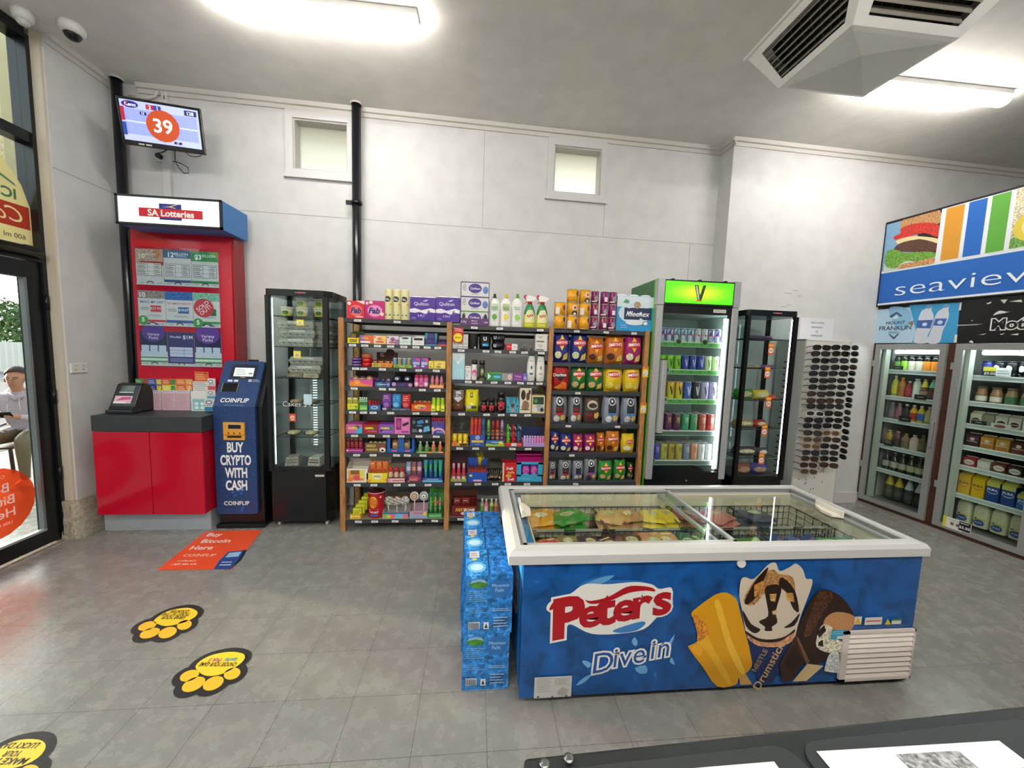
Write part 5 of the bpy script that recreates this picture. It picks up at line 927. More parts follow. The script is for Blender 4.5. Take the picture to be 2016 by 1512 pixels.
def dish(cc, leaf, lab2):
    def f(w, h):
        r = w*.5; b = M(); pr = [(r*.86, 0), (r*.97, .01), (r*.9, h*.22), (r*.84, h*.38), (r*.92, h*.52), (r, h*.64), (r*.93, h*.74), (r*.5, h*.85), (r*.3, h*.87), (r*.3, h*.89)]
        b.lathe(pr, 'efefec/.3', 22, (0, r*.6, 0), sy=.55)
        def S(u, v, o):
            f_ = v/h; rr_ = r*.9
            for (a, z0), (b_, z1) in zip(pr, pr[1:]):
                if z0 <= v <= z1 and z1 > z0: rr_ = a+(b_-a)*(v-z0)/(z1-z0)
            t = max(-1, min(1, u/(rr_+.001))); return (u, r*.6-(rr_*math.sqrt(max(0, 1-t*t*.92))*.55+o+.001), v)
        deco(b, S, 2*r*.82, h, [('r', .12, .50, .88, .70, lab2), ('p', [(.12, .5), (.5, .46), (.88, .5)], lab2), ('t', 'MORNING', .5, .59, .045, '2a5a3a', {'w': .66}), ('t', 'FRESH', .5, .535, .045, '2a5a3a', {'w': .5}), ('e', .5, .30, .28, .09, leaf+':food'), ('l', .25, .16, .75, .2, 1, 'b0b8a8')], sub=6)
        k = M(); k.lathe([(r*.32, h*.88), (r*.34, h*.92), (r*.22, h*.93), (r*.2, h*.965), (r*.26, h*.97), (r*.22, h)], cc+'/.3', 14, (0, r*.6, 0)); return b, k
    return f
for a, b, c, l, l2, nm in ((962.6, 985, '14402c', '5a9a3a', 'c8dcc0', 'dark green'), (985.3, 1007.2, 'e8c820', 'e8d03a', 'b8cf9a', 'yellow'), (1007.6, 1030, '5aa82c', '8aca4a', 'e8f0e4', 'bright green')): B.put(0, a, b, 578, dish(c, l, l2), 'white dishwashing bottle with %s cap' % nm, 'bottle')
def spray(w, h):
    r = w*.46; b = M(); b.lathe([(r*.92, 0), (r, .012), (r*1.02, h*.25), (r*.9, h*.5), (r*.6, h*.66), (r*.36, h*.74), (r*.34, h*.76)], 'cfcf2a/.3', 20, (0, r*.55, 0), sy=.52); b.lathe([(r*.985, h*.40), (r*.92, h*.5), (r*.62, h*.66), (r*.38, h*.735)], '1f8040/.3', 20, (0, r*.55, 0), sy=.535, cap=False)
    S = lambda u, v, o: (u, r*.55-(r*.55*math.sqrt(max(.05, 1-(u/(r*1.12))**2))+o+.001), v)
    deco(b, S, 2*r, h, [('p', [(.10, .16), (.92, .16), (.9, .40), (.72, .55), (.3, .53), (.12, .38)], 'e8e6b0'), ('t', 'AJAX', .52, .37, .085, 'cc2430', {'b': .05, 'w': .66, 'a': .12}), ('l', .2, .25, .8, .31, 1, '5a8a4a'), ('l', .25, .06, .8, .12, 1, 'f0ecb0')], sub=5)
    k = M(); k.lathe([(r*.40, h*.74), (r*.40, h*.80)], 'b81a26/.3', 16, (0, r*.55, 0)); k.prism([(-r*.55, h*.80), (r*.5, h*.81), (r*1.15, h*.90), (r*1.05, h*.93), (r*.3, h*.97), (-r*.5, h*.99), (-r*.75, h*.93)], r*.3, r*.8, 'eceae6/.3'); k.prism([(-r*.6, h*.85), (-r*.5, h*.99), (-r*.95, h), (-r*1.1, h*.94), (-r*.9, h*.88)], r*.32, r*.78, 'c01a28/.3'); k.prism([(-r*.55, h*.82), (-r*.95, h*.74), (-r*.85, h*.73), (-r*.4, h*.80)], r*.42, r*.68, 'c01a28/.3'); return b, k
for i, (a, b) in enumerate(((1031, 1056), (1056, 1080.5))): B.put(0, a, b, 580+i, spray, 'green and yellow cleaner spray, red trigger, %s of two' % ORD[i], 'spray bottle', cap='trigger', grp='cleaner sprays')
# ---- middle bay, second shelf
x0 = atY(903, 656, RY0); m = M(); m.box(-.038, .038, 0, .002, -.115, 0, 'c0202c'); deco(m, lambda u, v, o: (u, -o, v-.115), .076, .115, [('e', .5, .32, .44, .30, 'f2dc1c'), ('t', '$7.49', .5, .32, .13, '2a2208', {'w': .6, 's': .2}), ('l', .1, .72, .9, .95, 2, 'f0d0d0')])
obj('price_card', m, loc=(x0.x, RY0-.006, Z2_[0]-.02), label='red price card with yellow burst hung from the middle bay top', cat='price card', rot=(0, .06, 0))
for i in range(3): B.put(1, 891+10.3*i, 901+10.3*i, 660-i, bx('dddbd8', [('l', .15, .25, .85, .45, 2, '8a8a90'), ('l', .2, .6, .8, .8, 2, 'b8b4b4'), ('r', .1, .08, .9, .16, 'b0aeb0')], .1), 'small white carton behind the price card, %s of three' % ORD[i], 'carton', grp='small white cartons')
def blackbag(w, h): m = M(); m.lathe([(w*.44, 0), (w*.47, .01), (w*.5, h*.9), (w*.5, h)], '0d0d0f/.3', 24, (0, w*.3, 0), sy=.6); m.lathe([(w*.51, h*.9), (w*.52, h*.94), (w*.5, h)], '17171a/.25', 24, (0, w*.3, 0), sy=.6); deco(m, flat(), w, h, [('r', .6, .02, .8, .16, 'b0aaa0')]); return m
B.put(1, 921.5, 941.5, 657, blackbag, 'glossy plain black pack', 'pack')
B.put(1, 942.6, 967, 656, lambda w, h: bag(w, h, .07, '111114', [('t', 'U', .5, .66, .22, 'e8e8ec', {'b': .03}), ('r', .28, .18, .82, .36, '2a9ad8'), ('l', .32, .22, .6, .33, 1, 'cfe8f4')], 3), 'black pack with white letter and blue patch', 'pack')
for i in range(2): x, w, h = B.at(1, 967.6, 995, 657); put(bag(w, h/2-.001, .06, '14141a', [('t', 'U', .25, .5, .35, 'e8e8ec', {'b': .03}), ('l', .45, .25, .95, .6, 2, '4a9ad8')], 8+i), (x, B.Y, Z2_[1]+i*h/2), 0, 'black pack with blue print, %s of the stacked pair' % ('lower', 'upper')[i], 'pack')
B.put(1, 996, 1019, 677, bx('c8202c', [('r', .5, 0, 1, 1, 'e6e2e0'), ('l', .1, .4, .42, .7, 1, 'f0c0c0'), ('l', .6, .4, .92, .7, 1, 'd04040')], .1), 'red and white toothpaste carton', 'carton')
for i, (a, b, t_) in enumerate(((1024, 1031, 683), (1031, 1038, 679), (1043, 1048, 681))): B.put(1, a, b, t_, lambda w, h: bottle(w*.45, h, '6a6c70/.3', 'c8c8cc/.3', sh=.5, nr=.4, ch=.2), 'tiny grey bottle, %s of three at the shelf back' % ORD[i], 'bottle', dy=.12, grp='tiny grey bottles')
for i in range(2): x, w, h = B.at(1, 1054, 1077.5, 657.5); put(pbox(w, .07, h/2-.001, 'e2dfda', [('t', 'Dove', .42, .72, .18, '5a5e66', {'w': .4, 'b': 0}), ('l', .3, .45, .55, .6, 1, '5a5a5a'), ('r', .08, .08, .72, .20, '3a3a3c')]), (x, B.Y, Z2_[1]+i*h/2), 0, 'white soap carton, %s of the stacked pair' % ('lower', 'upper')[i], 'carton')
# ---- middle bay, third shelf
B.put(2, 890, 915, 694, bx('a8d4e4', [('p', [(0, 1), (1, 1), (1, .8), (.5, .58), (0, .8)], 'd8dde2'), ('e', .5, .82, .12, .1, 'b8d8e0'), ('e', .48, .62, .10, .045, 'f4f6f6'), ('r', .2, .08, .3, .4, 'bce0ec'), ('r', .45, .06, .55, .4, 'bce0ec'), ('r', .7, .08, .8, .4, 'bce0ec')], .08), 'pale blue tall carton', 'carton')
B.put(2, 915.6, 927.4, 720.5, bx('ece4e2', [('l', .1, .82, .9, .95, 1, 'd86a6a'), ('l', .1, .5, .9, .7, 2, '8ab0d0'), ('r', .1, .2, .5, .42, 'a8c8e0')], .06), 'small pink and white carton', 'carton')
B.put(2, 928, 939.6, 708.5, lambda w, h: bottle(w*.48, h, 'ece6e6/.3', '151517/.3', sh=.78, nr=.92, ch=.22, D=[('e', .5, .36, .3, .16, 'd84a8a'), ('e', .5, .3, .16, .08, 'f0d0e0'), ('l', .2, .6, .8, .7, 1, '3a3a3a')]), 'white and pink deodorant can with black cap', 'can')
B.put(2, 943.4, 954.6, 709.5, lambda w, h: bottle(w*.48, h, '23261e/.3', '101012/.3', sh=.78, nr=.92, ch=.22, D=[('e', .5, .42, .3, .2, '6a7a3a:food'), ('e', .55, .45, .14, .1, 'c8a8b0'), ('r', .1, .0, .9, .12, '5a6a2a'), ('l', .1, .68, .9, .76, 1, 'd0d0a8')]), 'black and green deodorant can', 'can')
B.put(2, 957.3, 987.5, 733, bx('2f8a44', [('p', [(.1, .1), (.3, .5), (.1, .9)], 'e4ece4'), ('r', .46, .2, .96, .7, '2f9ac0'), ('l', .5, .35, .9, .55, 1, 'd8eef4'), ('r', 0, .86, 1, 1, '6ab04a')], .05), 'green and blue toothpaste box', 'carton')
B.put(2, 987.7, 1009.7, 735, bx('9a9496', [('e', .72, .5, .18, .34, 'e8e0d8'), ('e', .72, .5, .12, .22, 'd8703a'), ('e', .72, .5, .06, .11, 'e8d8c8')], .05), 'grey flat box with orange ring', 'carton')
B.put(2, 1010, 1038, 735, bx('7a2f86', [('t', 'Trilast', .34, .6, .42, 'ead8ee', {'w': .5, 'b': 0}), ('r', .72, 0, 1, 1, '6a6ab0'), ('e', .85, .4, .1, .2, 'b8a8d8'), ('l', .1, .15, .6, .3, 1, 'd8a8d8')], .05), 'purple flat box', 'carton')
def shampoo(cc):
    def f(w, h):
        r = w*.48; b = M(); b.lathe([(r*.78, h*.0), (r*.9, h*.015), (r, h*.3), (r*.96, h*.6), (r*.7, h*.93)], 'e9e7e2/.3', 20, (0, r*.6, 0), sy=.55)
        S = lambda u, v, o: (u, r*.6-(r*.55*math.sqrt(max(.05, 1-(u/(r*1.1))**2))+o), v)
        deco(b, S, 2*r*.8, h, [('t', 'Dove', .5, .75, .07, '4a4f58', {'w': .5, 'b': 0}), ('e', .52, .5, .14, .07, cc if cc != '141416' else '8a8e92'), ('r', .28, .24, .74, .31, cc if cc != '141416' else 'a8a490'), ('l', .3, .12, .7, .16, 1, 'a8a8a8')], sub=5)
        k = M(); k.lathe([(r*.72, h*.925), (r*.66, h*.96), (r*.4, h)], cc+'/.3', 18, (0, r*.6, 0), sy=.55); return b, k
    return f
B.put(2, 1037.5, 1055, 696.5, shampoo('1f7f78'), 'white shampoo bottle with teal cap', 'bottle'); B.put(2, 1056, 1073.6, 697.5, shampoo('141416'), 'white shampoo bottle with black cap', 'bottle')
# ---- middle bay, fourth shelf
B.put(3, 889.6, 914, 769, lambda w, h: bag(w, h, .08, '6a4026/.5', [('p', [(.06, .98), (.94, .98), (.9, .66), (.5, .46), (.1, .66)], 'c8ccd2'), ('t', 'CSR', .5, .78, .13, '25303c', {'b': .035, 'w': .56, 'k': 1.0}), ('l', .12, .28, .62, .38, 1, 'd8b898'), ('l', .5, .2, .9, .26, 1, 'b89070')], 51), 'brown sugar pack with silver shield', 'pack')
B.put(3, 915, 943, 768, lambda w, h: bag(w, h, .08, 'e2d61c/.45', [('r', .36, .66, .58, .88, '6a5a1a'), ('e', .47, .78, .06, .05, 'e2d61c'), ('e', .5, .36, .16, .06, 'f0e890'), ('r', .06, .16, .46, .28, 'e8e6d8'), ('l', .1, .18, .42, .26, 1, '3a3a3a'), ('r', .46, .16, .84, .28, '3a5a4a')], 52), 'bright yellow flour bag', 'bag')
def jar(w, h): r = w*.48; b, k = bottle(r, h, '1c1210/.12', '101012/.3', sh=.60, nr=.72, ch=.20, D=[('e', .5, .46, .34, .10, 'b8202c'), ('e', .5, .28, .30, .13, 'c03038'), ('e', .5, .26, .15, .07, '2a1210'), ('l', .25, .44, .75, .5, 1, 'f0e0d8')]); return b, k
for i, (a, b, t_) in enumerate(((946, 959.4, 784), (961, 974.6, 784.5), (977.6, 995.4, 771.5))): B.put(3, a, b, t_, jar, ['small dark coffee jar beside the yellow bag', 'small dark coffee jar beside the large jar', 'large dark coffee jar with black lid'][i], 'jar', cap='lid')
def ragged(w, h): m = tray(w-.002, .12, h*.62, h*.9, '4aa0bc', [('p', [(.34, .95), (.66, .95), (.6, .55), (.4, .55)], '5a2a20'), ('e', .5, .25, .12, .16, 'd8845a'), ('e', .15, .6, .06, .1, '1a3a4a'), ('e', .85, .7, .06, .1, '1a3a4a'), ('e', .2, .2, .05, .08, '22566a'), ('e', .82, .25, .05, .08, '22566a')]); [m.prism([(x-w*.09, h*.62), (x+w*.09, h*.62), (x+w*.04, h*.8), (x, h)], 0, .003, '5ab0c4') for x in (-w*.34, w*.1, w*.36)]; return m
B.put(3, 996, 1022.6, 782, ragged, 'sky blue display tray with pointed flaps', 'display tray')
def parcel(c): return bx(c, [('e', .3, .72, .2, .2, '2a2220'), ('e', .7, .66, .16, .16, '5a3a2a:food'), ('e', .5, .3, .34, .2, '8a6a50:food'), ('l', .1, .08, .9, .2, 1, '5a4a3a'), ('e', .14, .4, .1, .15, 'd8e0e8'), ('e', .84, .84, .1, .1, '3a3a3a')], .1)
B.put(3, 1023, 1046, 764, parcel('e0d2b4'), 'tall cream snack display box with dark pictures', 'display box'); B.put(3, 1047, 1072.5, 779, bx('e2cd9a', [('r', .08, .5, .92, .93, '2a3a2a'), ('e', .3, .7, .14, .12, '3a8a3a'), ('e', .6, .3, .3, .22, '9aa8b0:food'), ('e', .25, .2, .2, .14, 'd8d8d0'), ('e', .8, .2, .14, .12, '2a2a2a')], .1), 'low cream snack display box with green window', 'display box')
# ---- middle bay, fifth shelf
B.put(4, 888.4, 922.5, 872, lambda w, h: tray(w-.002, .14, h, h*1.3, 'c89a2c', [('e', .2, .9, .14, .9, 'd8703a'), ('r', .5, .1, .95, .8, '3a3018')]), 'ochre low tray with yellow cups', 'display tray')
A_ = B
B.row(4, 890, 921.5, 852, 3, lambda w, h, i: tin(w*.45, h, 'e2c41c/.35', [('r', .0, .78, 1, .94, '3a3010'), ('l', .15, .45, .85, .7, 2, '8a7410'), ('e', .5, .22, .3, .12, 'f0e080')], 16), 'yellow candy cup', 'candy cup', 'in the ochre tray', dy=.03)
B.put(4, 924.5, 955.5, 856, lambda w, h: tray(w-.002, .12, h, h*1.1, '3a4f9a', [('e', .5, .75, .16, .2, '9aa8d8'), ('r', .12, .32, .88, .52, 'd8b84a'), ('l', .35, .12, .65, .22, 1, 'c0c8e8')]), 'royal blue box holding tall tubes', 'display box')
B.row(4, 925.5, 955, 820, 4, lambda w, h, i: bottle(w*.44, h, ['d8502c', 'd84a30', 'cf4230', '3a6a96'][i]+'/.3', ['e07a5a', 'e07a5a', 'd86a5a', '5a86aa'][i], lab=['c03a40', 'c03a40', 'b83a44', '2a4a76'][i], sh=.86, nr=.7, ch=.08, lz=(.5, .74)), ['orange rocket candy tube', 'red orange rocket candy tube', 'red rocket candy tube', 'blue rocket candy tube'], 'candy tube', 'in the royal blue box', dy=.03)
B.put(4, 956, 993.5, 867, lambda w, h: tray(w-.002, .12, h, h*1.3, '3a6ab0', [('p', [(0, 0), (1, 0), (1, .5), (.4, .3), (0, .5)], '9ac02c'), ('l', .3, .5, .8, .85, 1, 'd8e8a0'), ('e', .8, .6, .12, .3, 'e0d04a')]), 'blue and lime tray of skewer candy', 'display tray')
def beads(w, h, i):
    m = M(); c = ['5a9a4a', 'b0502c', 'c8703a', 'a8586a'][i]
    for k in range(4): m.ball(w*.40, (0, .03, h*(.1+.15*k)), c+'/.3', 10)
    q = M(); q.lathe([(w*.36, h*.62), (w*.36, h*.84), (w*.2, h)], ['8ac06a', 'a03030', 'c83a3a', 'b8a0c8'][i]+'/.3', 10, (0, .03, 0)); return m, q
B.row(4, 957.5, 993, 828, 4, beads, ['green beaded candy tube', 'rust beaded candy tube', 'orange beaded candy tube', 'mauve beaded candy tube'], 'candy tube', 'in the blue and lime tray', dy=.02)
B.put(4, 993.8, 1029, 872, lambda w, h: tray(w-.002, .12, h, h*1.4, 'c03a2c', [('r', .36, .1, .66, .95, 'd8dce4'), ('l', .7, .3, .95, .7, 1, 'f0b090')]), 'red tray of spray candy', 'display tray')
def spc(w, h, i):
    c = ['5ac02c', 'c0202c', '2a5a8a'][i]; b = M(); b.lathe([(w*.3, 0), (w*.33, h*.1), (w*.30, h*.5), (w*.18, h*.66)], c+'/.25', 12, (0, .03, 0)); b.ball(w*.09, (w*.22, .02, h*.28), 'f0e8b0', 8)
    k = M(); k.lathe([(w*.2, h*.64), (w*.22, h*.8), (w*.12, h)], c+'/.25', 10, (-w*.1, .03, 0)); k.tube([(-w*.05, .03, h*.78), (w*.2, .02, h*.86), (w*.42, .015, h*.74)], w*.09, 'e4e6ea', 8); return b, k
B.row(4, 996, 1027, 836, 3, spc, ['green spray candy bottle', 'red spray candy bottle', 'blue spray candy bottle'], 'spray candy', 'in the red tray', dy=.02, cap='nozzle')
B.put(4, 1029, 1072, 872, lambda w, h: tray(w-.002, .14, h, h*1.4, 'b89ad0', [('l', .1, .3, .9, .7, 1, '9a70b8')], head=h*4.4, hc='1f2a5a'), 'lilac tray with navy back card', 'display tray')
B.row(4, 1030, 1071.5, 858, 8, lambda w, h, i: bottle(w*.46, h, (['c8a8e0', 'e08ac0'][i > 3])+'/.3', ['e0d0f0', 'f4b8dc'][i > 3], sh=.7, nr=.7, ch=.2), ['lilac dip bottle']*4+['pink dip bottle']*4, 'candy bottle', 'in the lilac tray', dy=.03)
# ---- middle bay, sixth shelf
B.put(5, 886, 919, 943, lambda w, h: tray(w-.002, .13, h, h*1.4, '9ab04a', [('l', .1, .3, .9, .7, 1, '5a6a2a'), ('r', .4, 0, .6, 1, 'b07a9a')], head=h*10.5, hc='3a1a20'), 'olive tray with tall dark maroon back card', 'display tray')
B.row(5, 888, 918, 912, 3, lambda w, h, i: bottle(w*.36, h, 'c83a52/.25', 'e8a0a8/.3', lab='e8c0c8', sh=.52, nr=.62, ch=.32, lz=(.02, .24)), 'red and pink lollipop bottle', 'candy bottle', 'in the olive tray', dy=.03)
B.put(5, 919.6, 959.5, 930, lambda w, h: tray(w-.002, .13, h, h*1.6, '1f4fb0', [('r', .3, .02, .72, .2, 'e0b0c8'), ('e', .18, .65, .08, .12, 'd8d04a')], head=h*2.15, hc='2a4fa8'), 'cobalt blue display box with blue back card', 'display box')
B.row(5, 921, 958, 914, 6, lambda w, h, i: pbox(w*.9, .06, h*.8, '6a2a24', [('r', 0, .55, 1, .85, 'a83a2c'), ('l', .1, .2, .9, .4, 1, 'd8b090')]), 'brown chocolate bar', 'chocolate bar', 'in the cobalt blue box', dy=.03)
def hand(w, h):
    m = M(); c = 'd8c01f/.35'; m.lathe([(w*.18, 0), (w*.2, h*.3), (w*.26, h*.5), (w*.2, h*.58)], c, 12, (0, .02, 0), sy=.6)
    for k in range(4): a = -.55+.32*k; m.tube([(w*(-.15+.1*k), .02, h*.5), (w*(-.15+.1*k)+math.sin(a)*h*.22, .02, h*.5+math.cos(a)*h*.26), (w*(-.15+.1*k)+math.sin(a)*h*.38, .02, h*.5+math.cos(a)*h*.46)], w*.065, c, 7)
    m.tube([(w*.2, .02, h*.35), (w*.42, .02, h*.5), (w*.5, .02, h*.6)], w*.07, c, 7); return m
x, w, h = B.at(5, 936, 953, 890, .11); put(hand(w, .12), (x, B.Y+.10, Z2_[5]+h-.115), 0, 'yellow toy hand sticking up out of the cobalt blue box', 'toy')
def ctub(w, h):
    m = M(); m.lathe([(w*.40, 0), (w*.44, .006), (w*.5, h*.9), (w*.48, h)], 'dcdcd0:glass', 24, (0, w*.45, 0)); return m
B.put(5, 959.8, 987.6, 909, ctub, 'clear open tub of lollipops', 'tub')
for i in range(7):
    x, w, h = B.at(5, 961+3.6*i, 964+3.6*i, 925); m = M(); m.ball(.011, (0, .03+.012*(i % 3), .016+.005*(i % 2)), ['c8a8a0', 'd8b8b0', 'e0d8d0', 'b87a80', 'd0c8b8', 'c09090', 'e8d8d8'][i]+'/.3'); k = M(); k.tube([(0, .03+.012*(i % 3), .03), ((i-3)*.005, .03+.012*(i % 3), .078)], .002, 'f0eee8', 5); put((m, k), (x, B.Y+.01, Z2_[5]+.003), 0, 'small white stick lollipop, %s from left in the clear tub' % ORD[i], 'lollipop', 'lollipops in the clear tub', cap='stick')
B.put(5, 989, 1016.5, 911, bx('c81f26', [('r', 0, 0, .12, 1, 'd8c8a8'), ('t', 'Delli', .52, .70, .13, 'f4ece4', {'b': .04, 'w': .5, 's': .2}), ('t', 'PoPo', .62, .48, .13, 'e8d04a', {'b': .04, 'w': .5, 's': .2}), ('e', .45, .3, .2, .1, 'e8a04a:food'), ('t', 'Delli', .62, .12, .12, 'f4ece4', {'b': .04, 'w': .6})], .1), 'red upright biscuit box with white lettering', 'carton')
def win3(w, h):
    F = '3aa4cc'; m = tray(w, .18, h*.26, h*.78, F, []); [m.box(a*w, b*w, 0, .003, h*.2, h*.74, F) for a, b in ((-.5, -.32), (.32, .5))]; m.box(-w/2, w/2, 0, .003, h*.66, h*.76, F); m.box(-w/2, w/2, .05, .18, h*.95, h, 'c01f7a'); m.add([(-w/2, 0, h*.76), (w/2, 0, h*.76), (w/2, .18, h), (-w/2, .18, h)], [(0, 1, 2, 3)], 'b01f70/.25'); deco(m, flat(), w, h*.26, [('l', .1, .3, .6, .5, 1, 'a8dcec')]); return m
B.put(5, 1017, 1068.5, 897, win3, 'turquoise box with magenta lid and front window', 'display box')
B.row(5, 1027, 1060, 913, 2, lambda w, h, i: bag(w, h, .03, '8a3a9a', [('e', .5, .62, .4, .2, 'd05ab0:food'), ('e', .5, .28, .4, .16, '8aa8c8:food')], i+60), 'pink and blue candy pouch', 'pouch', 'behind the turquoise box window', dy=.02)
# ---- middle bay, bottom shelf
def fbox(w, h): m = tray(w, .2, h*.58, h*.62, '6a1418', [('t', 'FART', .36, .62, .36, 'e8b83a', {'w': .4, 's': .3, 'b': .03}), ('t', 'BOMB', .70, .62, .32, 'f4e8dc', {'w': .42, 's': .3, 'b': .04}), ('p', [(.15, .75), (.95, .82), (.9, .86), (.2, .8)], 'e8701c'), ('e', .45, .3, .08, .14, 'd8d0d0'), ('e', .92, .2, .06, .12, 'd8c8c8')]); m.box(-w/2, w/2, .197, .2, h*.6, h*.98, '7a4a3a'); return m
B.put(6, 888.5, 939, 981, fbox, 'dark red box with flame lettering', 'display box')
B.row(6, 891, 925, 981, 2, lambda w, h, i: bag(w, h, .02, '7a1c1c', [('l', .2, .7, .85, .9, 2, 'c8b8a0'), ('r', .2, .2, .8, .5, 'a8402c')], i+80), 'dark red packet', 'packet', 'in the dark red box', dy=.03)
m = M(); x, w, h = B.at(6, 944, 982, 1006); m.box(-w/2, w/2, 0, .1, 0, .02, 'c8a06a'); deco(m, flat(), w, .02, [('l', .05, .2, .95, .8, 1, '6a4a20')]); obj('display_tray', m, loc=(x, B.Y, Z2_[6]), label='low tan tray on bottom shelf of middle bay', cat='display tray')
for i, (a, c, l) in enumerate(((945, '9aa08a', '5a9a4a'), (953, 'e07aa8', 'f0c0d8'), (963.5, 'c0cc6a', '5a8a2a'), (972, 'b89a8a', 'c05a4a'))): B.put(6, a, a+8.5, 981+i % 2, lambda w, h: bottle(w*.44, h*.84, c+'/.3', 'dcdcd4/.3', lab=l, sh=.55, nr=.45, ch=.16), ['grey green sweet bottle', 'pink sweet bottle', 'lime sweet bottle', 'brownish sweet bottle'][i]+' in the low tan tray', 'candy bottle', dy=.03, tail='')
for o in [o for o in COL.objects if o.name.startswith('candy_bottle') and 'low tan tray' in o.get('label', '')]: o.location.z += .021
# ---- right bay, top shelf: stacked tins and paper rolls
def stack(k, cols, n, yt, wpx, fnl, nm):
    for ci, (xa, nn) in enumerate(cols):
        x, w, h = C.at(0, xa, xa+wpx, yt)
        hh = .1045 if wpx > 18 else .103
        for j in range(nn):
            D, cc, lab = fnl(ci, j)
            o = put(tin(w*.48, hh-.001, cc, D), (x, C.Y+.0, Z3_[0]+j*hh), 0, '%s, column %s from left, %s from the shelf' % (lab, ('one', 'two', 'three')[ci], ORD[j]), 'tin', nm)
stack(0, ((1090.8, 2), (1114.6, 3), (1138.2, 3)), 3, 575, 22.6, lambda ci, j: ([[('e', .62, .62, .18, .2, 'f0e0c8'), ('e', .62, .62, .1, .11, 'b8402c'), ('e', .6, .2, .2, .18, '2a2420'), ('e', .6, .14, .09, .1, 'e8d8c0')], [('r', .12, .1, .42, .62, 'ece4d4'), ('l', .14, .14, .4, .58, 5, '3a3a3a'), ('e', .75, .6, .14, .2, '8a4a1c')], [('l', .1, .3, .9, .8, 4, 'f4d880'), ('e', .8, .7, .14, .2, '5a3a2a')]][(ci+2*j+(ci == 0)*2) % 3], 'e8a31c/.35', 'orange yellow pet food tin'), 'orange pet food tins')
stack(0, ((1162, 3), (1180.8, 3), (1197, 3)), 3, 573, 15.6, lambda ci, j: ([[('r', 0, .62, 1, .92, ['d8c82c', '9ac0dc', 'b8a0c8'][(ci+j) % 3]), ('e', .6, .45, .24, .22, '9a8a94:food'), ('r', .1, .16, .6, .24, 'ece4ec')], [('r', 0, .62, 1, .92, ['5aa8d8', 'd8c82c', 'c8b0d0'][(ci+j) % 3]), ('r', .4, .2, .72, .55, 'e8e4e8'), ('l', .42, .22, .7, .52, 4, '4a4a4a')]][(ci+j) % 2], '84205e/.35', 'plum coloured cat food tin'), 'plum cat food tins')
C.put(0, 1214, 1285, 579, rolls('2f9ad8/.3', 3, [('r', 0, .70, 1, 1, 'd8e6ee'), ('e', .5, .52, .46, .30, 'cfe4f0'), ('r', .2, .34, .96, .68, '1c2a52'), ('t', 'Kleenex', .58, .51, .20, 'f0f2f6', {'w': .66, 's': .3}), ('e', .55, .76, .1, .10, 'b09878:food'), ('e', .5, .26, .26, .08, 'e4ecf0'), ('e', .80, .24, .08, .07, '5a6a8a'), ('e', .80, .24, .06, .05, 'e8ecf0'), ('p', [(.16, .82), (.3, .80), (.32, .88), (.22, .92)], '4a9a6a'), ('l', .12, .08, .3, .2, 2, '9ad0f0')], 'eaeef0'), 'big blue and white paper towel pack', 'paper towel pack')
# ---- right bay, crisps
NV, OR_, MG, GR, YL, RD = '1c2a78', 'c8701c', 'a01a66', '1f6a2e', 'e4c41a', 'b01a1e'
def crisps(k, L_, th=.08):
    for i, (a, b, yt, c, D, lab, dy) in enumerate(L_):
        C.put(k, a, b, yt, lambda w, h: bag(w, h, th, c, D, i+7*k), lab, 'crisp packet', dy=dy)
crisps(1, ((1090, 1123.2, 654, NV, smith('', 'e0e0a8'), 'navy crisp bag at the left end', 0), (1124, 1159.5, 655, NV, smith('', 'd8dca8'), 'navy crisp bag with open pointed top', .012), (1158, 1192, 664, OR_, smith('', '4a2414'), 'shorter orange crisp bag', 0), (1191.5, 1232.3, 659, OR_, smith('', '4a2414'), 'wide orange crisp bag', .015), (1231, 1266.5, 658.6, MG, smith('', 'e4e0b8'), 'magenta crisp bag', 0)))
dor = [('p', [(.0, .62), (.96, .70), (.62, .46), (.46, .34)], '2a1214'), ('t', 'Doritos', .42, .60, .11, 'f4ece6', {'w': .80, 'a': .05, 'b': .03}), ('p', [(.3, .02), (.9, .05), (.8, .30), (.55, .36)], 'e8742c:food'), ('p', [(.05, .1), (.4, .02), (.45, .25)], 'e8902c:food')]
crisps(2, ((1087.5, 1122.8, 717, RD, dor, 'red corn chip bag', 0), (1123, 1157, 719, GR, smith('', 'b8a070'), 'green crisp bag beside the red one', .01), (1156, 1190.5, 719, GR, smith('', 'c8a068'), 'green crisp bag beside a yellow one', 0), (1189.5, 1228.5, 720, YL, smith('', 'f0d860'), 'yellow crisp bag beside a green one', .01), (1229, 1263.5, 721, YL, smith('', 'f0d860'), 'yellow crisp bag at the right end', 0)))
SV, SB = '7a7e86', '8a92a0'
crisps(3, ((1084.5, 1118.8, 779, SV, kettle('a83a34', 'c0242c', 'ece4d8'), 'silver crisp bag with red label, left end', 0), (1119.5, 1149.5, 778, SV, kettle('a83a34', 'c0242c', 'ece4d8'), 'silver crisp bag with red label beside the brown bag', .01), (1150.5, 1183, 783, '5a4a40', [('e', .5, .72, .34, .17, 'c8b8a0'), ('e', .5, .70, .26, .1, '2a1c18'), ('e', .36, .32, .24, .15, '6a1f14:food'), ('e', .76, .34, .16, .13, 'e0b060'), ('r', .1, .42, .9, .52, '2a1c16')], 'brown crisp bag', 0), (1187, 1222.8, 779, SB, kettle('2a3a5a', '4a86c8', 'e8ecf0'), 'silver crisp bag with blue label beside the brown bag', 0), (1224.5, 1257.5, 781, SB, kettle('2a3a5a', '4a86c8', 'c8d0d8'), 'silver crisp bag with blue label, right end', .008)))
def mini(D): return D
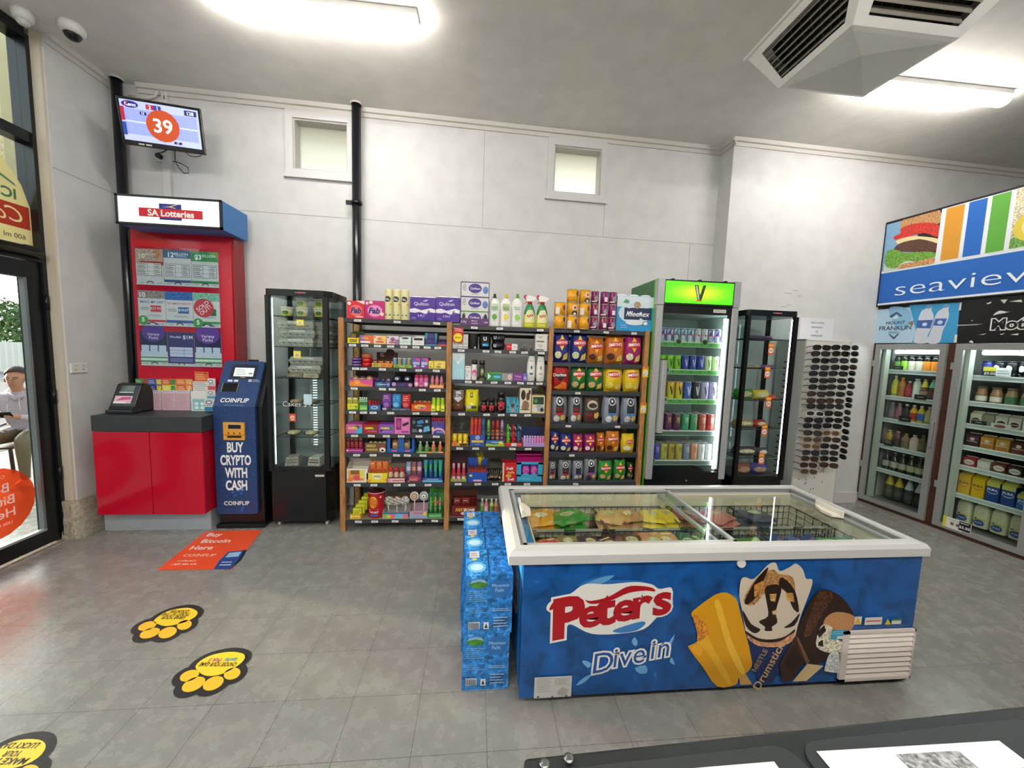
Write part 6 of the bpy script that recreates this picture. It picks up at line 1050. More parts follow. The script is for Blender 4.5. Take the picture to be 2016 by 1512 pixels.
crisps(4, ((1082.5, 1103, 850, NV, smith('', 'd8dca8'), 'small navy crisp bag at the left end', .02), (1102, 1127.5, 855, NV, smith('', 'd8dca8'), 'small navy crisp bag beside a pink one', .0), (1127.5, 1149.5, 856, MG, smith('', 'ece4e0'), 'small pink crisp bag beside the navy one', 0), (1150.5, 1174, 856, MG, smith('', 'ece4e0'), 'small pink crisp bag beside the orange one', .005), (1174.5, 1192, 853, OR_, smith('', '4a2414'), 'small orange crisp bag, the narrower one', .03), (1192.5, 1221.8, 850, OR_, smith('', '4a2414'), 'small orange crisp bag, the wider one', .01), (1224, 1251, 855, YL, [('e', .62, .6, .3, .10, 'c8202a'), ('t', "SMITH'S", .62, .6, .1, 'fbf6ee', {'w': .5, 'b': .03}), ('e', .4, .28, .28, .12, 'e8e0d0:food')], 'small yellow crisp bag', 0)), .06)
crisps(5, ((1079.5, 1096, 910, SV, kettle('a83a34', 'c0242c', 'ece4d8'), 'small silver bag with red label at the left end', .02), (1099.5, 1127, 908, SV, kettle('a83a34', 'c0242c', 'ece4d8'), 'small red labelled silver bag beside the dark blue one', 0), (1127.5, 1149.5, 909, SB, kettle('2a3a5a', '3a4a8a', 'c8ccd0'), 'small silver bag with dark blue label', .01), (1150, 1178, 904, SV, kettle('6a3a7a', '9a4a9a', '4a2a3a'), 'small silver bag with purple label', 0), (1178.5, 1207.5, 909, '2f8a34', smith('', 'b8a070'), 'small green crisp bag beside the purple labelled bag', 0), (1209, 1234, 907, '2f8a34', smith('', 'b8a070'), 'small green crisp bag toward the right end', .005), (1235, 1248.5, 911, '1f4a28', smith('', 'a08a60'), 'narrow dark green crisp bag at the right end', .05)), .06)
for i, (px, py_) in enumerate(((1270.5, 732), (1266.5, 803))):
    p = atY(px, py_, RY0); m = M(); m.box(-.026, .026, 0, .002, -.046, .046, 'e8b820'); deco(m, lambda u, v, o: (u, -o, v-.046), .052, .092, [('r', 0, .78, 1, 1, 'd8702c'), ('e', .5, .38, .40, .28, 'ece8e0'), ('t', '2 for', .5, .48, .12, '4a4a4a', {'w': .5}), ('t', '$11', .5, .28, .16, '4a4a4a', {'w': .5})])
    obj('price_card', m, loc=(p.x, RY0-.003, p.z), label='orange and yellow price card on the right timber post, %s one' % ('upper', 'lower')[i], cat='price card')
# ================================================================== ice cream freezer
FX0, FX1, FY0, FY1, FZ0, FZ1 = .21, 2.03, 1.45, 2.17, .035, .64
BL = '175296/.2:swirl'; RIM = 'c4c4c2/.35'
m = M()
m.box(FX0, FX1, FY0+.004, FY0+.06, FZ0, FZ1, '1a4f94/.3'); m.box(FX0, FX1, FY1-.06, FY1, FZ0, FZ1, '1a4f94/.3'); m.box(FX0, FX0+.06, FY0+.06, FY1-.06, FZ0, FZ1, '2a8fd0/.25:swirl'); m.box(FX1-.06, FX1, FY0+.06, FY1-.06, FZ0, FZ1, '1a4f94/.3'); m.box(FX0+.06, FX1-.06, FY0+.06, FY1-.06, FZ0, .14, 'c8c4b4')
fz = obj('ice_cream_freezer', m, label='long blue ice cream chest freezer with sliding glass top', cat='freezer')
m = M(); 
for a in ((FX0+.06, FX1-.06, FY1-.064, FY1-.06), (FX0+.06, FX1-.06, FY0+.06, FY0+.064)): m.box(*a, .14, .66, 'ddd6bc/.4')
for x in (FX0+.06, FX1-.064): m.box(x, x+.004, FY0+.06, FY1-.06, .14, .66, 'ddd6bc/.4')
part('liner', m, fz, label='cream inner liner')
m = M()
for x in (.3, 1.9):
    for y in (1.56, 2.06): m.cyl(.018, 0, .036, '18191b/.5', 12, T=Matrix.Translation((x-.012, y, .018)) @ Matrix.Rotation(math.pi/2, 4, 'Y') @ Matrix.Translation((0, 0, -.0)))
part('caster', m, fz)
X0, X1, Y0, Y1 = .147, 2.045, 1.435, 2.192
m = M()
prf = [(-.001, .636), (-.001, .672), (.010, .688), (.030, .692), (.052, .692), (.058, .676), (.058, .636)]
def edge(a, b, nrm):      # rim profile along a straight side, mitred
    vs = []
    for p, s in ((a, 1), (b, -1)):
        for d, z in prf: vs.append((p[0]+nrm[0]*d+(b[0]-a[0])/abs((b[0]-a[0]) or 1)*d*s*(b[0] != a[0]), p[1]+nrm[1]*d+(b[1]-a[1])/abs((b[1]-a[1]) or 1)*d*s*(b[1] != a[1]), z))
    n = len(prf); m.add(vs, [(i, (i+1) % n, n+(i+1) % n, n+i) for i in range(n)], RIM, False)
edge((X0, Y0), (X1, Y0), (0, 1)); edge((X1, Y0), (X1, Y1), (-1, 0)); edge((X1, Y1), (X0, Y1), (0, -1)); edge((X0, Y1), (X0, Y0), (1, 0))
m.box(X0+.056, X1-.056, Y0+.056, Y0+.066, .62, .684, '8e9092/.3/.4'); m.box(X0+.056, X1-.056, Y1-.066, Y1-.056, .62, .684, '8e9092/.3/.4')
for x in (X0+.056, X1-.066): m.box(x, x+.01, Y0+.06, Y1-.06, .62, .684, '8e9092/.3/.4')
part('rim', m, fz, label='pale grey plastic rim')
def lid(x0, x1, z, hx):
    m = M(); G = 'b8babb/.3/.3'; y0, y1 = Y0+.064, Y1-.064
    for a in ((x0, x1, y0, y0+.016), (x0, x1, y1-.016, y1), (x0, x0+.016, y0, y1), (x1-.016, x1, y0, y1)): m.box(*a, z-.006, z+.010, G)
    o = part('sliding_lid', m, fz); g = M(); g.box(x0+.016, x1-.016, y0+.016, y1-.016, z, z+.004, 'f9fcfa:glass'); part('lid_glass', g, o)
    g = M(); s = 1 if hx < (x0+x1)/2 else -1; g.prism([(hx, y0+.26), (hx+s*.05, y0+.28), (hx+s*.055, y0+.34), (hx+s*.03, y0+.40), (hx, y0+.42)], z+.008, z+.022, 'e4ddd0/.35', 'z'); g.box(hx, hx+s*.012, y0+.26, y0+.42, z+.008, z+.045, 'e4ddd0/.35'); part('lid_handle', g, o, label='cream plastic grip')
lid(X0+.066, 1.17, .676, X0+.085); lid(1.10, X1-.066, .655, X1-.085)
# printed front
FWD, FHT = FX1-FX0, FZ1-FZ0
def FR(px, py): p = atY(px, py, FY0); return ((p.x-FX0)/FWD, (p.z-FZ0)/FHT)
def F8(pts): return [FR(1300+u/3.2875, 940+v/3.2875) for u, v in pts]
def F7(pts): return [FR(890+u/3.2877, 940+v/3.2877) for u, v in pts]
def smoothp(P, n=4):
    out = []; L_ = len(P)
    for i in range(L_):
        a, b, c, d = P[i-1], P[i], P[(i+1) % L_], P[(i+2) % L_]
        for k in range(n):
            t = k/n; out.append(tuple(.5*((2*b[q])+(-a[q]+c[q])*t+(2*a[q]-5*b[q]+4*c[q]-d[q])*t*t+(-a[q]+3*b[q]-3*c[q]+d[q])*t**3) for q in (0, 1)))
    return out
S = lambda u, v, o: ((FX0+FX1)/2+u, FY0-o, FZ0+v)
m = M(); m.box(FX0, FX1, FY0, FY0+.004, FZ0, FZ1, BL); pn = part('printed_front', m, fz, label='glossy blue printed front')
def g7(u, v): return FR(890+u/3.2877, 940+v/3.2877)
def txt(t_, u, v, hpx, c, **k):     # writing centred on a point of the front
    x, y = g7(u, v); return ('t', t_, x, y, hpx/3.2877/485/FHT, c, dict(k))
blob = smoothp(F7([(610, 850), (640, 800), (760, 755), (860, 690), (1010, 690), (1180, 676), (1290, 690), (1340, 720), (1418, 712), (1424, 770), (1420, 830), (1330, 900), (1240, 980), (1080, 1010), (900, 1010), (770, 950), (735, 985), (700, 1035), (652, 1036), (655, 930), (640, 880)]))
D = [('p', smoothp(F7([(820, 740), (840, 680), (960, 640), (1060, 628), (1000, 660), (1240, 672), (1100, 730), (900, 750)])), '2a6ab0/.25'), ('p', smoothp(F7([(860, 690), (960, 648), (1050, 634), (980, 680), (900, 700)])), '5f9acc/.25'),
     ('p', smoothp(F7([(960, 1030), (1020, 985), (1230, 930), (1250, 945), (1200, 1000), (1080, 1040)])), '1a4a8c/.25'), ('p', blob, 'e6e4de/.3'),
     ('p', smoothp(F7([(1040, 990), (1150, 950), (1235, 930), (1248, 950), (1190, 990), (1090, 1005)])), '3a7aba/.25')]
RD_ = 'a81420/.28'
D += [txt(c, u, v, h_, q_, a=.17, s=.14, b=b_+e_, x=x_) for q_, e_ in (('e6e4de/.3', .04), (RD_, 0)) for c, u, v, h_, b_, x_ in (('P', 748, 900, 262, .05, 1.1), ('e', 888, 868, 205, .03, 1.12), ('t', 992, 842, 225, .035, 1.15), ('e', 1110, 828, 205, .03, 1.15), ('r', 1226, 805, 205, .035, 1.2), ('s', 1352, 782, 215, .035, 1.15))]
D += [('p', smoothp(F7([(860, 790), (900, 796), (1010, 770), (1130, 705), (1230, 700), (1300, 715), (1310, 735), (1250, 730), (1140, 745), (1010, 800), (900, 815)])), RD_), ('p', smoothp(F7([(628, 852), (660, 800), (740, 768), (820, 770), (760, 790), (690, 815), (650, 850)])), RD_)]
D += [('p', smoothp(F7(p), 2), '6aa8d8/.25') for p in ([(1160, 1060), (1180, 1030), (1200, 1065), (1185, 1090)], [(1390, 1080), (1440, 1010), (1420, 1070), (1400, 1110)], [(860, 1180), (840, 1190), (880, 1230), (900, 1200)], [(1180, 1230), (1250, 1210), (1260, 1260), (1210, 1265)], [(800, 1340), (850, 1290), (900, 1270), (880, 1300), (840, 1330)], [(1405, 1190), (1440, 1210), (1420, 1160)])]
for c, b in (('e4e2de/.3', .065), ('1c4f94/.3', .0)):
    D += [txt('D', 972, 1190, 145, c, a=.14, s=.2, b=b, x=1.05), txt('ive', 1140, 1145, 142, c, a=.14, s=.2, b=b, x=.98, k=1.06), txt('in', 1340, 1098, 142, c, a=.14, s=.2, b=b, x=1.0, k=1.05)]
D += [('r', *g7(528, 1424), *g7(775, 1277), 'c8c6c2/.4'), ('l', *g7(545, 1390), *g7(650, 1290), 12, '8a8a88'), ('l', *g7(660, 1340), *g7(760, 1290), 6, '8a8a88'), ('p', F7([(675, 1385), (710, 1350), (755, 1365), (730, 1405), (690, 1405)]), 'a8a6a2')]
D += [('p', F7(p), '141414') for p in ([(545, 1410), (565, 1410), (555, 1422)], [(638, 1408), (656, 1408), (647, 1420)], [(728, 1402), (748, 1402), (738, 1414)])]
# ice creams
YW = 'd89a14/.3'
D += [('p', F8([(505, 1290), (545, 1262), (590, 1332), (512, 1336)]), 'c89a50/.4'),
      ('p', smoothp(F8([(196, 880), (215, 850), (330, 765), (385, 742), (430, 742), (480, 775), (502, 830), (540, 980), (590, 1185), (560, 1250), (540, 1265), (500, 1295), (480, 1336), (362, 1345), (270, 1220), (180, 1100), (190, 1078), (228, 1060), (238, 1020), (228, 960), (230, 920), (205, 900)]), 3), YW),
      ('p', smoothp(F8([(345, 800), (375, 790), (400, 860), (460, 1060), (540, 1240), (510, 1260), (430, 1100), (370, 900)]), 3), 'ecb83a/.25'), ('p', smoothp(F8([(240, 900), (280, 930), (320, 1060), (450, 1300), (420, 1320), (300, 1120), (235, 1090), (250, 1000)]), 3), 'e4ac2c/.25'),
      ('p', smoothp(F8([(205, 895), (235, 890), (300, 960), (300, 1010), (240, 1060), (232, 990)]), 3), 'd0822c:food')]
D += [('p', smoothp(F8([(190, 1100), (240, 1075), (265, 1110), (250, 1150)]), 3), 'e8a830')]
CR_, CH = 'd2c4b0/.4', '2a1a12/.25'
D += [('p', F8([(560, 1040), (640, 1090), (780, 1095), (850, 1045), (860, 1100), (715, 1322), (635, 1330), (590, 1200)]), '172a5a/.3'),
      ('p', smoothp(F8([(515, 660), (545, 640), (600, 650), (690, 560), (740, 548), (765, 600), (830, 575), (870, 552), (915, 590), (935, 650), (975, 655), (965, 720), (905, 880), (880, 960), (850, 1040), (700, 1090), (570, 1040), (540, 960), (520, 840), (505, 760)]), 3), CR_),
      ('p', smoothp(F8([(530, 790), (620, 640), (720, 590), (760, 620), (850, 640), (870, 760), (890, 850), (850, 780), (780, 720), (690, 720), (600, 820)]), 3), 'a87a4a:food'),
      ('p', smoothp(F8([(610, 660), (690, 575), (670, 640), (620, 760), (560, 815), (540, 790)]), 3), CH), ('p', smoothp(F8([(780, 640), (860, 720), (890, 860), (850, 840), (810, 740), (760, 690)]), 3), CH),
      ('p', smoothp(F8([(668, 720), (700, 690), (760, 690), (775, 730), (740, 860), (750, 930), (715, 960), (716, 985), (668, 985), (670, 960), (630, 925), (690, 890), (680, 800)]), 3), CH),
      ('p', F8([(700, 750), (745, 745), (735, 800), (705, 790)]), 'c89a5a:food'), ('p', F8([(715, 860), (745, 850), (748, 880), (720, 880)]), 'd0b080'), ('p', F8([(800, 740), (850, 740), (860, 800), (815, 790)]), 'c08a4a:food'), ('p', F8([(600, 690), (660, 660), (650, 730), (600, 770)]), 'b8803c:food'),
      ('p', smoothp(F8([(525, 850), (545, 950), (600, 1000), (640, 975), (580, 940)]), 3), CH), ('p', smoothp(F8([(895, 870), (860, 950), (790, 965), (840, 930)]), 3), CH),
      ('p', smoothp(F8([(545, 985), (620, 1030), (710, 1040), (800, 1020), (860, 975), (855, 1000), (790, 1045), (700, 1060), (610, 1045), (550, 1005)]), 3), CH),
      ('p', smoothp(F8([(550, 1010), (640, 1055), (760, 1055), (850, 1000), (850, 1045), (770, 1085), (640, 1085), (570, 1045)]), 3), 'c8926a:food')]
x, y = FR(1300+705/3.2875, 940+1210/3.2875); D += [('t', 'Drumstick', x-.005, y, .065, 'c8a46a', {'a': 1.13, 'w': 2, 's': .1}), ('t', 'NESTLE', x-.03, y+.05, .04, 'a88a5a', {'a': 1.13, 'w': 2})]
D += [('p', smoothp(F8([(870, 1000), (940, 830), (985, 760), (1045, 715), (1160, 765), (1245, 890), (1200, 1000), (1060, 1170), (1000, 1200), (935, 1190), (870, 1060)]), 3), '2c1810/.25:speck'),
      ('p', smoothp(F8([(1000, 760), (1050, 730), (1110, 750), (1050, 860), (960, 1010), (920, 1000)]), 3), '4a2c1c/.2:food'),
      ('p', smoothp(F8([(1060, 900), (1130, 862), (1245, 890), (1225, 975), (1140, 980), (1050, 960)]), 3), 'c08a5a:speck'),
      ('p', smoothp(F8([(1010, 1000), (1040, 945), (1100, 960), (1110, 1030), (1200, 1060), (1180, 1110), (1080, 1125), (1000, 1085)]), 3), 'd8cdb4:food'), ('p', F8([(1005, 990), (1050, 945), (1062, 985), (1015, 1030)]), '2a1a12'), ('p', F8([(1015, 1055), (1040, 1040), (1045, 1085), (1010, 1080)]), '2a1a12'),
      ('p', smoothp(F8([(1085, 1130), (1140, 1120), (1145, 1180), (1170, 1250), (1060, 1245), (1055, 1215)]), 3), 'dfe2e2:food'),
      ('p', F8([(760, 1195), (860, 1020), (935, 1165), (845, 1295), (800, 1312), (775, 1300)]), '3a2016/.25'), ('p', F8([(795, 1190), (850, 1070), (905, 1160), (830, 1265)]), '27140d/.3'), ('p', F8([(862, 1015), (885, 1030), (955, 1180), (935, 1200)]), '6a4a3a'),
      ('p', F8([(845, 1310), (940, 1195), (1045, 1208), (935, 1305)]), 'd8bf8c:speck')]
D += [('r', *F8([(1090, 1040)])[0], *F8([(1195, 975)])[0], '3a9ab8'), ('l', *F8([(1100, 1010)])[0], *F8([(1190, 980)])[0], 2, '8ad0e0'), ('r', *F8([(1130, 1036)])[0], *F8([(1185, 1015)])[0], 'd8dcdc'),
      ('r', *F8([(1240, 942)])[0], *F8([(1292, 890)])[0], 'd8d4c8'), ('p', F8([(1244, 938), (1287, 938), (1265, 894)]), 'd8a82c'), ('r', *F8([(1306, 945)])[0], *F8([(1423, 893)])[0], 'd6d0cc'), ('l', *F8([(1315, 935)])[0], *F8([(1415, 903)])[0], 1, 'c06a6a'), ('p', F8([(1436, 942), (1478, 942), (1457, 905)]), 'c8b82c'), ('r', *F8([(1480, 940)])[0], *F8([(1545, 905)])[0], 'd0d0c4'), ('r', *F8([(1480, 918)])[0], *F8([(1545, 905)])[0], '3a7a44')]
q = M(); deco(q, S, FWD, FHT, D, o0=.0008, step=.00012); part('artwork', q, pn, label='printed red logo and ice creams')
# side print
SX = lambda u, v, o: (FX0-o, (FY0+FY1)/2-u, FZ0+v)
q = M(); deco(q, SX, FY1-FY0, FHT, [('p', smoothp([(.25, .38), (.3, .62), (.42, .72), (.6, .66), (.78, .74), (.8, .5), (.66, .34), (.45, .34), (.4, .24), (.3, .24)]), 'e6e4de'), ('t', 'Peters', .54, .53, .19, RD_, {'b': .05, 's': .15, 'w': .46, 'a': .06})]); part('side_artwork', q, fz)
m = M(); a, b = atY(1655, 1330, FY0-.012), atY(1807, 1230, FY0-.012); gx0, gx1 = 1.67, FX1+.002; gz0, gz1 = .042, .285
for s in ((gx0, gx1, gz1-.012, gz1), (gx0, gx1, gz0, gz0+.012), (gx0, gx0+.03, gz0, gz1), (gx1-.006, gx1, gz0, gz1)): m.box(s[0], s[1], FY0-.014, FY0-.001, s[2], s[3], 'd8cdc6/.4')
m.box(gx0, gx1, FY0-.003, FY0-.001, gz0, gz1, '7a6a60')
for k in range(9): z = gz0+.016+k*.0245; m.add([(gx0+.03, FY0-.014, z), (gx1-.006, FY0-.014, z), (gx1-.006, FY0-.004, z+.017), (gx0+.03, FY0-.004, z+.017), (gx0+.03, FY0-.012, z-.004), (gx1-.006, FY0-.012, z-.004)], [(0, 1, 2, 3), (4, 5, 1, 0)], 'e0d6ce/.4')
part('motor_grille', m, fz, label='cream slatted motor grille')
m = M(); p = atY(1457, 1107, FY0); m.cyl(.0185, 0, .012, 'e4e0dc/.3', 24, T=Matrix.Translation((p.x, FY0, p.z)) @ Matrix.Rotation(math.pi/2, 4, 'X')); part('lock', m, fz, label='round cream lock cover')
m = M(); m.tube([atZ(x, y, .006) for x, y in ((1690, 1330), (1720, 1338), (1755, 1340), (1778, 1335), (1786, 1326), (1780, 1316))], .006, '101010/.5', 7); obj('freezer_cord', m, label='black power cord curling on the floor under the freezer corner', cat='cord')
# lamps inside, baskets, goods
def basket(x0, x1, y0, y1, z0, z1, lab):
    m = M(); r = .0035; c = '1b1c1c/.4'
    for z in (z0, z1): m.tube([(x0, y0, z), (x1, y0, z), (x1, y1, z), (x0, y1, z)], r, c, 5, True)
    n = int((x1-x0)/.035)
    for k in range(n+1):
        x = x0+(x1-x0)*k/n
        for y in (y0, y1): m.box(x-.0015, x+.0015, y-.0015, y+.0015, z0, z1, c)
        m.box(x-.0015, x+.0015, y0, y1, z0-.0015, z0+.0015, c)
    for k in range(1, 5): y = y0+(y1-y0)*k/5; m.box(x0, x1, y-.0015, y+.0015, z0-.0015, z0+.0015, c); [m.box(x-.0015, x+.0015, y-.0015, y+.0015, z0, z1, c) for x in (x0, x1)]
    for k in range(1, 4): z = z0+(z1-z0)*k/4; m.tube([(x0, y0, z), (x1, y0, z), (x1, y1, z), (x0, y1, z)], .0018, c, 4, True)
    bo = obj('wire_basket', m, label=lab, cat='basket', group='wire baskets in the freezer')
    for k, (a, b) in enumerate(((x0, (x0+x1)/2), ((x0+x1)/2, x1))):
        t = M(); t.box(a+.03, b-.03, y0-.006, y0-.004, z1-.03, z1+.01, 'a8a894'); part('ticket_holder', t, bo, label='grey ticket holder')
YM = 1.80
for nm, x0, x1 in (('left of middle', .30, .70), ('nearest left end', .70, 1.12)): pass
for (x0, x1, w_) in ((.29, .69, 'at the left end'), (.70, 1.11, 'left of the middle'), (1.15, 1.54, 'right of the middle'), (1.55, 1.95, 'at the right end')):
    for y0, y1, r_ in ((1.53, YM-.01, 'front'), (YM+.01, 2.09, 'rear')): basket(x0, x1, y0, y1, .43, .59, 'black wire basket %s, %s row of the freezer' % (w_, r_))
def laid(x, y, z, w, h, t, c, D, rz, tilt, lab, cat='frozen packet', grp=None):
    o = obj('frozen_packet', bag(w, h, t, c, D, int(x*100+y*37)), label=lab, cat=cat, group=grp); o.matrix_world = Matrix.Translation((x, y, z)) @ Matrix.Rotation(rz, 4, 'Z') @ Matrix.Rotation(-math.pi/2+tilt, 4, 'X') @ Matrix.Translation((0, 0, -h/2)); return o
gl_ = [('e', .5, .55, .2, .13, 'b8b888'), ('l', .36, .5, .64, .6, 2, '1a2a14')]
G_ = [(.36, 1.95, 'd89a14', .2, .16, 'yellow packet', 'rear'), (.52, 1.96, '2f8a2c', .24, .17, 'green packet', 'rear'), (.76, 1.95, 'c8a070', .16, .16, 'tan packet', 'rear'), (.88, 1.97, 'b88a5a', .16, .16, 'caramel packet', 'rear'), (1.0, 1.95, 'e0c41c', .14, .16, 'lemon packet', 'rear'), (1.08, 1.96, 'e8cc2a', .12, .15, 'pale lemon packet', 'rear'),
      (.36, 1.64, 'b86a34', .14, .16, 'orange brown packet', 'front'), (.46, 1.66, '8a7a4a', .12, .16, 'olive packet', 'front'), (.57, 1.66, '2a2a3a', .12, .17, 'dark packet', 'front'), (.66, 1.64, '4a2418', .15, .17, 'dark brown packet', 'front'), (.76, 1.66, '5a2c1c', .15, .17, 'chestnut brown packet', 'front'), (.86, 1.65, 'c8803c', .16, .18, 'amber packet', 'front'), (.95, 1.67, 'd09a5a', .16, .17, 'golden packet', 'front'), (1.03, 1.64, '3a6a2c', .12, .2, 'leaf green packet', 'front'), (1.08, 1.66, '2c1c16', .12, .17, 'blackish brown packet', 'front'),
      (1.24, 1.96, 'a8503a', .2, .15, 'rust red packet', 'rear'), (1.40, 1.95, 'b8705a', .2, .15, 'salmon packet', 'rear'), (1.62, 1.95, '3a3a4a', .2, .15, 'charcoal packet', 'rear')]
random.seed(5)
for i, (x, y, c, w, h, nm, r_) in enumerate(G_):
    for j in range(2): laid(x+random.uniform(-.012, .012), y+.02*j, .585+.028*j-.012, w, h, .035, c, gl_ if i % 3 else [('e', .5, .5, .2, .14, 'c8b898:food'), ('l', .2, .7, .8, .85, 1, 'f0ecd8')], random.uniform(-.5, .5), random.uniform(-.05, .12), '%s %s in the freezer %s row' % (('lower', 'upper')[j], nm, r_))
m = M(); m.lathe([(.05, 0), (.055, .07)], 'd8d4c0/.3', 20); o = obj('ice_cream_tub', m, loc=(.34, 1.57, .555), label='small pale tub with red lid in the front left freezer basket', cat='tub'); k = M(); k.lathe([(.058, .07), (.058, .082)], 'c01f2c/.3', 20); part('lid', k, o)
for i, (x, y, rz) in enumerate(((1.30, 1.62, .5), (1.42, 1.56, -.2))):
    m = M(); T = Matrix.Rotation(rz, 4, 'Z') @ Matrix.Rotation(1.2, 4, 'X') @ Matrix.Translation((0, 0, -.07)); m.lathe([(.036, 0), (.046, .12), (.049, .124), (.049, .13)], '4a9a2c/.3', 22, T=T); m.lathe([(.049, .128), (.042, .134)], 'c8d8a0/.3', 22, T=T)
    obj('ice_cream_tub', m, loc=(x, y, .59), label=('green ice cream tub tipped on its side, right half of freezer', 'green ice cream tub partly hidden by the front rim')[i], cat='tub')
for i, x in enumerate((1.52, 1.62, 1.70)):
    o = obj('ice_cream_box', pbox(.09, .05, .17, '1f3a6a', [('e', .5, .3, .36, .16, '8a5a3a:food'), ('e', .5, .3, .2, .1, 'e0d0b0'), ('l', .15, .6, .85, .85, 2, 'a84a4a')]), label='dark blue ice cream box, %s from left, front right of freezer' % ORD[i], cat='carton', group='dark blue ice cream boxes'); o.matrix_world = Matrix.Translation((x, 1.61, .585)) @ Matrix.Rotation(.5, 4, 'Z') @ Matrix.Rotation(-1.2, 4, 'X') @ Matrix.Translation((0, 0, -.085))
for i, (x, c) in enumerate(((1.78, '3aa04a'), (1.86, '2a8a5a'), (1.93, '2a7a54'))): laid(x, 1.62, .60, .12, .16, .05, c, [('l', .2, .55, .8, .8, 2, 'c8e080')], .3*i, .12, 'bright green ice cream packet, %s from left at front right' % ORD[i], grp='green ice cream packets')
m2 = M(); m2.box(FX1-.0655, FX1-.064, 1.60, 1.72, .585, .592, 'a8302c'); part('fill_line', m2, fz, label='red load line')
# ------------------------------------------------------------------ water casks beside the freezer
def cask(w, d, h):
    m = M(); F = '2a7ac0/.35:water'; m.box(-w/2, w/2, 0, d, 0, h, F); LG = 'a8d4f0'
    deco(m, flat(), w, h, [('e', .28, .86, .19, .075, '3f7a2c:leaf'), ('p', [(.1, .87), (.28, .90), (.46, .87), (.4, .93), (.28, .94), (.14, .92)], '8ab0c8'), ('e', .74, .78, .22, .16, '2e6cb0'), ('t', 'Mountain', .74, .83, .06, LG, {'w': .36, 's': .1, 'b': 0}), ('t', 'Falls', .72, .75, .06, LG, {'w': .3, 's': .1, 'b': 0}), ('l', .08, .56, .46, .76, 6, '7ab0dc'), ('l', .08, .36, .44, .46, 3, '6aa4d4'), ('r', .08, .09, .32, .22, 'c8d0d8')]+[('r', .09+.022*k, .10, .10+.022*k, .21, '1c2c44') for k in range(10)]+[('r', .40, .10, .51, .22, 'd8dce0'), ('p', [(.42, .12), (.49, .12), (.455, .2)], '1c2c1c'), ('l', .56, .40, .96, .46, 2, 'a8c8e0'), ('l', .6, .12, .92, .32, 4, 'a8b8c8')])
    T_ = lambda u, v, o: (u, v, h+o)
    deco(m, T_, w, d, [('r', 0, 0, .47, .99, '2f86d0/.3:water'), ('r', .53, 0, 1, .99, '2c78c4/.3:water'), ('r', .08, .66, .30, .92, 'd4d0d4'), ('l', .1, .7, .28, .88, 5, '7a5a6a'), ('r', .14, .55, .24, .63, 'd8c02c'), ('e', .24, .28, .2, .2, '6ab4e4'), ('e', .24, .28, .14, .12, 'b8dcf4'), ('r', .488, 0, .512, 1, '123a6a')]); return m
cy = [(1.533, 0), (1.748, 1), (1.963, 2)]; cm = cask(.205, .21, .266); cme = cm.mesh('water_cask'); first = None
for k, (y, i) in enumerate(cy):
    for j in range(2): obj('water_cask', cme, loc=(.071+(.004 if j else -.003)-.012*k, y+(.003 if j == 0 else 0), .267*j), rz=(.012 if j else -.01), label='blue water cask carton, %s of its stack, %s row from the front' % (('lower', 'upper')[j], ORD[k]), cat='carton', group='water casks beside the freezer')
# ================================================================== drinks fridge
VX0, VX1, VY0, VY1, VZT = 1.428, 2.130, 2.95, 3.50, 2.106
AL = 'b9bcbc/.32/.35:brush'; K_ = '0c0d0e/.3'
m = M(); m.box(VX0+.005, VX0+.03, VY0+.05, VY1, .02, VZT, '1f6a34/.35'); m.box(VX0+.003, VX0+.006, VY0+.05, VY0+.075, .02, VZT, '6fd02c/.4'); m.box(VX1-.03, VX1-.005, VY0+.05, VY1, .02, VZT, '1f6a34/.35'); m.box(VX0+.03, VX1-.03, VY1-.03, VY1, .02, VZT, '9fb4ac/.4'); m.box(VX0+.03, VX1-.03, VY0+.05, VY1-.03, 1.84, VZT-.002, '134a24/.35'); m.box(VX0+.005, VX1-.005, VY0+.03, VY1, .02, .45, K_); m.box(VX0+.03, VX1-.03, VY0+.05, VY1-.03, 1.835, 1.84, 'b8c8c0')
vf = obj('drinks_fridge', m, label='tall drinks fridge with lit lime green header and silver pillars', cat='fridge')
for x0, x1 in ((VX0+.030, VX0+.034), (VX1-.034, VX1-.030)): m = M(); m.box(x0, x1, VY0+.06, VY1-.03, .45, 1.84, 'b4c6c0/.4'); part('side_liner', m, vf)
m = M()
for x0, x1 in ((VX0, VX0+.055), (VX1-.055, VX1)): m.box(x0, x1, VY0, VY0+.05, 1.90, VZT, AL)
m.box(VX0+.055, VX1-.055, VY0+.004, VY0+.05, 1.90, VZT-.006, K_)
for x in (1.55, 1.78, 2.0): m.box(x, x+.02, VY0+.02, VY0+.05, VZT-.006, VZT+.006, K_)
hd = part('header', m, vf)
m = M(); hw, hh = VX1-VX0-.124, .172; S = lambda u, v, o: ((VX0+VX1)/2+u, VY0+.0035-o, 1.917+v)
deco(m, S, hw, hh, [('r', 0, 0, 1, 1, '4fd810*.9')]+[('e', .5, .5, .5-.04*q, .5-.035*q, '%02x%02x%02x*.95' % (84+12*q, 218+3*q, 16+3*q)) for q in range(11)], step=.0001)
deco(m, S, hw, hh, [('p', [(.415, .86), (.475, .86), (.505, .40), (.545, .86), (.59, .86), (.53, .12), (.475, .12)], '4a5a40/.3/.5'), ('p', [(.43, .82), (.462, .82), (.498, .26), (.492, .18), (.482, .18)], 'd8e0d0/.3'), ('p', [(.42, .08), (.50, .22), (.53, .2), (.50, .12), (.45, .10)], 'd8602c')], o0=.0022)
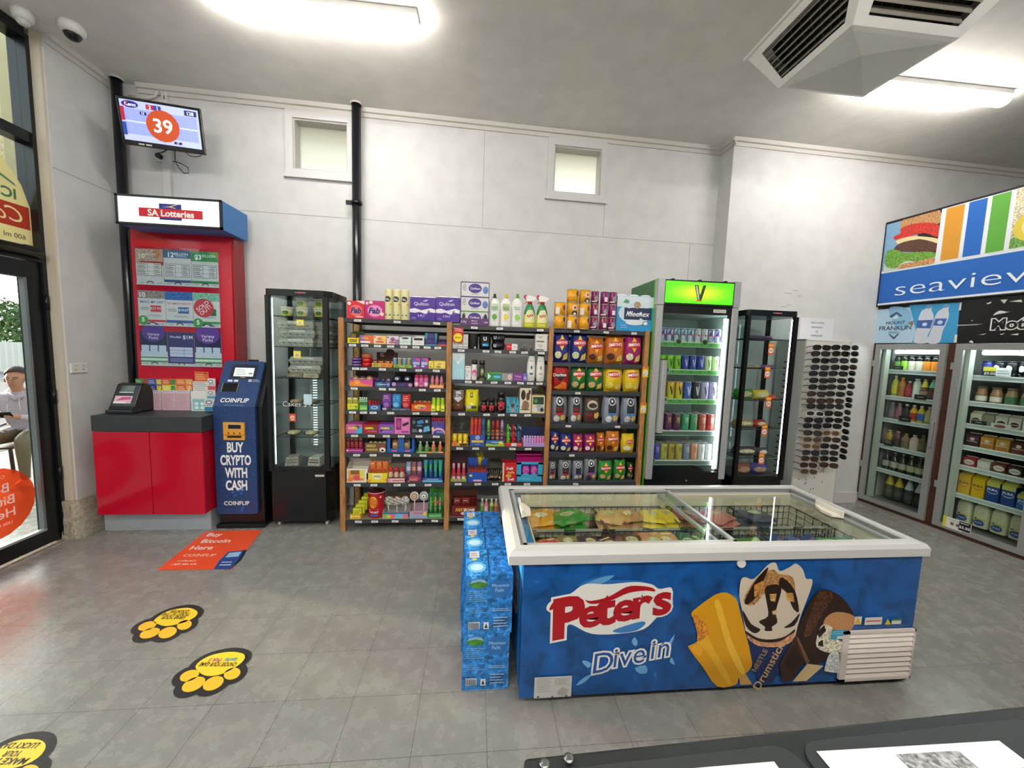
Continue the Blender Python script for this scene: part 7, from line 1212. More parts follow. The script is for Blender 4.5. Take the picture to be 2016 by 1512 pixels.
for t0, sx, sy, cx in ((.6, .06, .30, .47), (-.4, .055, .32, .54)):
    pts = [(cx+sx*math.cos(a)*math.cos(t0)-.5*sx*math.sin(a)*math.sin(t0)*1.4, .5+sy*(math.cos(a)*math.sin(t0)+.8*math.sin(a)*math.cos(t0))) for a in [2*math.pi*k/24 for k in range(24)]]
    m.tube([S((x-.5)*hw, y*hh, .003) for x, y in pts], .0012, '5a8a2c', 4, True)
part('lit_sign', m, hd, label='lit lime green sign with winged letter')
m = M(); DX0, DX1 = VX0, VX1
for x0, x1 in ((DX0, DX0+.058), (DX1-.058, DX1)): m.prism([(x0, VY0+.04), (x0, VY0+.008), (x0+.008, VY0), (x1-.008, VY0), (x1, VY0+.008), (x1, VY0+.04)], .455, 1.895, AL, 'z')
m.box(DX0+.058, DX1-.058, VY0+.006, VY0+.04, 1.835, 1.895, K_); m.box(DX0+.058, DX1-.058, VY0+.006, VY0+.04, .455, .515, K_); m.box(DX1-.072, DX1-.058, VY0+.008, VY0+.04, .515, 1.835, K_)
do = part('door', m, vf)
g = M(); g.box(DX0+.058, DX1-.072, VY0+.02, VY0+.024, .515, 1.835, 'f9fcfb:glass'); part('door_glass', g, do)
g = M(); g.prism([(DX0+.06, VY0+.006), (DX0+.062, VY0-.03), (DX0+.072, VY0-.038), (DX0+.10, VY0-.034), (DX0+.104, VY0+.004)], .855, 1.455, AL, 'z'); g.box(DX0+.06, DX0+.102, VY0-.03, VY0+.006, .845, .855, K_); g.box(DX0+.06, DX0+.102, VY0-.03, VY0+.006, 1.455, 1.462, K_); part('handle', g, do)
g = M(); deco(g, lambda u, v, o: (1.965+u, VY0+.006-o, 1.852+v), .11, .026, [('r', 0, 0, 1, 1, 'd4d2ce'), ('l', .08, .3, .5, .8, 1, 'a83a4a'), ('l', .5, .2, .95, .6, 1, '5a5a5a')]); part('service_label', g, do)
g = M(); g.cyl(.009, 0, .006, 'b0b2b4/.3/.8', 12, T=Matrix.Translation((1.80, VY0+.03, .435)) @ Matrix.Rotation(math.pi/2, 4, 'X')); part('lock', g, vf)
g = M(); g.box(DX1-.088, DX1-.074, VY0+.045, VY0+.056, .53, 1.81, 'f2fbff*26'); part('lamp', g, vf, label='lit vertical lamp')
VZ = [1.606, 1.376, 1.128, .856, .598]; IX0, IX1 = VX0+.036, VX1-.09
VN = ['top', 'second', 'third', 'fourth', 'lowest']
for k, z in enumerate(VZ):
    m = M(); m.box(IX0, IX1+.03, VY0+.07, VY1-.04, z-.005, z, 'b0c0b8/.4'); c = '4f9a4a/.4' if k < 3 else 'd8e0da/.3'; m.box(IX0, IX1+.03, VY0+.062, VY0+.07, z-.036, z-.002, c if k < 3 else '5a6a66'); m.box(IX0, IX1+.03, VY0+.060, VY0+.063, z-.004, z+.004, 'a8d8a0' if k < 3 else 'd8e4dc'); m.box(IX0, IX1+.03, VY0+.060, VY0+.063, z-.040, z-.036, 'a8d0a8')
    if k < 3: deco(m, lambda u, v, o: ((IX0+IX1)/2+u, VY0+.062-o, z-.036+v), .5, .034, [('p', [(.08+.16*q, .7), (.1+.16*q, .3), (.12+.16*q, .7)], '2a5a24') for q in range(6)])
    for x in ({0: (1.66, 1.89), 3: (1.545,), 4: (1.50,)}.get(k, ())):
        m.lathe([(.026, 0), (.026, .002)], '7ac06a', 18, T=Matrix.Translation((x, VY0+.058, z+.004)) @ Matrix.Rotation(math.pi/2, 4, 'X')); m.lathe([(.021, .002), (.021, .003)], '1c2a1c', 18, T=Matrix.Translation((x, VY0+.058, z+.004)) @ Matrix.Rotation(math.pi/2, 4, 'X'))
    sh_ = part('shelf', m, vf)
    if k in (1, 2): t = M(); deco(t, lambda u, v, o: (1.555+u, VY0+.056-o, z-.03+v), .085, .05, [('r', 0, 0, 1, 1, 'd8c81c'), ('r', .5, .05, .97, .95, '6a8ab0' if k == 1 else '9aa0a4'), ('r', .55, .3, .9, .7, '2a4a8a'), ('l', .06, .3, .45, .8, 2, '3a3a1a')]); part('price_ticket', t, sh_)
def redbull(a, b_): return lambda r, h: can(r, h, b_, [('p', [(0, .5), (.5, 1), (.5, .5)], a), ('p', [(.5, 0), (1, .5), (.5, .5)], a), ('e', .5, .52, .14, .08, 'c82030'), ('r', .0, .88, 1, .94, a)], 14)
def vcan(c, d, top=None): return lambda r, h: can(r, h, c, ([('r', 0, .5, 1, .96, top)] if top else [])+[('p', [(.3, .72), (.42, .72), (.52, .42), (.62, .78), (.7, .78), (.54, .22), (.46, .22)], d), ('l', .2, .1, .8, .16, 1, d)], 14)
def mon(c, d): return lambda r, h: can(r, h, c, [('p', [(.36+.12*q, .8), (.42+.12*q, .8), (.40+.12*q+.02*(q-1), .42), (.37+.12*q, .5)], d) for q in range(3)]+[('l', .2, .2, .8, .3, 1, d)], 14)
RB = redbull('2a3c9a', 'b8c0cc')
ROWS = [
 ([('blue and silver', RB)]*3+[('teal and silver', redbull('2a7aa0', 'c0ccd0'))]*3+[('plain silver', redbull('9aa4ac', 'c4c8cc'))]*2+[('deep blue and silver', redbull('2a2f86', 'b0b4c4'))]*2, .118, .0245, 2),
 ([('lime green', vcan('7ac820', '1c3a14'))]*4+[('royal blue', vcan('2a3f9a', 'a8b8e0'))]*3+[('white and lime', vcan('c8dcb0', '5a8a2a'))]*2, .122, .0265, 3),
 ([('bright green', vcan('4aa82a', '143a14'))]*2+[('pink and yellow', vcan('d8c82a', '1c1c1c', 'd8386a'))]*2+[('mid blue', vcan('3a62b0', 'c8d4ec'))]+[('black and grey', vcan('24262a', 'c8ccd0'))]+[('lilac', vcan('b4aed0', '3a344a'))]*2, .148, .031, 3),
 ([('azure blue', mon('2a6ab0', 'd0e0f0')), ('black and gold', mon('20201e', 'd0c02a')), ('purple and yellow', mon('6a2a5a', 'd8c83a')), ('purple and gold', mon('5a2450', 'd0c030')), ('sea green', mon('3a9a6a', 'e0f0e0')), ('green and pink', mon('3f9a68', 'e0a0a0')), ('coral red', mon('b85a4a', 'f0d8c8')), ('brick red', mon('a8443c', 'f4dcc8'))], .142, .029, 3),
 ([('dark maroon', mon('4a2034', 'b8a0b0')), ('violet blue', mon('4a4ab0', 'd0d4f0')), ('pale yellow green', mon('b8b85a', '3a3a1a')), ('gold and black', mon('b09a3a', '1c1a10')), ('yellow and black', mon('b8a848', '201c10')), ('grey blue', mon('7a8aa0', 'd8e0e8')), ('peach orange', mon('d89a78', '8a4a2a')), ('white', mon('d8dad8', '9aa0a0')), ('white and grey', mon('cfd2d2', '8a9494'))], .142, .029, 3)]
cm_ = {}
for k, (cols, hh, r, deep) in enumerate(ROWS):
    n = len(cols); p = (IX1-IX0-2*r+.02)/(n-1)
    for d in range(deep):
        for i, (nm, fn) in enumerate(cols):
            key = (k, nm)
            if key not in cm_: b, t = fn(min(r, p*.48), hh); cm_[key] = (b.mesh('drink_can'), t.mesh('can_lid'))
            me, mt_ = cm_[key]
            o = obj('drink_can', me, loc=(IX0+r-.005+p*i, VY0+.105+d*2.06*min(r, p*.48), VZ[k]), label='%s drink can, %s from left in %s row, %s fridge shelf' % (nm, ORD[i], ('front', 'second', 'third')[d], VN[k]), cat='drink can', group='cans on the %s fridge shelf' % VN[k]); part('can_lid', mt_, o)
# ================================================================== upright glass cabinets
def cabinet(x0, x1, y0, y1, zt, zb, zg0, zg1, lab, shelves, lamp_right):
    K2 = '0e0f10/.25'; ch = .05
    m = M(); m.prism([(x0, y0+.02), (x0+.02, y0), (x1-ch, y0), (x1, y0+ch), (x1, y1), (x0, y1)], zb, zg0-.02, K2, 'z'); m.box(x0+.02, x1-.02, y0+.02, y1-.02, zg0-.02, zg0-.002, '3a3c3e/.3')
    cb = obj('display_cabinet', m, label=lab, cat='display cabinet')
    m = M(); m.prism([(x0, y0+.02), (x0+.02, y0), (x1-ch, y0), (x1, y0+ch), (x1, y1), (x0, y1)], zt-.048, zt, K2, 'z'); part('top_panel', m, cb)
    for a in ((x0, x0+.03, y0, y0+.03), (x1-.055, x1-.022, y0+.004, y0+.034), (x1-.03, x1, y1-.03, y1), (x0, x0+.03, y1-.03, y1)): m = M(); m.box(*a, zg0-.02, zt-.048, K2); part('corner_post', m, cb)
    m = M(); m.box(x0+.03, x1-.055, y0+.004, y0+.024, zg1, zt-.048, K2); m.box(x0+.03, x1-.055, y0+.004, y0+.024, zg0-.02, zg0+.012, K2); [m.box(q_, q_+.006, y0+.004, y0+.024, zg0+.012, zg1, K2) for q_ in (x0+.03, x1-.061)]; d_ = part('door', m, cb); g = M(); g.box(x0+.03, x1-.055, y0+.010, y0+.014, zg0+.012, zg1, 'f6faf9:glass'); part('door_glass', g, d_)
    for a in ((x1-.008, x1-.004, y0+.04, y1-.03), (x0+.004, x0+.008, y0+.03, y1-.03)): g = M(); g.box(*a, zg0-.02, zt-.048, 'f0f6f5:glass'); part('side_glass', g, cb)
    g = M(); g.box(x0+.03, x1-.03, y1-.012, y1-.008, zg0-.02, zt-.048, 'f0f6f5:glass'); part('back_glass', g, cb)
    g = M()
    for k, c in enumerate(('a8a8a8', 'a8a8a8', 'ff3a4a*1.5', 'ff3a4a*1.5', 'a8a8a8', 'a8a8a8')): x = (x0+x1)/2+(k-2.5)*.014+.02; g.box(x-.004, x+.004, y0-.0015, y0, zt-.026, zt-.018, c)
    part('control_panel', g, cb)
    for z in shelves:
        g = M(); c = '17181a/.35'; a0, a1, b0, b1 = x0+.04, x1-.05, y0+.04, y1-.04
        g.tube([(a0, b0, z), (a1, b0, z), (a1, b1, z), (a0, b1, z)], .0035, c, 5, True)
        for k in range(1, 12): x = a0+(a1-a0)*k/12; g.box(x-.0012, x+.0012, b0, b1, z-.0012, z+.0012, c)
        for k in (1, 2): y = b0+(b1-b0)*k/3; g.box(a0, a1, y-.0015, y+.0015, z-.003, z-.001, c)
        part('wire_shelf', g, cb)
    for x, y in ((x0+.05, y0+.05), (x1-.06, y0+.05), (x0+.05, y1-.05), (x1-.06, y1-.05)):
        g = M(); g.cyl(.018, 0, .018, 'c8c8c6/.3', 12, T=Matrix.Translation((x-.009, y, .019)) @ Matrix.Rotation(math.pi/2, 4, 'Y')); g.box(x-.014, x+.014, y-.012, y+.012, .03, zb, 'd4d4d2/.3/.4'); part('caster', g, cb)
    g = M(); lx = x1-.062 if lamp_right else x0+.035; g.box(lx, lx+.006, y0+.03, y0+.036, zg0+.03, zg1-.02, 'f0faff*%g' % (16 if lamp_right else 4)); part('led_strip', g, cb, label='lit strip')
    return cb
CX0, CX1, CY0 = -1.632, -1.148, 3.095
Cz = [1.703, 1.462, 1.215, 1.00, .74]
cb = cabinet(CX0, CX1, CY0, 3.47, 1.905, .05, .49, 1.855, 'black framed glass cake cabinet standing left of the shelving rack', Cz, False)
g = M(); deco(g, lambda u, v, o: (-1.245+u, CY0-.0006-o, .425+v), .07, .016, [('r', 0, 0, 1, 1, 'd8d8d4'), ('l', .1, .2, .9, .8, 1, '8a8a88')]); part('maker_label', g, cb)
g = M(); deco(g, lambda u, v, o: (-1.415+u, CY0+.0095-o, .99+v), .24, .05, [('t', 'Cakes $4', .5, .5, .8, 'e8e8e8', {'b': -.005, 's': .1})]); part('window_writing', g, cb, label='white handwriting on the glass')
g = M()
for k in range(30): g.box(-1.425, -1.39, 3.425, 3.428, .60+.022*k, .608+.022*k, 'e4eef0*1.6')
part('glowing_bars', g, cb)  # column of thin bars with a glow of their own
def cpx(x, y, Y=CY0+.06): return atY(x, y, Y)
def tubm(c): 
    m = M(); m.lathe([(.036, 0), (.046, .06)], 'e2ddb8/.35', 20, sy=.8); deco(m, lambda u, v, o: u and ((.038+.01*v/.06+o)*math.sin(u/.042), -.8*(.038+.01*v/.06+o)*math.cos(u/.042), v) or (0, -.8*(.038+.01*v/.06+o), v), .08, .06, [('r', 0, 0, 1, .5, c), ('e', .5, .5, .3, .2, '3a6a2c'), ('p', [(.2, .2), (.5, .6), (.8, .2)], '5a8a3a')], sub=4); k = M(); k.lathe([(.049, .06), (.049, .072), (.044, .074)], 'eae6d4/.3', 20, sy=.8); return m, k
for i, x in enumerate((563, 593, 628)): p = cpx(x, 620, CY0+.1); put(tubm('dcc83a'), (p.x, CY0+.12, Cz[0]+.004), 0, 'cream and yellow spread tub, %s from left on top cabinet shelf' % ORD[i], 'spread tub', 'spread tubs', cap='lid'); put(tubm('d8c440'), (p.x, CY0+.12, Cz[0]+.079), 0, 'cream and yellow spread tub stacked on the %s tub' % ORD[i], 'spread tub', 'spread tubs', cap='lid') if i != 0 else None
def eggbox(c):
    m = M(); w, d, h = .27, .105, .068; n = 6
    m.hexa([(-w/2+.012, .008, 0), (w/2-.012, .008, 0), (w/2-.012, d-.008, 0), (-w/2+.012, d-.008, 0)], [(-w/2, 0, h*.48), (w/2, 0, h*.48), (w/2, d, h*.48), (-w/2, d, h*.48)], c); m.box(-w/2-.004, w/2+.004, -.005, d+.004, h*.48, h*.56, c); m.hexa([(-w/2, 0, h*.56), (w/2, 0, h*.56), (w/2, d, h*.56), (-w/2, d, h*.56)], [(-w/2+.014, .014, h), (w/2-.014, .014, h), (w/2-.014, d-.014, h), (-w/2+.014, d-.014, h)], c)
    for k in range(n): m.ball(.020, (-w/2+w*(k+.5)/n, .014, h*.24), c, 10, sy=.9, sz=.75)
    for k in range(n-1): m.box(-w/2+w*(k+1)/n-.006, -w/2+w*(k+1)/n+.006, -.0062, -.004, h*.40, h*.5, '4a4a46')
    m.box(-.06, .06, .004, .006, h*.66, h*.92, 'd8d8d4'); return m
eg = eggbox('a8a8a0:cloth').mesh('egg_carton'); eg2 = eggbox('b4b2a6:cloth').mesh('egg_carton')
for s_, (px, k, n, rz, nm) in enumerate(((585, 1, 3, .04, 'second cabinet shelf'), (601, 2, 2, -.05, 'third cabinet shelf'))):
    for j in range(n): x = cpx(px, 700, CY0+.12).x; obj('egg_carton', eg if j % 2 else eg2, loc=(x+.012*(j % 2), CY0+.10, Cz[k]+.004+.070*j+(.03 if k == 2 else 0)), rz=rz+.06*(j-1), label='grey egg carton, %s from the bottom on %s' % (ORD[j], nm), cat='egg carton', group='egg cartons')
for j in range(3): o = obj('egg_carton', eg2, loc=(-1.262, CY0+.30, Cz[1]+.004+.070*j), rz=1.45, label='grey egg carton set end on, %s from the bottom on second cabinet shelf' % ORD[j], cat='egg carton', group='egg cartons')
for i, (px, c) in enumerate(((580, '8a7a6a'), (612, 'c8b89a'))): x = cpx(px, 742, CY0+.1).x; put(pbox(.12, .1, .03, c, [('e', .5, .5, .3, .3, 'a89a80:food')]), (x, CY0+.10, Cz[2]+.004), 0, ('brownish packet under the egg cartons', 'pale packet under the egg cartons')[i], 'packet')
def cakeplate(w, cols):
    m = M(); m.lathe([(w*.34, 0), (w*.5, .012), (w*.5, .015)], 'd8d8d0:glass', 22); m.lathe([(w*.36, .006), (w*.36, .02), (w*.3, .03)], cols, 18); return m
for px, py_, k, w, c, nm in ((580, 757, 3, .12, 'b89a70:food', 'brown cake on a clear plate, left, fourth cabinet shelf'), (612, 757, 3, .12, 'a88a6a:food', 'tan cake on a clear plate, right, fourth cabinet shelf'), (577, 865, 4, .13, 'd0c08c:food', 'cream dessert in clear bowl, left, lowest cabinet rack'), (612, 865, 4, .13, 'd4c494:food', 'cream dessert in clear bowl, right, lowest cabinet rack')): x = cpx(px, py_, CY0+.1).x; obj('cake_plate', cakeplate(w, c), loc=(x, CY0+.12, Cz[k]+.004), label=nm, cat='cake')
for i, (px, c1, c2) in enumerate(((578, 'a8a296', '7a7268'), (621, 'd0c8b8', '6a5238'))):
    x = cpx(px, 915, CY0+.1).x; m = M(); w, d, h = .105, .10, .075; m.prism([(-w/2, 0), (w/2, 0), (w/2*.9, h), (-w/2*.8, h*.92)], 0, d, c1+':food'); deco(m, flat(), w, h, [('r', .1, .3, .9, .45, c2), ('r', .1, .6, .9, .72, c2)]); obj('cake_slice', m, loc=(x, CY0+.07, .492), rz=.15-.3*i, label=('grey wrapped cake slice on the cabinet floor, left one', 'layered white and brown cake slice on the cabinet floor')[i], cat='cake')
for (px, py_, t, c, nm, w, h) in ((591, 635, '$5', 'e6e02c', 'upper yellow price card on the cake cabinet glass', .055, .045), (585, 698, '$6', 'e6e02c', 'lower yellow price card on the cake cabinet glass', .055, .055), (576, 822, '$6', 'd8502c', 'orange price card low on the cake cabinet glass', .05, .062), (606, 786, '', 'bfe0ec', 'pale blue card on the cake cabinet glass', .062, .08)):
    p = atY(px, py_, CY0+.006); m = M(); deco(m, lambda u, v, o: (u, -o, v-h/2), w, h, [('r', 0, 0, 1, 1, c)]+([('e', .5, .45, .36, .32, 'f0ead8'), ('t', t, .5, .45, .36, 'b8503a', {'s': .2})] if t else [('l', .2, .3, .8, .8, 3, 'e4f2f8')])); obj('price_card', m, loc=(p.x, CY0+.006, p.z), label=nm, cat='price card')
# second cabinet
DX0_, DX1_, DY0 = 2.284, 2.782, 3.05
Dz = [1.66, 1.40, 1.12, .86, .60]
cabinet(DX0_, DX1_, DY0, 3.42, 1.904, .05, .43, 1.855, 'black framed glass cabinet between drinks fridge and sunglasses stand', Dz, True)
FD = [(0, 2.50, '5a4a6a', 'purple wrapped slab on top cabinet shelf', .28, .03), (1, 2.45, 'a89a80', 'tan flat packet on second cabinet shelf, right cabinet', .2, .03), (1, 2.60, '4a4a8a', 'blue flat packet on second cabinet shelf, right cabinet', .14, .03), (2, 2.40, '3a8a2c', 'green bakery packet on third shelf of right cabinet', .2, .09), (2, 2.56, 'd8b83a', 'yellow bakery packet on third shelf of right cabinet', .17, .085), (2, 2.67, 'c03a3a', 'small red packet on third shelf of right cabinet', .08, .04), (3, 2.42, 'a88a5a', 'brown bread packet on fourth shelf of right cabinet', .22, .07), (3, 2.58, 'a82f2c', 'red packet on fourth shelf of right cabinet', .13, .07), (4, 2.46, '4a3a4a', 'dark plum packet on fifth shelf of right cabinet', .26, .08), (4, 2.62, '5a4a5a', 'dull purple packet on fifth shelf of right cabinet', .12, .07)]
for i, (k, x, c, nm, w, h) in enumerate(FD): obj('bakery_packet', bag(w, h, .08, c, [('e', .5, .55, .3, .25, 'd8c8a0:food'), ('l', .2, .2, .8, .35, 1, 'e8e0d0')] if h > .05 else [('l', .1, .3, .9, .7, 1, 'c8b8d0')], i+90), loc=(x, DY0+.09, Dz[k]+.004), label=nm, cat='packet')
for i, (x, c, nm) in enumerate(((2.44, '8a4a34', 'brown packet on the floor of right cabinet'), (2.60, '3a3a8a', 'indigo packet on the floor of right cabinet'))): obj('bakery_packet', bag(.18, .10, .09, c, [('e', .5, .5, .34, .25, 'b89070:food')], i+120), loc=(x, DY0+.08, .432), label=nm, cat='packet')
for i, (px, py_) in enumerate(((1518, 687), (1511, 733), (1513, 792), (1505, 847), (1499, 903))):
    p = atY(px, py_, DY0+.008); m = M(); w, h = .052, .10; deco(m, lambda u, v, o: (u, -o, v-h/2), w, h, [('r', 0, 0, 1, 1, 'd2622c'), ('r', .1, .72, .9, .9, 'e8b83a'), ('e', .5, .36, .42, .24, 'ece8e0'), ('t', '$4', .5, .36, .2, 'c04a2a', {'s': .2})]); obj('price_card', m, loc=(p.x, DY0+.008, p.z), label='orange price card on the right glass cabinet, %s from the top' % ORD[i], cat='price card', group='orange price cards')
# ================================================================== sunglasses stand
SY = 3.15
a = atY(1588, 672, SY); b = atY(1675, 671, SY); sx0, sx1, szt = a.x, b.x, (a.z+b.z)/2
m = M(); m.box(sx0, sx1, SY, SY+.30, .04, szt, 'd2cfc8/.45'); m.box(sx0-.012, sx0, SY-.004, SY+.31, .03, szt+.008, 'b4b2ac/.4'); m.box(sx1, sx1+.008, SY-.004, SY+.31, .03, szt+.008, 'b4b2ac/.4'); m.box(sx0-.012, sx1+.008, SY-.004, SY+.31, szt, szt+.01, 'dedbd4/.4'); m.box(sx0-.03, sx1+.03, SY-.03, SY+.31, 0, .04, 'c8c5be/.4')
random.seed(4)
for k in range(34):
    x = sx0+.05+.28*random.random(); z = .10+.45*random.random(); m.box(x-.003, x+.003, SY-.0008, SY, z-.008, z+.008, '26241f')
st = obj('sunglasses_stand', m, label='white pegboard stand full of sunglasses beside the right wall', cat='display stand')
def shades(fc, lc):
    m = M(); w, h = .062, .042
    for s in (-1, 1):
        P = []
        for k in range(16): t = 2*math.pi*k/16; P.append((s*.036+.031*math.copysign(abs(math.cos(t))**.75, math.cos(t)), -.004*abs(math.cos(t)), .021*math.copysign(abs(math.sin(t))**.8, math.sin(t))-.002*s*math.cos(t)))
        m.tube(P, .0032, fc, 5, True)
    m.tube([(-.008, 0, .008), (0, -.003, .010), (.008, 0, .008)], .003, fc, 5); l = []
    for s in (-1, 1):
        q = M(); vs = [(s*.036, -.001, 0)]+[(s*.036+.030*math.copysign(abs(math.cos(2*math.pi*k/14))**.75, math.cos(2*math.pi*k/14)), 0, .020*math.copysign(abs(math.sin(2*math.pi*k/14))**.8, math.sin(2*math.pi*k/14))) for k in range(14)]; q.add(vs, [(0, 1+k, 1+(k+1) % 14) for k in range(14)], lc); l.append(q)
    t = []
    for s in (-1, 1): q = M(); q.tube([(s*.068, 0, .008), (s*.072, .012, .010), (s*.070, .07, .006), (s*.068, .105, -.012)], .0035, fc, 5); t.append(q)
    return m.mesh('sunglasses'), [q.mesh('lens') for q in l], [q.mesh('temple') for q in t]
ST = [('black', shades('0c0c0d/.2', '121316/.06')), ('dark smoky', shades('1a1a1c/.25', '2a2c30/.08')), ('brown', shades('3a2418/.25', '3a2a20/.08')), ('black and brown', shades('0f0f10/.2', '3a2218/.08')), ('white framed', shades('dcdad4/.3', '16171a/.06')), ('tan', shades('a8805a/.3', '5a4a3a/.1')), ('gold rimmed', shades('8a7248/.3/.5', '4a3a2c/.08'))]
pick = [[0, 0], [0, 0], [0, 1], [1, 0], [0, 0], [0, 0], [0, 0], [3, 0], [3, 2], [0, 1], [4, 0], [0, 0], [0, 0], [1, 5], [6, 2], [5, 0], [1, 1], [2, 0], [2, 2], [6, None]]
vv = [350, 395, 445, 495, 540, 590, 638, 688, 738, 778, 830, 878, 920, 972, 1020, 1068, 1115, 1158, 1205, 1252]
xA, xB = atY(1617, 685, SY-.11).x, atY(1656, 686, SY-.11).x
RN = [o for o in ORD]+['thirteenth', 'fourteenth', 'fifteenth', 'sixteenth', 'seventeenth', 'eighteenth', 'nineteenth', 'twentieth']
def hang(kind, loc, rz, lab):
    nm, (me, ls_, ts) = ST[kind]; o = obj('sunglasses', me, loc=loc, rz=rz, label='%s sunglasses, %s' % (nm, lab), cat='sunglasses', group='sunglasses on the stand'); o.scale = (1.02,)*3
    for q in ls_: part('lens', q, o)
    for q in ts: part('temple', q, o)
for r, v in enumerate(vv):
    for c in (0, 1):
        k = pick[r][c]
        if k is None: continue
        x = (xA, xB)[c]; z = atY((1617-r*.8, 1656-r*1.2)[c], 590+v/3.69, SY-.11).z+.002
        hang(k, (x+random.uniform(-.008, .008), SY-.108, z), random.uniform(-.4, -.2), '%s column of the stand, %s row from top' % (('left', 'right')[c], RN[r]))
    if r < 18: hang((0, 0, 1, 2)[r % 4], (sx1+.118, SY+.10, atY(1676, 590+v/3.69, SY).z+.004), math.pi/2+random.uniform(-.1, .1), 'far right side of the stand, %s row from top' % RN[r])
for k in range(19):
    z = .42+.058*k; m = M(); m.box(sx0-.10, sx0-.012, SY+.11, SY+.115, z-.004, z+.008, '101011/.4')
    part('peg', m, st)
m = M(); a = atY(1577, 625, jw(3.3)-.006); b = atY(1641, 670, jw(3.3)-.006); w, h = b.x-a.x, a.z-b.z; m.box(-w/2, w/2, 0, .002, 0, h, 'dcdce2'); deco(m, flat(), w, h, [('t', 'GENTS GLASSES', .5, .79, .07, '3a3a40', {'w': .7}), ('t', '$10.00 EACH', .5, .58, .075, '3a3a40', {'w': .6}), ('t', 'OR', .5, .38, .07, '3a3a40'), ('t', '2 FOR $15.00', .5, .19, .075, '3a3a40', {'w': .64})])
obj('wall_notice', m, loc=((a.x+b.x)/2, jw((a.x+b.x)/2)-.003, b.z), rz=AW, label='white printed price notice taped above the sunglasses stand', cat='notice')
# ================================================================== coolroom wall: x along it, y into it
CO = Vector((4.06, 3.50, 0)); CA = math.radians(-84); ce1 = Vector((math.cos(CA), math.sin(CA), 0)); ce2 = Vector((-math.sin(CA), math.cos(CA), 0))
def cool(px, py_, d=0.0): q_ = onp(px, py_, CO+ce2*d, ce2)-CO; return q_.dot(ce1), q_.z
CM = Matrix.Translation(CO) @ Matrix.Rotation(CA, 4, 'Z'); BR = '4a2a1c/.45:wood'; ALU = 'a4a5a4/.35/.4:brush'
m = M()
m.box(-.06, -.005, -.0, .04, .0, 2.05, BR); m.box(.545, .60, 0, .04, .06, 1.68, BR); m.box(-.005, 1.16, 0, .04, 0, .05, BR); m.box(1.16, 1.22, 0, .04, .0, 1.68, BR); m.box(-.06, 3.6, .002, .04, 1.675, 2.05, '1a1a1c'); m.box(1.22, 3.6, 0, .04, 0, 1.68, BR)
m.box(-.06, 3.6, -.02, 0, 0, .028, '8a8880/.6')
m.box(-.06, -.02, .04, .9, 0, 2.05, '6a6a66'); m.box(-.02, 3.6, .86, .9, 0, 2.05, '8a8a84'); m.box(-.06, 3.6, .04, .9, 2.01, 2.05, '8c8c86'); m.box(-.02, 3.6, .04, .86, .0, .07, '8c8c86'); m.box(.555, .59, .04, .86, .07, 2.01, '7c7e7a'); m.box(1.18, 1.2, .04, .86, .07, 2.01, '7c7e7a')
cr = obj('coolroom', m, label='brown timber coolroom front with glass doors along the right side', cat='coolroom', loc=CO, rz=CA)
CD = [1.418, 1.155, .925, .652, .405, .11]; C2 = [1.404, 1.182, .988, .798, .622, .37, .11]
for (x0, x1, a0, a1, zs) in ((-.005, .543, .04, .497, CD), (.602, 1.158, .652, 1.108, C2)):
    m = M(); 
    for q_ in ((x0, a0, .062, 1.672), (a1, x1, .062, 1.672)): m.box(q_[0], q_[1], -.022, .0, q_[2], q_[3], ALU)
    m.box(a0, a1, -.022, 0, 1.62, 1.672, ALU); m.box(a0, a1, -.022, 0, .062, .108, ALU)
    d_ = part('cooler_door', m, cr); g = M(); g.box(a0, a1, -.012, -.008, .108, 1.62, 'f6fbf8:glass'); part('door_glass', g, d_)
    if x0 < 0: g = M(); g.box(x1-.028, x1-.006, -.05, -.022, .74, .98, 'c0c2c2/.25/.7'); part('handle', g, d_, bevel=.006)
    for z in (.4, 1.45): g = M(); g.box(x0-.02, x0+.004, -.02, .004, z, z+.06, 'b0b0ae/.3/.6'); part('hinge', g, d_)
    m = M(); m.prism([(.0+.05*math.cos(t), 1.60+.028*math.sin(t)) for t in [2*math.pi*k/12 for k in range(12)]] and [(.06+.016*math.cos(2*math.pi*k/12), 1.598+.016*math.sin(2*math.pi*k/12)) for k in range(12)], a0+.08, a1-.005, 'f4fcff*%g' % (24 if x0 < 0 else 46), 'x'); part('lamp_tube', m, cr, label='lit lamp tube')
    m = M(); m.box(a0-.0, a0+.025, .02, .08, .1, 1.62, 'b8c0b8/.4'); part('inner_pillar', m, cr)
    for z in zs[:-1]:
        m = M(); m.box(a0+.01, a1+.02, .10, .70, z-.006, z-.002, '8a908c/.4'); m.box(a0+.01, a1+.02, .094, .10, z-.034, z+.006, 'b8c4c4/.35'); m.box(a0+.01, a1+.02, .090, .094, z-.004, z+.006, 'e4ecec'); m.box(a0+.01, a1+.02, .090, .094, z-.036, z-.030, 'e4ecec'); part('cooler_shelf', m, cr)
def cput(spec, s, d, z, lab, cat, grp=None, cap='cap', rz=0):
    p = CO+ce1*s+ce2*d; return put(spec, (p.x, p.y, z), CA+rz, lab, cat, grp, None, cap)
def crow(z, s0, s1, L_, where, cat, h, d=.13, cap='cap', grp=None):
    n = len(L_); p = (s1-s0)/n
    for i, (nm, fn) in enumerate(L_): cput(fn(p*.48, h), s0+p*(i+.5), d, z, '%s, %s from left %s' % (nm, ORD[i], where), cat, grp, cap)
def bt(c, cap, lab, sh=.62, lz=(.15, .55), nr=.4, ch=.1, f=1.0): return lambda r, h: bottle(min(r, .034), h*f, c+'/.15', cap+'/.3', lab=lab, sh=sh, lz=lz, nr=nr, ch=ch)
R0, R1 = .075, .485
W1 = 'on %s shelf, first cooler'
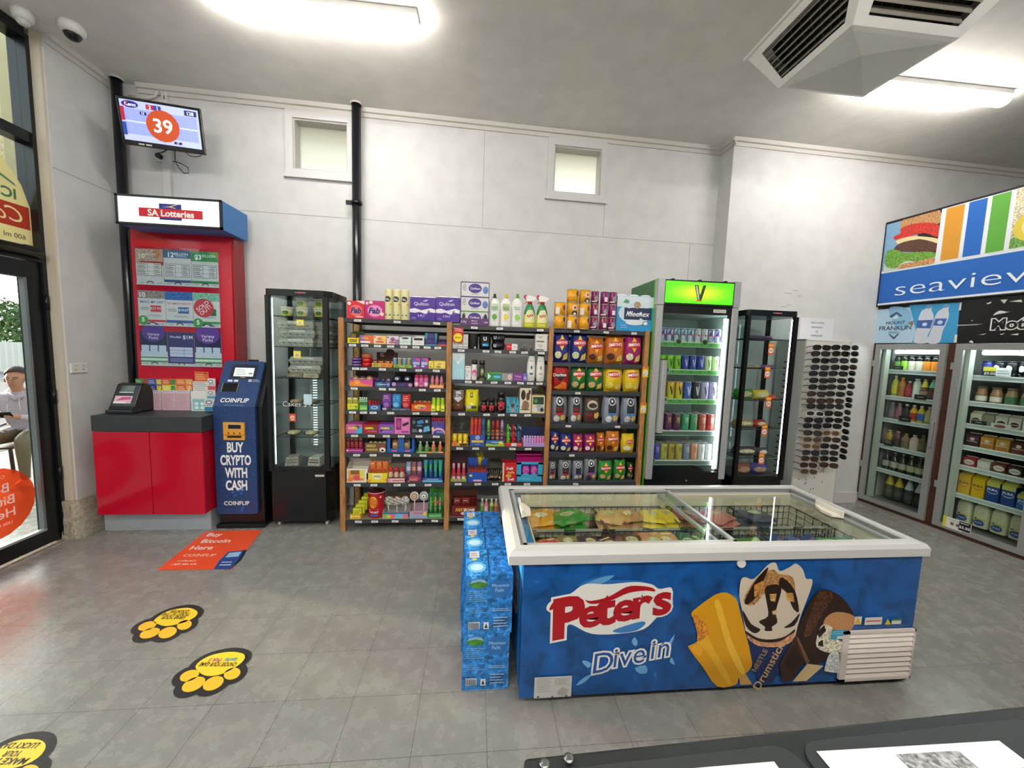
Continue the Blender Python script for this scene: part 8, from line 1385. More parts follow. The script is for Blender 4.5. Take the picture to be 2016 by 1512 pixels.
crow(CD[0], R0, R1, [('black and green canned drink', bt('1a2a1c', '101210', '6aa04a', .8, (.05, .6), .8, .08))]+[('black and lime canned drink', bt('141a12', '101210', '9ad04a', .8, (.05, .65), .8, .08))]+[('black and white canned drink', bt('16161a', '101012', 'dcd8c8', .8, (.05, .65), .8, .08))]*2+[('black and orange canned drink', bt('1a1410', '101012', 'e8922c', .8, (.05, .65), .8, .08))]*2+[('black and yellow canned drink', bt('1a1610', '101012', 'e0c050', .8, (.05, .65), .8, .08))], W1 % 'top', 'canned drink', .145)
crow(CD[1], R0, R1, [('yellow green juice bottle', bt('a8ac3a', 'd8d8d0', 'c8c848', f=1.1)), ('amber bottle with orange cap', bt('b8742c', 'e0922c', 'a86a34', f=1.02)), ('red juice bottle', bt('8a2a30', 'c8c0b8', 'a83038', f=.85)), ('white labelled bottle', bt('c8d0cc', 'b8c0bc', 'dfe6e2', .75, (.05, .7), .6)), ('brown bottle with yellow neck label', bt('6a4a30', 'd8c8a0', 'a08a7a', .45, (.1, .4), .3)), ('brown bottle with mint neck label', bt('4a3020', 'c8d8c0', '5a3a2a', .45, (.1, .4), .3)), ('brown bottle with coral neck label', bt('5a3a28', 'd8a088', '7a5a48', .45, (.1, .4), .3))], W1 % 'second', 'bottle', .19)
for i, c in ((4, 'e0c83a'), (5, '6ac8a8'), (6, 'e88a6a')):
    p = (R1-R0)/7; m = M(); m.lathe([(.026, .115), (.012, .17)], c+'/.35', 14, cap=False); o = CO+ce1*(R0+p*(i+.5))+ce2*.13
    for ob_ in [q for q in COL.objects if q.get('label', '').startswith(('brown bottle with yellow', 'brown bottle with mint', 'brown bottle with coral')[i-4])]: part('neck_label', m, ob_)
crow(CD[2], R0, R1, [('grey juice bottle', bt('6a6a70', 'a0a0a4', '7a6a74')), ('pinkish juice bottle', bt('8a5a68', 'b0a8a8', '9a5a6a')), ('black juice bottle', bt('202028', 'e0e0de', '2a2a3a')), ('yellow and red juice bottle', bt('d8a82c', 'e8e6e0', 'b83a2c')), ('yellow and blue juice bottle', bt('c8b03a', 'e8e6e0', '3a6ab8')), ('pale green juice bottle', bt('a8a050', 'e8e6e0', 'b8b478')), ('red labelled juice bottle', bt('5a2a28', 'e8e6e0', 'b03a48'))], W1 % 'third', 'bottle', .165)
crow(CD[3], R0, R1, [('short yellow bottle', bt('b0923a', 'c8a83a', 'a88a3a', f=1.05)), ('pink capped bottle', bt('5a3a3a', 'c88a8a', '3a2a2a', f=1.05)), ('tan bottle', bt('8a7a5a', 'a87a6a', '7a6a4a')), ('white and pink bottle', bt('c8a8a0', 'c8a890', 'd8c8c0', .7, (.05, .66))), ('olive brown bottle', bt('5a4e34', '6a5a34', '6a5a3a', f=1.1)), ('white can with green fruit print', lambda r, h: can(min(r, .031), h*.95, 'c8dcc8', [('e', .4, .5, .2, .16, '5a8a4a'), ('e', .7, .8, .2, .12, 'c86a3a')], 14))], W1 % 'fourth', 'bottle', .15)
m = M(); deco(m, lambda u, v, o: (u, -o, v), .075, .062, [('r', 0, 0, 1, 1, '17171a'), ('l', .12, .4, .88, .9, 3, 'b8b8b8')]); cput(m, .135, .085, CD[3]+.0, 'small black writing card on the fourth shelf of first cooler', 'price card')
crow(CD[4], R0, R1, [('dark bottle with grey label', bt('20241e', '8a8a86', '9a9a94', .55, (.2, .5), .35, .06)), ('dark bottle with silver label', bt('1e221c', '9a9a94', 'a8a89c', .55, (.2, .5), .35, .06)), ('dark bottle with pale label', bt('22261e', '9a9a94', 'a4a498', .55, (.2, .5), .35, .06)), ('dark green bottle with cream label', bt('22301e', 'a0a096', 'b0b090', .55, (.2, .5), .35, .06)), ('dark green bottle with ivory label', bt('1e2c1c', 'a0a096', 'acac8c', .55, (.2, .5), .35, .06)), ('deep green bottle with white streak', bt('16301c', 'a8a8a0', '2a5a34', .55, (.2, .5), .35, .06))], W1 % 'fifth', 'bottle', .19)
crow(CD[5], R0, R1, [('big clear bottle with yellow cone neck', bt('5a5a44', 'd8c02c', '6a6a54', .5, (.15, .35), .3)), ('big grey bottle with yellow cone neck', bt('4e5048', 'd8c02c', '5a5c54', .5, (.15, .35), .3)), ('big clear bottle with white cone neck', bt('4a4e4c', 'c8ccd0', '55595a', .5, (.15, .35), .3)), ('big dark bottle with white cone neck', bt('22282a', 'd0d4d8', '2c3436', .5, (.15, .35), .3)), ('big black bottle with silver glints', bt('10161a', '5a6a70', '18242a', .5, (.15, .35), .3))], 'on floor, first cooler', 'bottle', .25, d=.2)
for ob_ in [q for q in COL.objects if 'cone neck' in q.get('label', '')]:
    m = M(); c = 'd8c02c' if 'yellow' in ob_['label'] else 'd4d8dc'; m.lathe([(.0345, .135), (.012, .225)], c+'/.35', 14, cap=False); part('neck_label', m, ob_)
W2 = 'on %s shelf, second cooler'; Q0, Q1 = .70, 1.19
crow(C2[0], Q0, Q1, [('dark blue tall can', bt('1c2a6a', '101430', '2a3a8a', .86, (.1, .8), .85, .06))]+[('black tall can with white disc', lambda r, h: bottle(min(r, .034), h, '16181e/.2', '22242a/.3', sh=.86, nr=.85, ch=.06, D=[('e', .4, .55, .24, .2, 'e4e6e8'), ('l', .2, .15, .8, .28, 1, 'd8dcdf')]))]*3+[('brown tall can', bt('8a5a3c', '5a3a28', '9a6a48', .86, (.1, .8), .85, .06))]*2+[('navy tall can', bt('1a2444', '101430', '24305a', .86, (.1, .8), .85, .06))], W2 % 'top', 'drink can', .128)
crow(C2[1], Q0-.02, Q1, [('milk coffee bottle with white and brown label', bt('8a6a4c', '5a4434', 'd8d0c4', .6, (.12, .42), .75, .08))]*2+[('milk coffee bottle with green label', bt('8a7050', '6a5a48', '3a6a4a', .6, (.1, .5), .75, .08))]*2+[('milk coffee bottle with yellow band', bt('7a5c44', '5a4434', 'c8b040', .6, (.4, .5), .75, .08))]*2, W2 % 'second', 'bottle', .135)
def carton(c, D=(), top=None):
    def f(r, h):
        w = min(2*r*.95, .075); m = M(); hb = h*.80; m.box(-w/2, w/2, 0, w, 0, hb, c); t = top or c; m.prism([(0, hb), (w, hb), (w*.52, h*.95), (w*.48, h*.95)], -w/2, w/2, t, 'x'); m.box(-w/2, w/2, w*.48, w*.52, h*.94, h, 'e4e0d4'); deco(m, flat(), w, hb, D); return m
    return f
ov = lambda c: [('e', .5, .45, .44, .30, 'd8d4cc'), ('e', .5, .42, .36, .22, c), ('l', .2, .36, .8, .48, 1, 'e8e0d4')]
crow(C2[2], Q0-.03, Q1, [('cream carton with brown oval', carton('d4ccac', ov('4a2c1c')))]+[('plain grey carton', carton('8a8678', []))]+[('pale carton with brown oval', carton('bcb8ac', ov('3a241a')))]*2+[('pale carton with blue top', carton('c4c4c0', ov('3a241a'), '3a7ab0'))]+[('rust orange carton', carton('a8582c', ov('5a2c18')))]*2, W2 % 'third', 'carton', .115)
crow(C2[3], Q0-.04, Q1, [(n_+' carton', carton(c, [('e', .5, .68, .2, .14, 'd8c8b8'), ('p', [(.05, .5), (.95, .58), (.9, .1), (.5, 0), (.1, .1)], c2), ('l', .05, .38, .95, .52, 2, 'e8e0d8')])) for n_, c, c2 in (('purple', '4a2438', '3a1a2c'), ('gold', 'c08a3c', 'a8702c'), ('amber gold', 'c8923f', 'b07830'), ('maroon', '4a2420', '6a3028'), ('grey blue', '7a8478', 'b8b898'), ('dark red', '6a1820', '8a2430'))], W2 % 'fourth', 'carton', .115)
crow(C2[4], Q0-.04, Q1, [(n_+' small carton', carton(c, [('e', .5, .5, .42, .34, 'dcd8d0'), ('l', .2, .4, .8, .6, 1, c)])) for n_, c in (('red and white', 'a83038'), ('white', 'c8c8bc'), ('brown and white', '6a3a28'), ('dark brown and white', '4a2820'), ('pale yellow', 'd0c88a'), ('orange', 'c8682c'))], W2 % 'fifth', 'carton', .085)
def pura(c, c2, tc, s=1.0): return lambda r, h: carton(c, [('r', 0, .78, 1, 1, tc), ('t', 'PURA', .5, .64, .14, 'e8ecf4' if c2 != 'd8702c' else '6a3a8a', {'w': .8, 'b': .04}), ('e', .5, .56, .44, .16, c2), ('e', .5, .60, .44, .15, c), ('t', 'PURA', .5, .62, .14, 'e8ecf4' if c2 != 'd8702c' else '6a4a2a', {'w': .8, 'b': .04})], tc)(r, h*s)
crow(C2[5], Q0-.05, Q1-.02, [('bright yellow milk carton', pura('dcb414', 'd8702c', 'dcb414'))]*2+[('deep blue milk carton', pura('1c3f8a', 'b8c8e8', 'c8c860'))]*2+[('short sky blue milk carton', pura('2a6ab0', 'c8d8f0', 'c8c860', .7)), ('short brown carton', carton('3a2c26', ov('2a1c16')))], W2 % 'sixth', 'carton', .20)
def jug(capc):
    def f(r, h):
        w = min(2*r*.98, .098); d = w; m = M(); C_ = 'dcdcb8/.35'; n = 20; vs = []; fs = []
        pr = [(.0, .96), (.02, 1.0), (.55, 1.0), (.72, .93), (.84, .66), (.88, .34), (.93, .32)]
        for z, s in pr:
            for k in range(n):
                t = 2*math.pi*k/n; e = .45 if s > .5 else 1; x = math.copysign(abs(math.cos(t))**e, math.cos(t)); y = math.copysign(abs(math.sin(t))**e, math.sin(t)); vs.append((w/2*s*x*.97, d/2+d/2*s*y*.97, z*h))
        for j in range(len(pr)-1):
            for k in range(n): q = j*n+k; e = j*n+(k+1) % n; fs.append((q, e, e+n, q+n))
        m.add(vs, fs, C_, True); S = lambda u, v, o: (u, .0015-o, v)
        deco(m, S, w*.9, h, [('e', .5, .56, .26, .13, 'd0d0ac'), ('e', .5, .56, .18, .09, 'd8d8b4'), ('r', .05, .28, .95, .34, 'd8c848'), ('p', [(.1, .30), (.3, .36), (.35, .31)], '1c1c1c'), ('e', .5, .18, .38, .11, '2c4a9a'), ('t', 'PURA', .5, .18, .07, 'c8d4ec', {'w': .5, 'b': .03})])
        k = M(); k.lathe([(w*.19, h*.90), (w*.2, h*.91), (w*.2, h*.985), (w*.17, h)], capc+'/.35', 16, (0, d/2, 0)); return m, k
    return f
crow(C2[6], Q0-.06, Q1-.02, [('milk jug with yellow cap', jug('d8c84a'))]+[('milk jug with black cap', jug('1c2028'))]*4, 'on floor, second cooler', 'milk jug', .24, d=.16)
# cards on the cooler glass
def ccard(px0, py0, px1, py1, d, D, lab, rz=0.0):
    s0, z0 = cool(px0, py0, d); s1, z1 = cool(px1, py1, d); w, h = abs(s1-s0), abs(z0-z1); m = M(); deco(m, flat(), w, h, D); cput(m, (s0+s1)/2, d-.002, min(z0, z1), lab, 'price card')
ccard(1858, 1014, 1894, 1048, -.024, [('r', 0, 0, 1, 1, 'e4e2d8'), ('r', 0, 0, .18, 1, 'd8d048'), ('r', .4, .35, .56, .6, '5a5a5a'), ('r', .68, .35, .84, .6, '6a6a6a'), ('l', .25, .72, .95, .9, 1, 'b8b8b0')], 'white and yellow card along the bottom of second cooler door')
ccard(1888, 1024, 1911, 1052, -.025, [('r', 0, 0, 1, 1, 'e8e8e8'), ('r', .05, .05, .95, .95, '121214'), ('t', '$3.50', .5, .4, .4, 'f0f0f0', {'w': .84, 'b': .03}), ('l', .2, .7, .8, .9, 1, 'e0e0e0')], 'black price card reading $3.50 on second cooler door')
ccard(1937, 722, 1962, 740, .085, [('r', 0, 0, 1, 1, '22242a'), ('r', 0, .5, 1, 1, 'd8d048'), ('t', '$9.00', .5, .25, .4, 'f0f0f0', {'w': .8})], 'yellow and black price card on the top shelf of second cooler')
ccard(1962, 724, 1990, 742, .084, [('r', 0, 0, 1, 1, 'dfe4ea'), ('l', .1, .2, .9, .8, 2, '9aa4b0')], 'white price card on the top shelf of second cooler')
ccard(1913, 826, 1942, 838, .085, [('r', 0, 0, 1, 1, '1c1d20'), ('l', .3, .3, .7, .7, 1, 'c8c8c8')], 'black price card on the third shelf of second cooler')
ccard(1952, 832, 1990, 848, .084, [('r', 0, 0, 1, 1, 'c8c8c4'), ('e', .45, .5, .3, .3, '7a4a44')], 'pale picture card on the third shelf of second cooler')
ccard(1801, 776, 1824, 788, .085, [('r', 0, 0, 1, 1, '1c1d20'), ('l', .25, .3, .75, .7, 1, 'b0b0b0')], 'black price card on the second shelf of first cooler')
ccard(1771, 818, 1793, 832, .085, [('r', 0, 0, 1, 1, '1c1d20'), ('l', .25, .3, .75, .7, 1, 'b0b0b0')], 'black price card on the third shelf of first cooler')
ccard(1759, 720, 1778, 728, .085, [('r', 0, 0, 1, 1, '1c1d20'), ('l', .25, .3, .75, .7, 1, 'b0b0b0')], 'black price card on the top shelf of first cooler')
# header panels and the big sign
def CP(w, h, s0, z0): return lambda x, y: ((cool(x, y)[0]-s0)/w, (cool(x, y)[1]-z0)/h)
def cpanel(nm, s0, s1, z0, z1, y, base, D, lab, cat, frame=None):
    m = M(); w, h = s1-s0, z1-z0; m.box(s0, s1, y, -.001 if frame is None else .001, z0, z1, base); S = lambda u, v, o: ((s0+s1)/2+u, y-o, z0+v); deco(m, S, w, h, D, step=.00025)
    return obj(nm, m, label=lab, cat=cat, loc=CO, rz=CA)
s0, s1, z0, z1 = -.045, .572, 1.684, 2.022; f5 = CP(s1-s0, z1-z0, s0, z0); g5 = lambda P: [f5(1670+u/4.449, 360+v/4.449) for u, v in P]
SK = 'b4d4ea/.3'
D = [('p', g5([(540, 1070), (985, 1050), (950, 1400), (560, 1405), (600, 1300)]), '3a9ad0'), ('p', smoothp(g5([(370, 1090), (520, 1100), (560, 1200), (470, 1300), (380, 1190)]), 3), '8abce0')]
for o_ in (0, 1):
    B_ = [(690, 1080), (738, 1078), (734, 1115), (752, 1160), (745, 1230), (722, 1290), (700, 1340), (700, 1400), (580, 1400), (590, 1330), (606, 1270), (620, 1190), (650, 1120), (682, 1105)] if not o_ else [(840, 1075), (892, 1070), (882, 1110), (888, 1160), (866, 1230), (832, 1300), (800, 1400), (700, 1400), (722, 1310), (752, 1240), (760, 1190), (790, 1130), (834, 1100)]
    D += [('p', smoothp(g5(B_), 3), 'cfd6e4/.3'), ('p', g5([(B_[0][0]-8, B_[0][1]+22), B_[0], B_[1], (B_[1][0]-6, B_[1][1]+20)]), '6a9ac8')]
D += [('p', g5([(612, 1205), (748, 1200), (724, 1275), (604, 1270)]), '3f62a8'), ('p', g5([(768, 1190), (872, 1188), (846, 1252), (752, 1250)]), '3f62a8'), ('e', *f5(1670+675/4.449, 360+1240/4.449), .03, .05, 'c8d8f0'), ('e', *f5(1670+810/4.449, 360+1222/4.449), .03, .05, 'c8d8f0')]
x, y = f5(1670+420/4.449, 360+1225/4.449); x2, y2 = f5(1670+420/4.449, 360+1270/4.449)
D += [('t', 'MOUNT', x, y, .09, '22304a', {'w': .26, 'b': 0, 's': .05}), ('t', 'FRANKLIN', x2-.01, y2, .12, '22304a', {'w': .45, 'b': 0}), ('p', g5([(365, 1170), (430, 1130), (482, 1165), (470, 1172), (430, 1145), (385, 1180)]), '3a4a6a'), ('p', g5([(385, 1195), (430, 1160), (445, 1185)]), 'e4ecf4'), ('p', g5([(360, 1325), (405, 1370), (452, 1322), (440, 1322), (405, 1352), (372, 1325)]), '3a4a6a'), ('l', *f5(1670+355/4.449, 360+1322/4.449), *f5(1670+462/4.449, 360+1296/4.449), 2, '4a6a8a'), ('p', g5([(530, 1228), (575, 1205), (578, 1240), (560, 1245)]), '8a7a4a')]
cpanel('header_panel', s0, s1, z0, z1, -.006, SK, D, 'pale blue water bottle panel above the first cooler door', 'sign panel')
s0, s1, z0, z1 = .578, 1.32, 1.684, 2.045; f5 = CP(s1-s0, z1-z0, s0, z0); g5 = lambda P: [f5(1670+u/4.449, 360+v/4.449) for u, v in P]
x, y = f5(2014, 636); wl = .9
D = [('t', 'Mother', x, y, .22, 'e8e8e8', {'b': .10, 'w': .62, 'x': .95}), ('t', 'Mother', x, y, .22, '0c0c0e', {'b': .035, 'w': .56, 'x': .95})]
D += [('p', g5(P), 'dcdcd0') for P in ([(1335, 1025), (1400, 1020), (1370, 1058)], [(1410, 1040), (1520, 1022), (1530, 1045)], [(1215, 1055), (1262, 1038), (1250, 1058), (1220, 1064)], [(1060, 1395), (1080, 1378), (1100, 1392), (1098, 1405)], [(1145, 1330), (1215, 1318), (1190, 1330)], [(1420, 1330), (1500, 1318), (1490, 1335)], [(1330, 1325), (1380, 1318), (1350, 1332)], [(955, 1245), (1120, 1240), (1190, 1234), (1120, 1245), (960, 1252)], [(1080, 1208), (1100, 1200), (1092, 1210)], [(985, 1050), (1000, 1048), (992, 1115), (972, 1118)], [(940, 1330), (962, 1328), (955, 1398), (930, 1400)])]
D += [('l', *f5(1670+1250/4.449, 360+1297/4.449), *f5(1670+1600/4.449, 360+1284/4.449), 1, 'c8505a')]+[('p', smoothp(g5([(1275, 1160), (1330, 1120), (1400, 1130), (1440, 1120), (1380, 1140), (1320, 1150)]), 3), 'd8d8d8')]
cpanel('header_panel', s0, s1, z0, z1, -.004, '0e0e10/.35', D, 'black scuffed panel with gothic white lettering above second cooler', 'sign panel')
s0, s1, z0, z1 = -.035, 3.2, 2.05, 2.875; f5 = CP(s1-s0, z1-z0, s0, z0); g5 = lambda P: [f5(1670+u/4.449, 360+v/4.449) for u, v in P]; g6 = lambda P: [f5(1700+u/6.38, 420+v/6.38) for u, v in P]
WS = 'e2e8ee'
fy = lambda z: (z-z0)/(z1-z0); fs_ = lambda s: (s-s0)/(s1-s0); zb = 2.385
D = [('r', fs_(-.028), fy(2.07), 1, fy(zb), '1c62b8'), ('r', fs_(-.028), fy(2.062), 1, fy(2.08), WS), ('r', fs_(-.028), fy(zb-.008), 1, fy(zb+.012), WS), ('r', fs_(-.028), fy(zb+.012), fs_(.235), fy(2.855), '7fa8cc')]
D += [('p', g6([(290, 640), (280, 745), (920, 640), (940, 540), (500, 560)]), 'c8d0cc'), ('p', smoothp(g6([(500, 120), (560, 70), (700, 30), (840, -30), (1000, -30), (985, 130), (800, 130), (640, 170), (510, 200)]), 3), 'b88a5c:food'), ('p', smoothp(g6([(410, 300), (500, 250), (500, 200), (640, 140), (830, 120), (980, 150), (965, 300), (800, 250), (600, 300), (440, 335)]), 3), 'c8342a:food'), ('p', smoothp(g6([(440, 350), (560, 305), (700, 290), (960, 320), (955, 380), (840, 345), (690, 330), (500, 390)]), 3), 'e4d4a0'), ('p', smoothp(g6([(425, 430), (520, 370), (690, 335), (850, 350), (950, 385), (945, 470), (800, 500), (640, 490), (440, 480)]), 3), '5a3a2e:food'), ('p', smoothp(g6([(330, 480), (430, 460), (560, 500), (700, 490), (930, 490), (925, 560), (800, 590), (700, 610), (580, 600), (500, 640), (440, 690), (360, 690), (300, 640)]), 3), '6a9a3a:food'), ('p', smoothp(g6([(460, 700), (530, 640), (700, 610), (920, 560), (915, 630), (700, 665)]), 3), 'c08a5c:food')]
SS = [cool(px, 470)[0] for px in (1853, 1862, 1897, 1905, 1940, 1949, 1985, 1995)]
D += [('p', [(fs_(SS[0]), fy(2.86)), (fs_(SS[0]-.005), fy(zb+.01)), (1, fy(zb+.01)), (1, fy(2.86))], WS)]
for a_, b_, c in ((1, 2, 'd0922c'), (3, 4, '1c62b8'), (5, 6, '5aa03a')): D += [('r', fs_(SS[a_]), fy(zb+.018), fs_(SS[b_]), fy(2.852), c)]
q0 = fs_(SS[7]); D += [('r', q0, fy(zb+.018), q0+.13, fy(2.852), 'd8c8a8:food'), ('p', [(q0, fy(zb+.02)), (q0+.13, fy(zb+.02)), (q0+.13, fy(zb+.16)), (q0+.03, fy(zb+.12)), (q0, fy(zb+.1))], '6a9a4a:food'), ('e', q0+.035, fy(zb+.17), .032, .14, 'd8c24a'), ('e', q0+.04, fy(zb+.17), .024, .10, 'e4d890'), ('e', q0+.08, fy(2.76), .05, .12, 'c89a5c:food')]
sa, sb_ = cool(1769, 565)[0], cool(1918, 545)[0]; wt = (sb_-sa)/.565; D += [('t', 'seaview', fs_(sa+wt/2), fy(2.205), .16, 'e8f2fa', {'b': -.012, 'w': wt/(s1-s0), 'keep': 0, 'x': 3.0})]
D += [('r', 0, .0, 1, .012, '101214'), ('r', 0, .982, 1, 1, '101214'), ('r', 0, 0, .0032, 1, '101214')]
sg = cpanel('shop_sign', s0, s1, z0, z1, -.03, '101214/.4', D, 'long blue shop sign with burger picture and thin white lettering', 'sign', frame=1)
# ================================================================== counter in front of the camera
CZ = .94; m = M(); a, b = atZ(1030, 1490, CZ), atZ(2016, 1387, CZ); dx = (b-a).normalized(); ang = math.atan2(dx.y, dx.x); T0 = a
m.box(0, 2.4, -.62, 0, CZ-.05, CZ, '1e2224/.28:grain'); m.box(.02, 2.38, -.60, -.03, 0, CZ-.05, '26292c/.4')
ct = obj('service_counter', m, label='black service counter at the lower right, nearest the viewer', cat='counter', loc=(a.x, a.y, 0), rz=ang, bevel=.006)
inv = (Matrix.Translation((a.x, a.y, 0)) @ Matrix.Rotation(ang, 4, 'Z')).inverted()
def cl(px, py_, z=CZ): return inv @ atZ(px, py_, z)
sp = cl(1545, 1452).x
for i, (x0, x1) in enumerate(((.012, sp-.004), (sp+.004, sp+.42), (sp+.43, 2.38))):
    m = M(); m.prism(rr(x0, x1, -.58, -.022, .03), CZ, CZ+.004, '2b2f31/.3:grain', 'z'); part('top_panel', m, ct, bevel=.0015)
for px, py_ in ((1072, 1505), (1120, 1494)):
    q_ = cl(px, py_, CZ+.004); m = M(); m.lathe([(.007, 0), (.007, .002), (.003, .003)], '8a8c8c/.25/.8', 14, (q_.x, q_.y, CZ+.004)); part('screw', m, ct)
def paper(c4, D, lab):
    P = [cl(*p_, CZ+.006) for p_ in c4[:2]]; ux = (P[1]-P[0]); w = ux.length; ux.normalize(); uy = Vector((ux.y, -ux.x, 0))*-1; h = w*.70
    o0 = P[0]; m = M(); S = lambda u, v, o: (o0.x+ux.x*(u+w/2)-uy.x*(h-v), o0.y+ux.y*(u+w/2)-uy.y*(h-v), CZ+.0052+o); deco(m, S, w, h, [('r', 0, 0, 1, 1, 'dcdfe2')]+D, o0=0); obj('paper_sheet', m, label=lab, cat='paper', loc=(a.x, a.y, 0), rz=ang)
paper(((1607, 1478), (1967, 1457)), [('r', .38, .55, .72, .95, '8c8e90:food'), ('r', .02, .3, .33, .86, 'b8bcc0'), ('r', .025, .31, .325, .85, 'dcdfe2'), ('l', .76, .6, .98, .84, 4, '9a9da0'), ('l', .05, .35, .3, .8, 5, 'a8abae')], 'white printed sheet under the right panel of the counter')
paper(((1330, 1514), (1524, 1498)), [('l', .1, .2, .9, .8, 8, '9a9da0')], 'white sheet at the bottom edge on the left counter panel')
# ================================================================== person, chair and car outside
PG = -.05; PL = Vector((-4.86, 4.50, PG)); PR = .42; PS = .90
PM = Matrix.Translation(PL) @ Matrix.Rotation(PR, 4, 'Z') @ Matrix.Scale(PS, 4)
SKEL = [  # name, position (person faces -y, feet near z=0), radius, parent, look
 ('hip', (0, .02, .54), .135, None, 't'), ('belly', (0, .0, .68), .135, 'hip', 'h'), ('chest', (0, -.05, .86), .15, 'belly', 'h'), ('neck0', (0, -.07, 1.00), .075, 'chest', 'h'), ('neck', (0, -.09, 1.06), .052, 'neck0', 's'), ('jaw', (0, -.140, 1.125), .056, 'neck', 's'), ('face', (0, -.125, 1.19), .080, 'jaw', 's'), ('skull', (0, -.095, 1.235), .088, 'face', 's'), ('crown', (0, -.075, 1.27), .07, 'skull', 's')]
for s, n in ((-1, 'l'), (1, 'r')):
    SKEL += [('sh'+n, (s*.17, -.04, .965), .078, 'chest', 'h'), ('ua'+n, (s*.225, -.05, .86), .060, 'sh'+n, 'h'), ('el'+n, (s*.25, -.10, .72), .052, 'ua'+n, 'h'), ('fm'+n, (s*.18, -.21, .73), .045, 'el'+n, 'h'), ('fa'+n, (s*.115, -.305, .765), .037, 'fm'+n, 'h'), ('wr'+n, (s*.09, -.335, .775), .028, 'fa'+n, 's'), ('pa'+n, (s*.055, -.375, .79), .030, 'wr'+n, 's')]
    for k in range(4): SKEL += [('f%d%s' % (k, n), (s*.04, -.395-.002*k, .785+.012*k), .0095, 'pa'+n, 's'), ('g%d%s' % (k, n), (s*.012, -.405, .786+.013*k), .0085, 'f%d%s' % (k, n), 's')]
    SKEL += [('th'+n, (s*.03, -.36, .825), .0095, 'pa'+n, 's'), ('ti'+n, (s*.012, -.375, .84), .008, 'th'+n, 's')]
    SKEL += [('hj'+n, (s*.10, -.02, .53), .105, 'hip', 't'), ('kn'+n, (s*.15, -.44, .53), .072, 'hj'+n, 't'), ('ca'+n, (s*.14, -.42, .32), .058, 'kn'+n, 't'), ('an'+n, (s*.13, -.40, .10), .042, 'ca'+n, 't'), ('he'+n, (s*.13, -.39, .05), .042, 'an'+n, 'b'), ('to'+n, (s*.14, -.56, .035), .036, 'he'+n, 'b')]
def grow_body():
    ix = {q_[0]: i for i, q_ in enumerate(SKEL)}; me = bpy.data.meshes.new('body'); me.from_pydata([q_[1] for q_ in SKEL], [(ix[q_[3]], i) for i, q_ in enumerate(SKEL) if q_[3]], [])
    o = bpy.data.objects.new('body', me); COL.objects.link(o); md = o.modifiers.new('k', 'SKIN'); o.modifiers.new('s', 'SUBSURF').levels = 2
    for i, q_ in enumerate(SKEL): v = me.skin_vertices[0].data[i]; v.radius = (q_[2], q_[2]*(.78 if q_[0] in ('chest', 'belly') else 1)); v.use_root = i == 0
    dg = bpy.context.evaluated_depsgraph_get(); dg.update(); r_ = bpy.data.meshes.new_from_object(o.evaluated_get(dg)); bpy.data.objects.remove(o)
    mats = {'h': mt('b8aab4:cloth'), 't': mt('6a5e44:cloth'), 's': mt('b07c62/.5'), 'b': mt('d0ccc4/.5')}; kk_ = list(mats); r_.materials.clear()
    for k in kk_: r_.materials.append(mats[k])
    for f in r_.polygons:
        c = f.center; best = min(SKEL, key=lambda q_: (Vector(q_[1])-c).length-q_[2]); f.material_index = kk_.index(best[4]); f.use_smooth = True
    return r_
pb = obj('person', grow_body(), label='seated person in pale grey hoodie looking down at a phone outside', cat='person'); pb.matrix_world = PM
m = M(); hc = Vector((0, -.085, 1.245))
def hairp(u, v):
    t = 2*math.pi*u; p_ = v*1.95; r_ = .095+.003*math.sin(9*t+7*p_); front = max(0, math.cos(t))**.6; z = math.cos(p_*(1-.45*front)); s_ = math.sin(p_*(1-.45*front)); return hc+Vector((r_*.95*s_*math.sin(t), r_*1.1*s_*(-math.cos(t)), r_*.98*z))
hp = M(); hp.grid(28, 10, hairp, '2a211c/.6:cloth')
part('hair', hp, pb)
m = M(); m.tube([(0, -.198, 1.212), (0, -.206, 1.19), (0, -.217, 1.168), (0, -.205, 1.158)], [.007, .009, .012, .009], 'b07c62/.5', 8); part('nose', m, pb)
for s in (-1, 1):
    m = M(); m.ball(.024, (s*.088, -.10, 1.185), 'a8745c/.5', 10, sx=.45, sz=1.4); part('ear', m, pb)
    m = M(); m.tube([(s*.020, -.204, 1.198), (s*.034, -.205, 1.195), (s*.046, -.198, 1.198)], .0035, '241a16', 5); part('eye', m, pb); m = M(); m.tube([(s*.016, -.206, 1.215), (s*.034, -.205, 1.220), (s*.054, -.19, 1.214)], .004, '2a1f1a', 5); part('eyebrow', m, pb)
m = M(); m.tube([(-.024, -.202, 1.128), (0, -.208, 1.126), (.024, -.202, 1.128)], .006, '8a4a44', 6); part('mouth', m, pb)
m = M(); m.ball(.014, (.096, -.115, 1.18), 'f0f0f0/.3', 8); part('earbud', m, pb)
m = M(); m.tube([(-.10, -.06, 1.02), (-.11, .04, 1.05), (0, .09, 1.04), (.11, .04, 1.05), (.10, -.06, 1.02), (.0, -.155, .965)], .036, 'b0a2ac:cloth', 8, True); part('hood', m, pb)
for s in (-1, 1): m = M(); m.tube([(s*.035, -.165, .97), (s*.045, -.205, .90), (s*.05, -.20, .82)], .005, 'dcd6d8', 5); part('drawstring', m, pb)
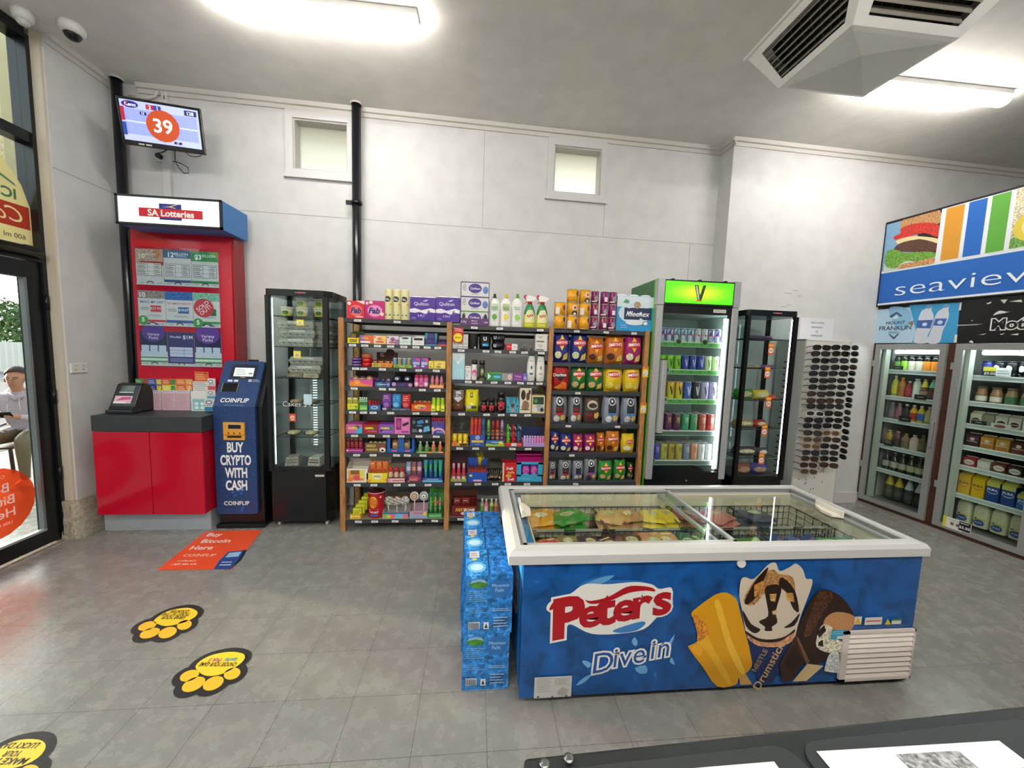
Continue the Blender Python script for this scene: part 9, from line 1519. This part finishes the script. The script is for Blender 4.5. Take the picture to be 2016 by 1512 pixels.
m = M(); m.box(-.045, .045, -.006, .006, -.075, .075, '0e0e10/.2'); ph_ = obj('phone', m, label='dark phone held in both hands of the seated person', cat='phone', bevel=.004); ph_.matrix_world = PM @ Matrix.Translation((0, -.405, .815)) @ Matrix.Rotation(.7, 4, 'X') @ Matrix.Rotation(math.pi/2, 4, 'Y')
e = bpy.data.objects.new('chair', None); COL.objects.link(e); e.matrix_world = PM; e['label'] = 'dark brown metal chair under the seated person outside'; e['category'] = 'chair'
m = M(); m.box(-.24, .24, -.26, .22, .395, .415, '3a2c26/.5'); part('seat', m, e); DKB = '33262200'[:6]+'/.4'
for x in (-.24, .24):
    for y0, y1 in ((-.25, -.29), (.21, .27)): m = M(); m.tube([(x, y0, .41), (x*1.06, y1, .0)], .019, DKB, 8); part('leg', m, e)
    m = M(); m.tube([(x*1.02, -.26, .40), (x*1.05, -.24, .60), (x*1.05, .20, .62)], .016, DKB, 7); part('armrest', m, e)
m = M(); m.tube([(-.24, .21, .41), (-.24, .27, .82), (.24, .27, .82), (.24, .21, .41)], .018, DKB, 8)
for x in (-.12, 0, .12): m.tube([(x, .215, .42), (x, .27, .82)], .010, DKB, 6)
part('backrest', m, e)
# parked car across the road
cp = CC+ray(74, 745)*6.6; cg = -.05
m = M(); body = [(-2.0, .25), (-2.05, .6), (-1.5, .82), (-.95, .86), (-.45, 1.32), (.9, 1.34), (1.5, .92), (2.05, .85), (2.1, .3)]
m.prism(body, -.8, .8, '6fb4d8/.25'); car = obj('parked_car', m, label='light blue parked car half hidden behind the seated person', cat='car', bevel=.05, loc=(cp.x+.68*2.05, cp.y+.73*2.05, cg), rz=.82)
for y in (-.805, .805):
    g = M(); g.prism([(-.85, .90), (-.42, 1.25), (.85, 1.27), (1.3, .94)], y-.004, y+.004, '2a3a44/.1'); part('side_window', g, car)
    for x in (-1.3, 1.3): g = M(); g.lathe([(.30, -.09), (.31, 0), (.30, .09)], '151515/.6', 20, T=Matrix.Translation((x, y*.94, .31)) @ Matrix.Rotation(math.pi/2, 4, 'X')); g.cyl(.17, -.095, .095, 'a8a8aa/.3/.6', 14, T=Matrix.Translation((x, y*.94, .31)) @ Matrix.Rotation(math.pi/2, 4, 'X')); part('wheel', g, car)
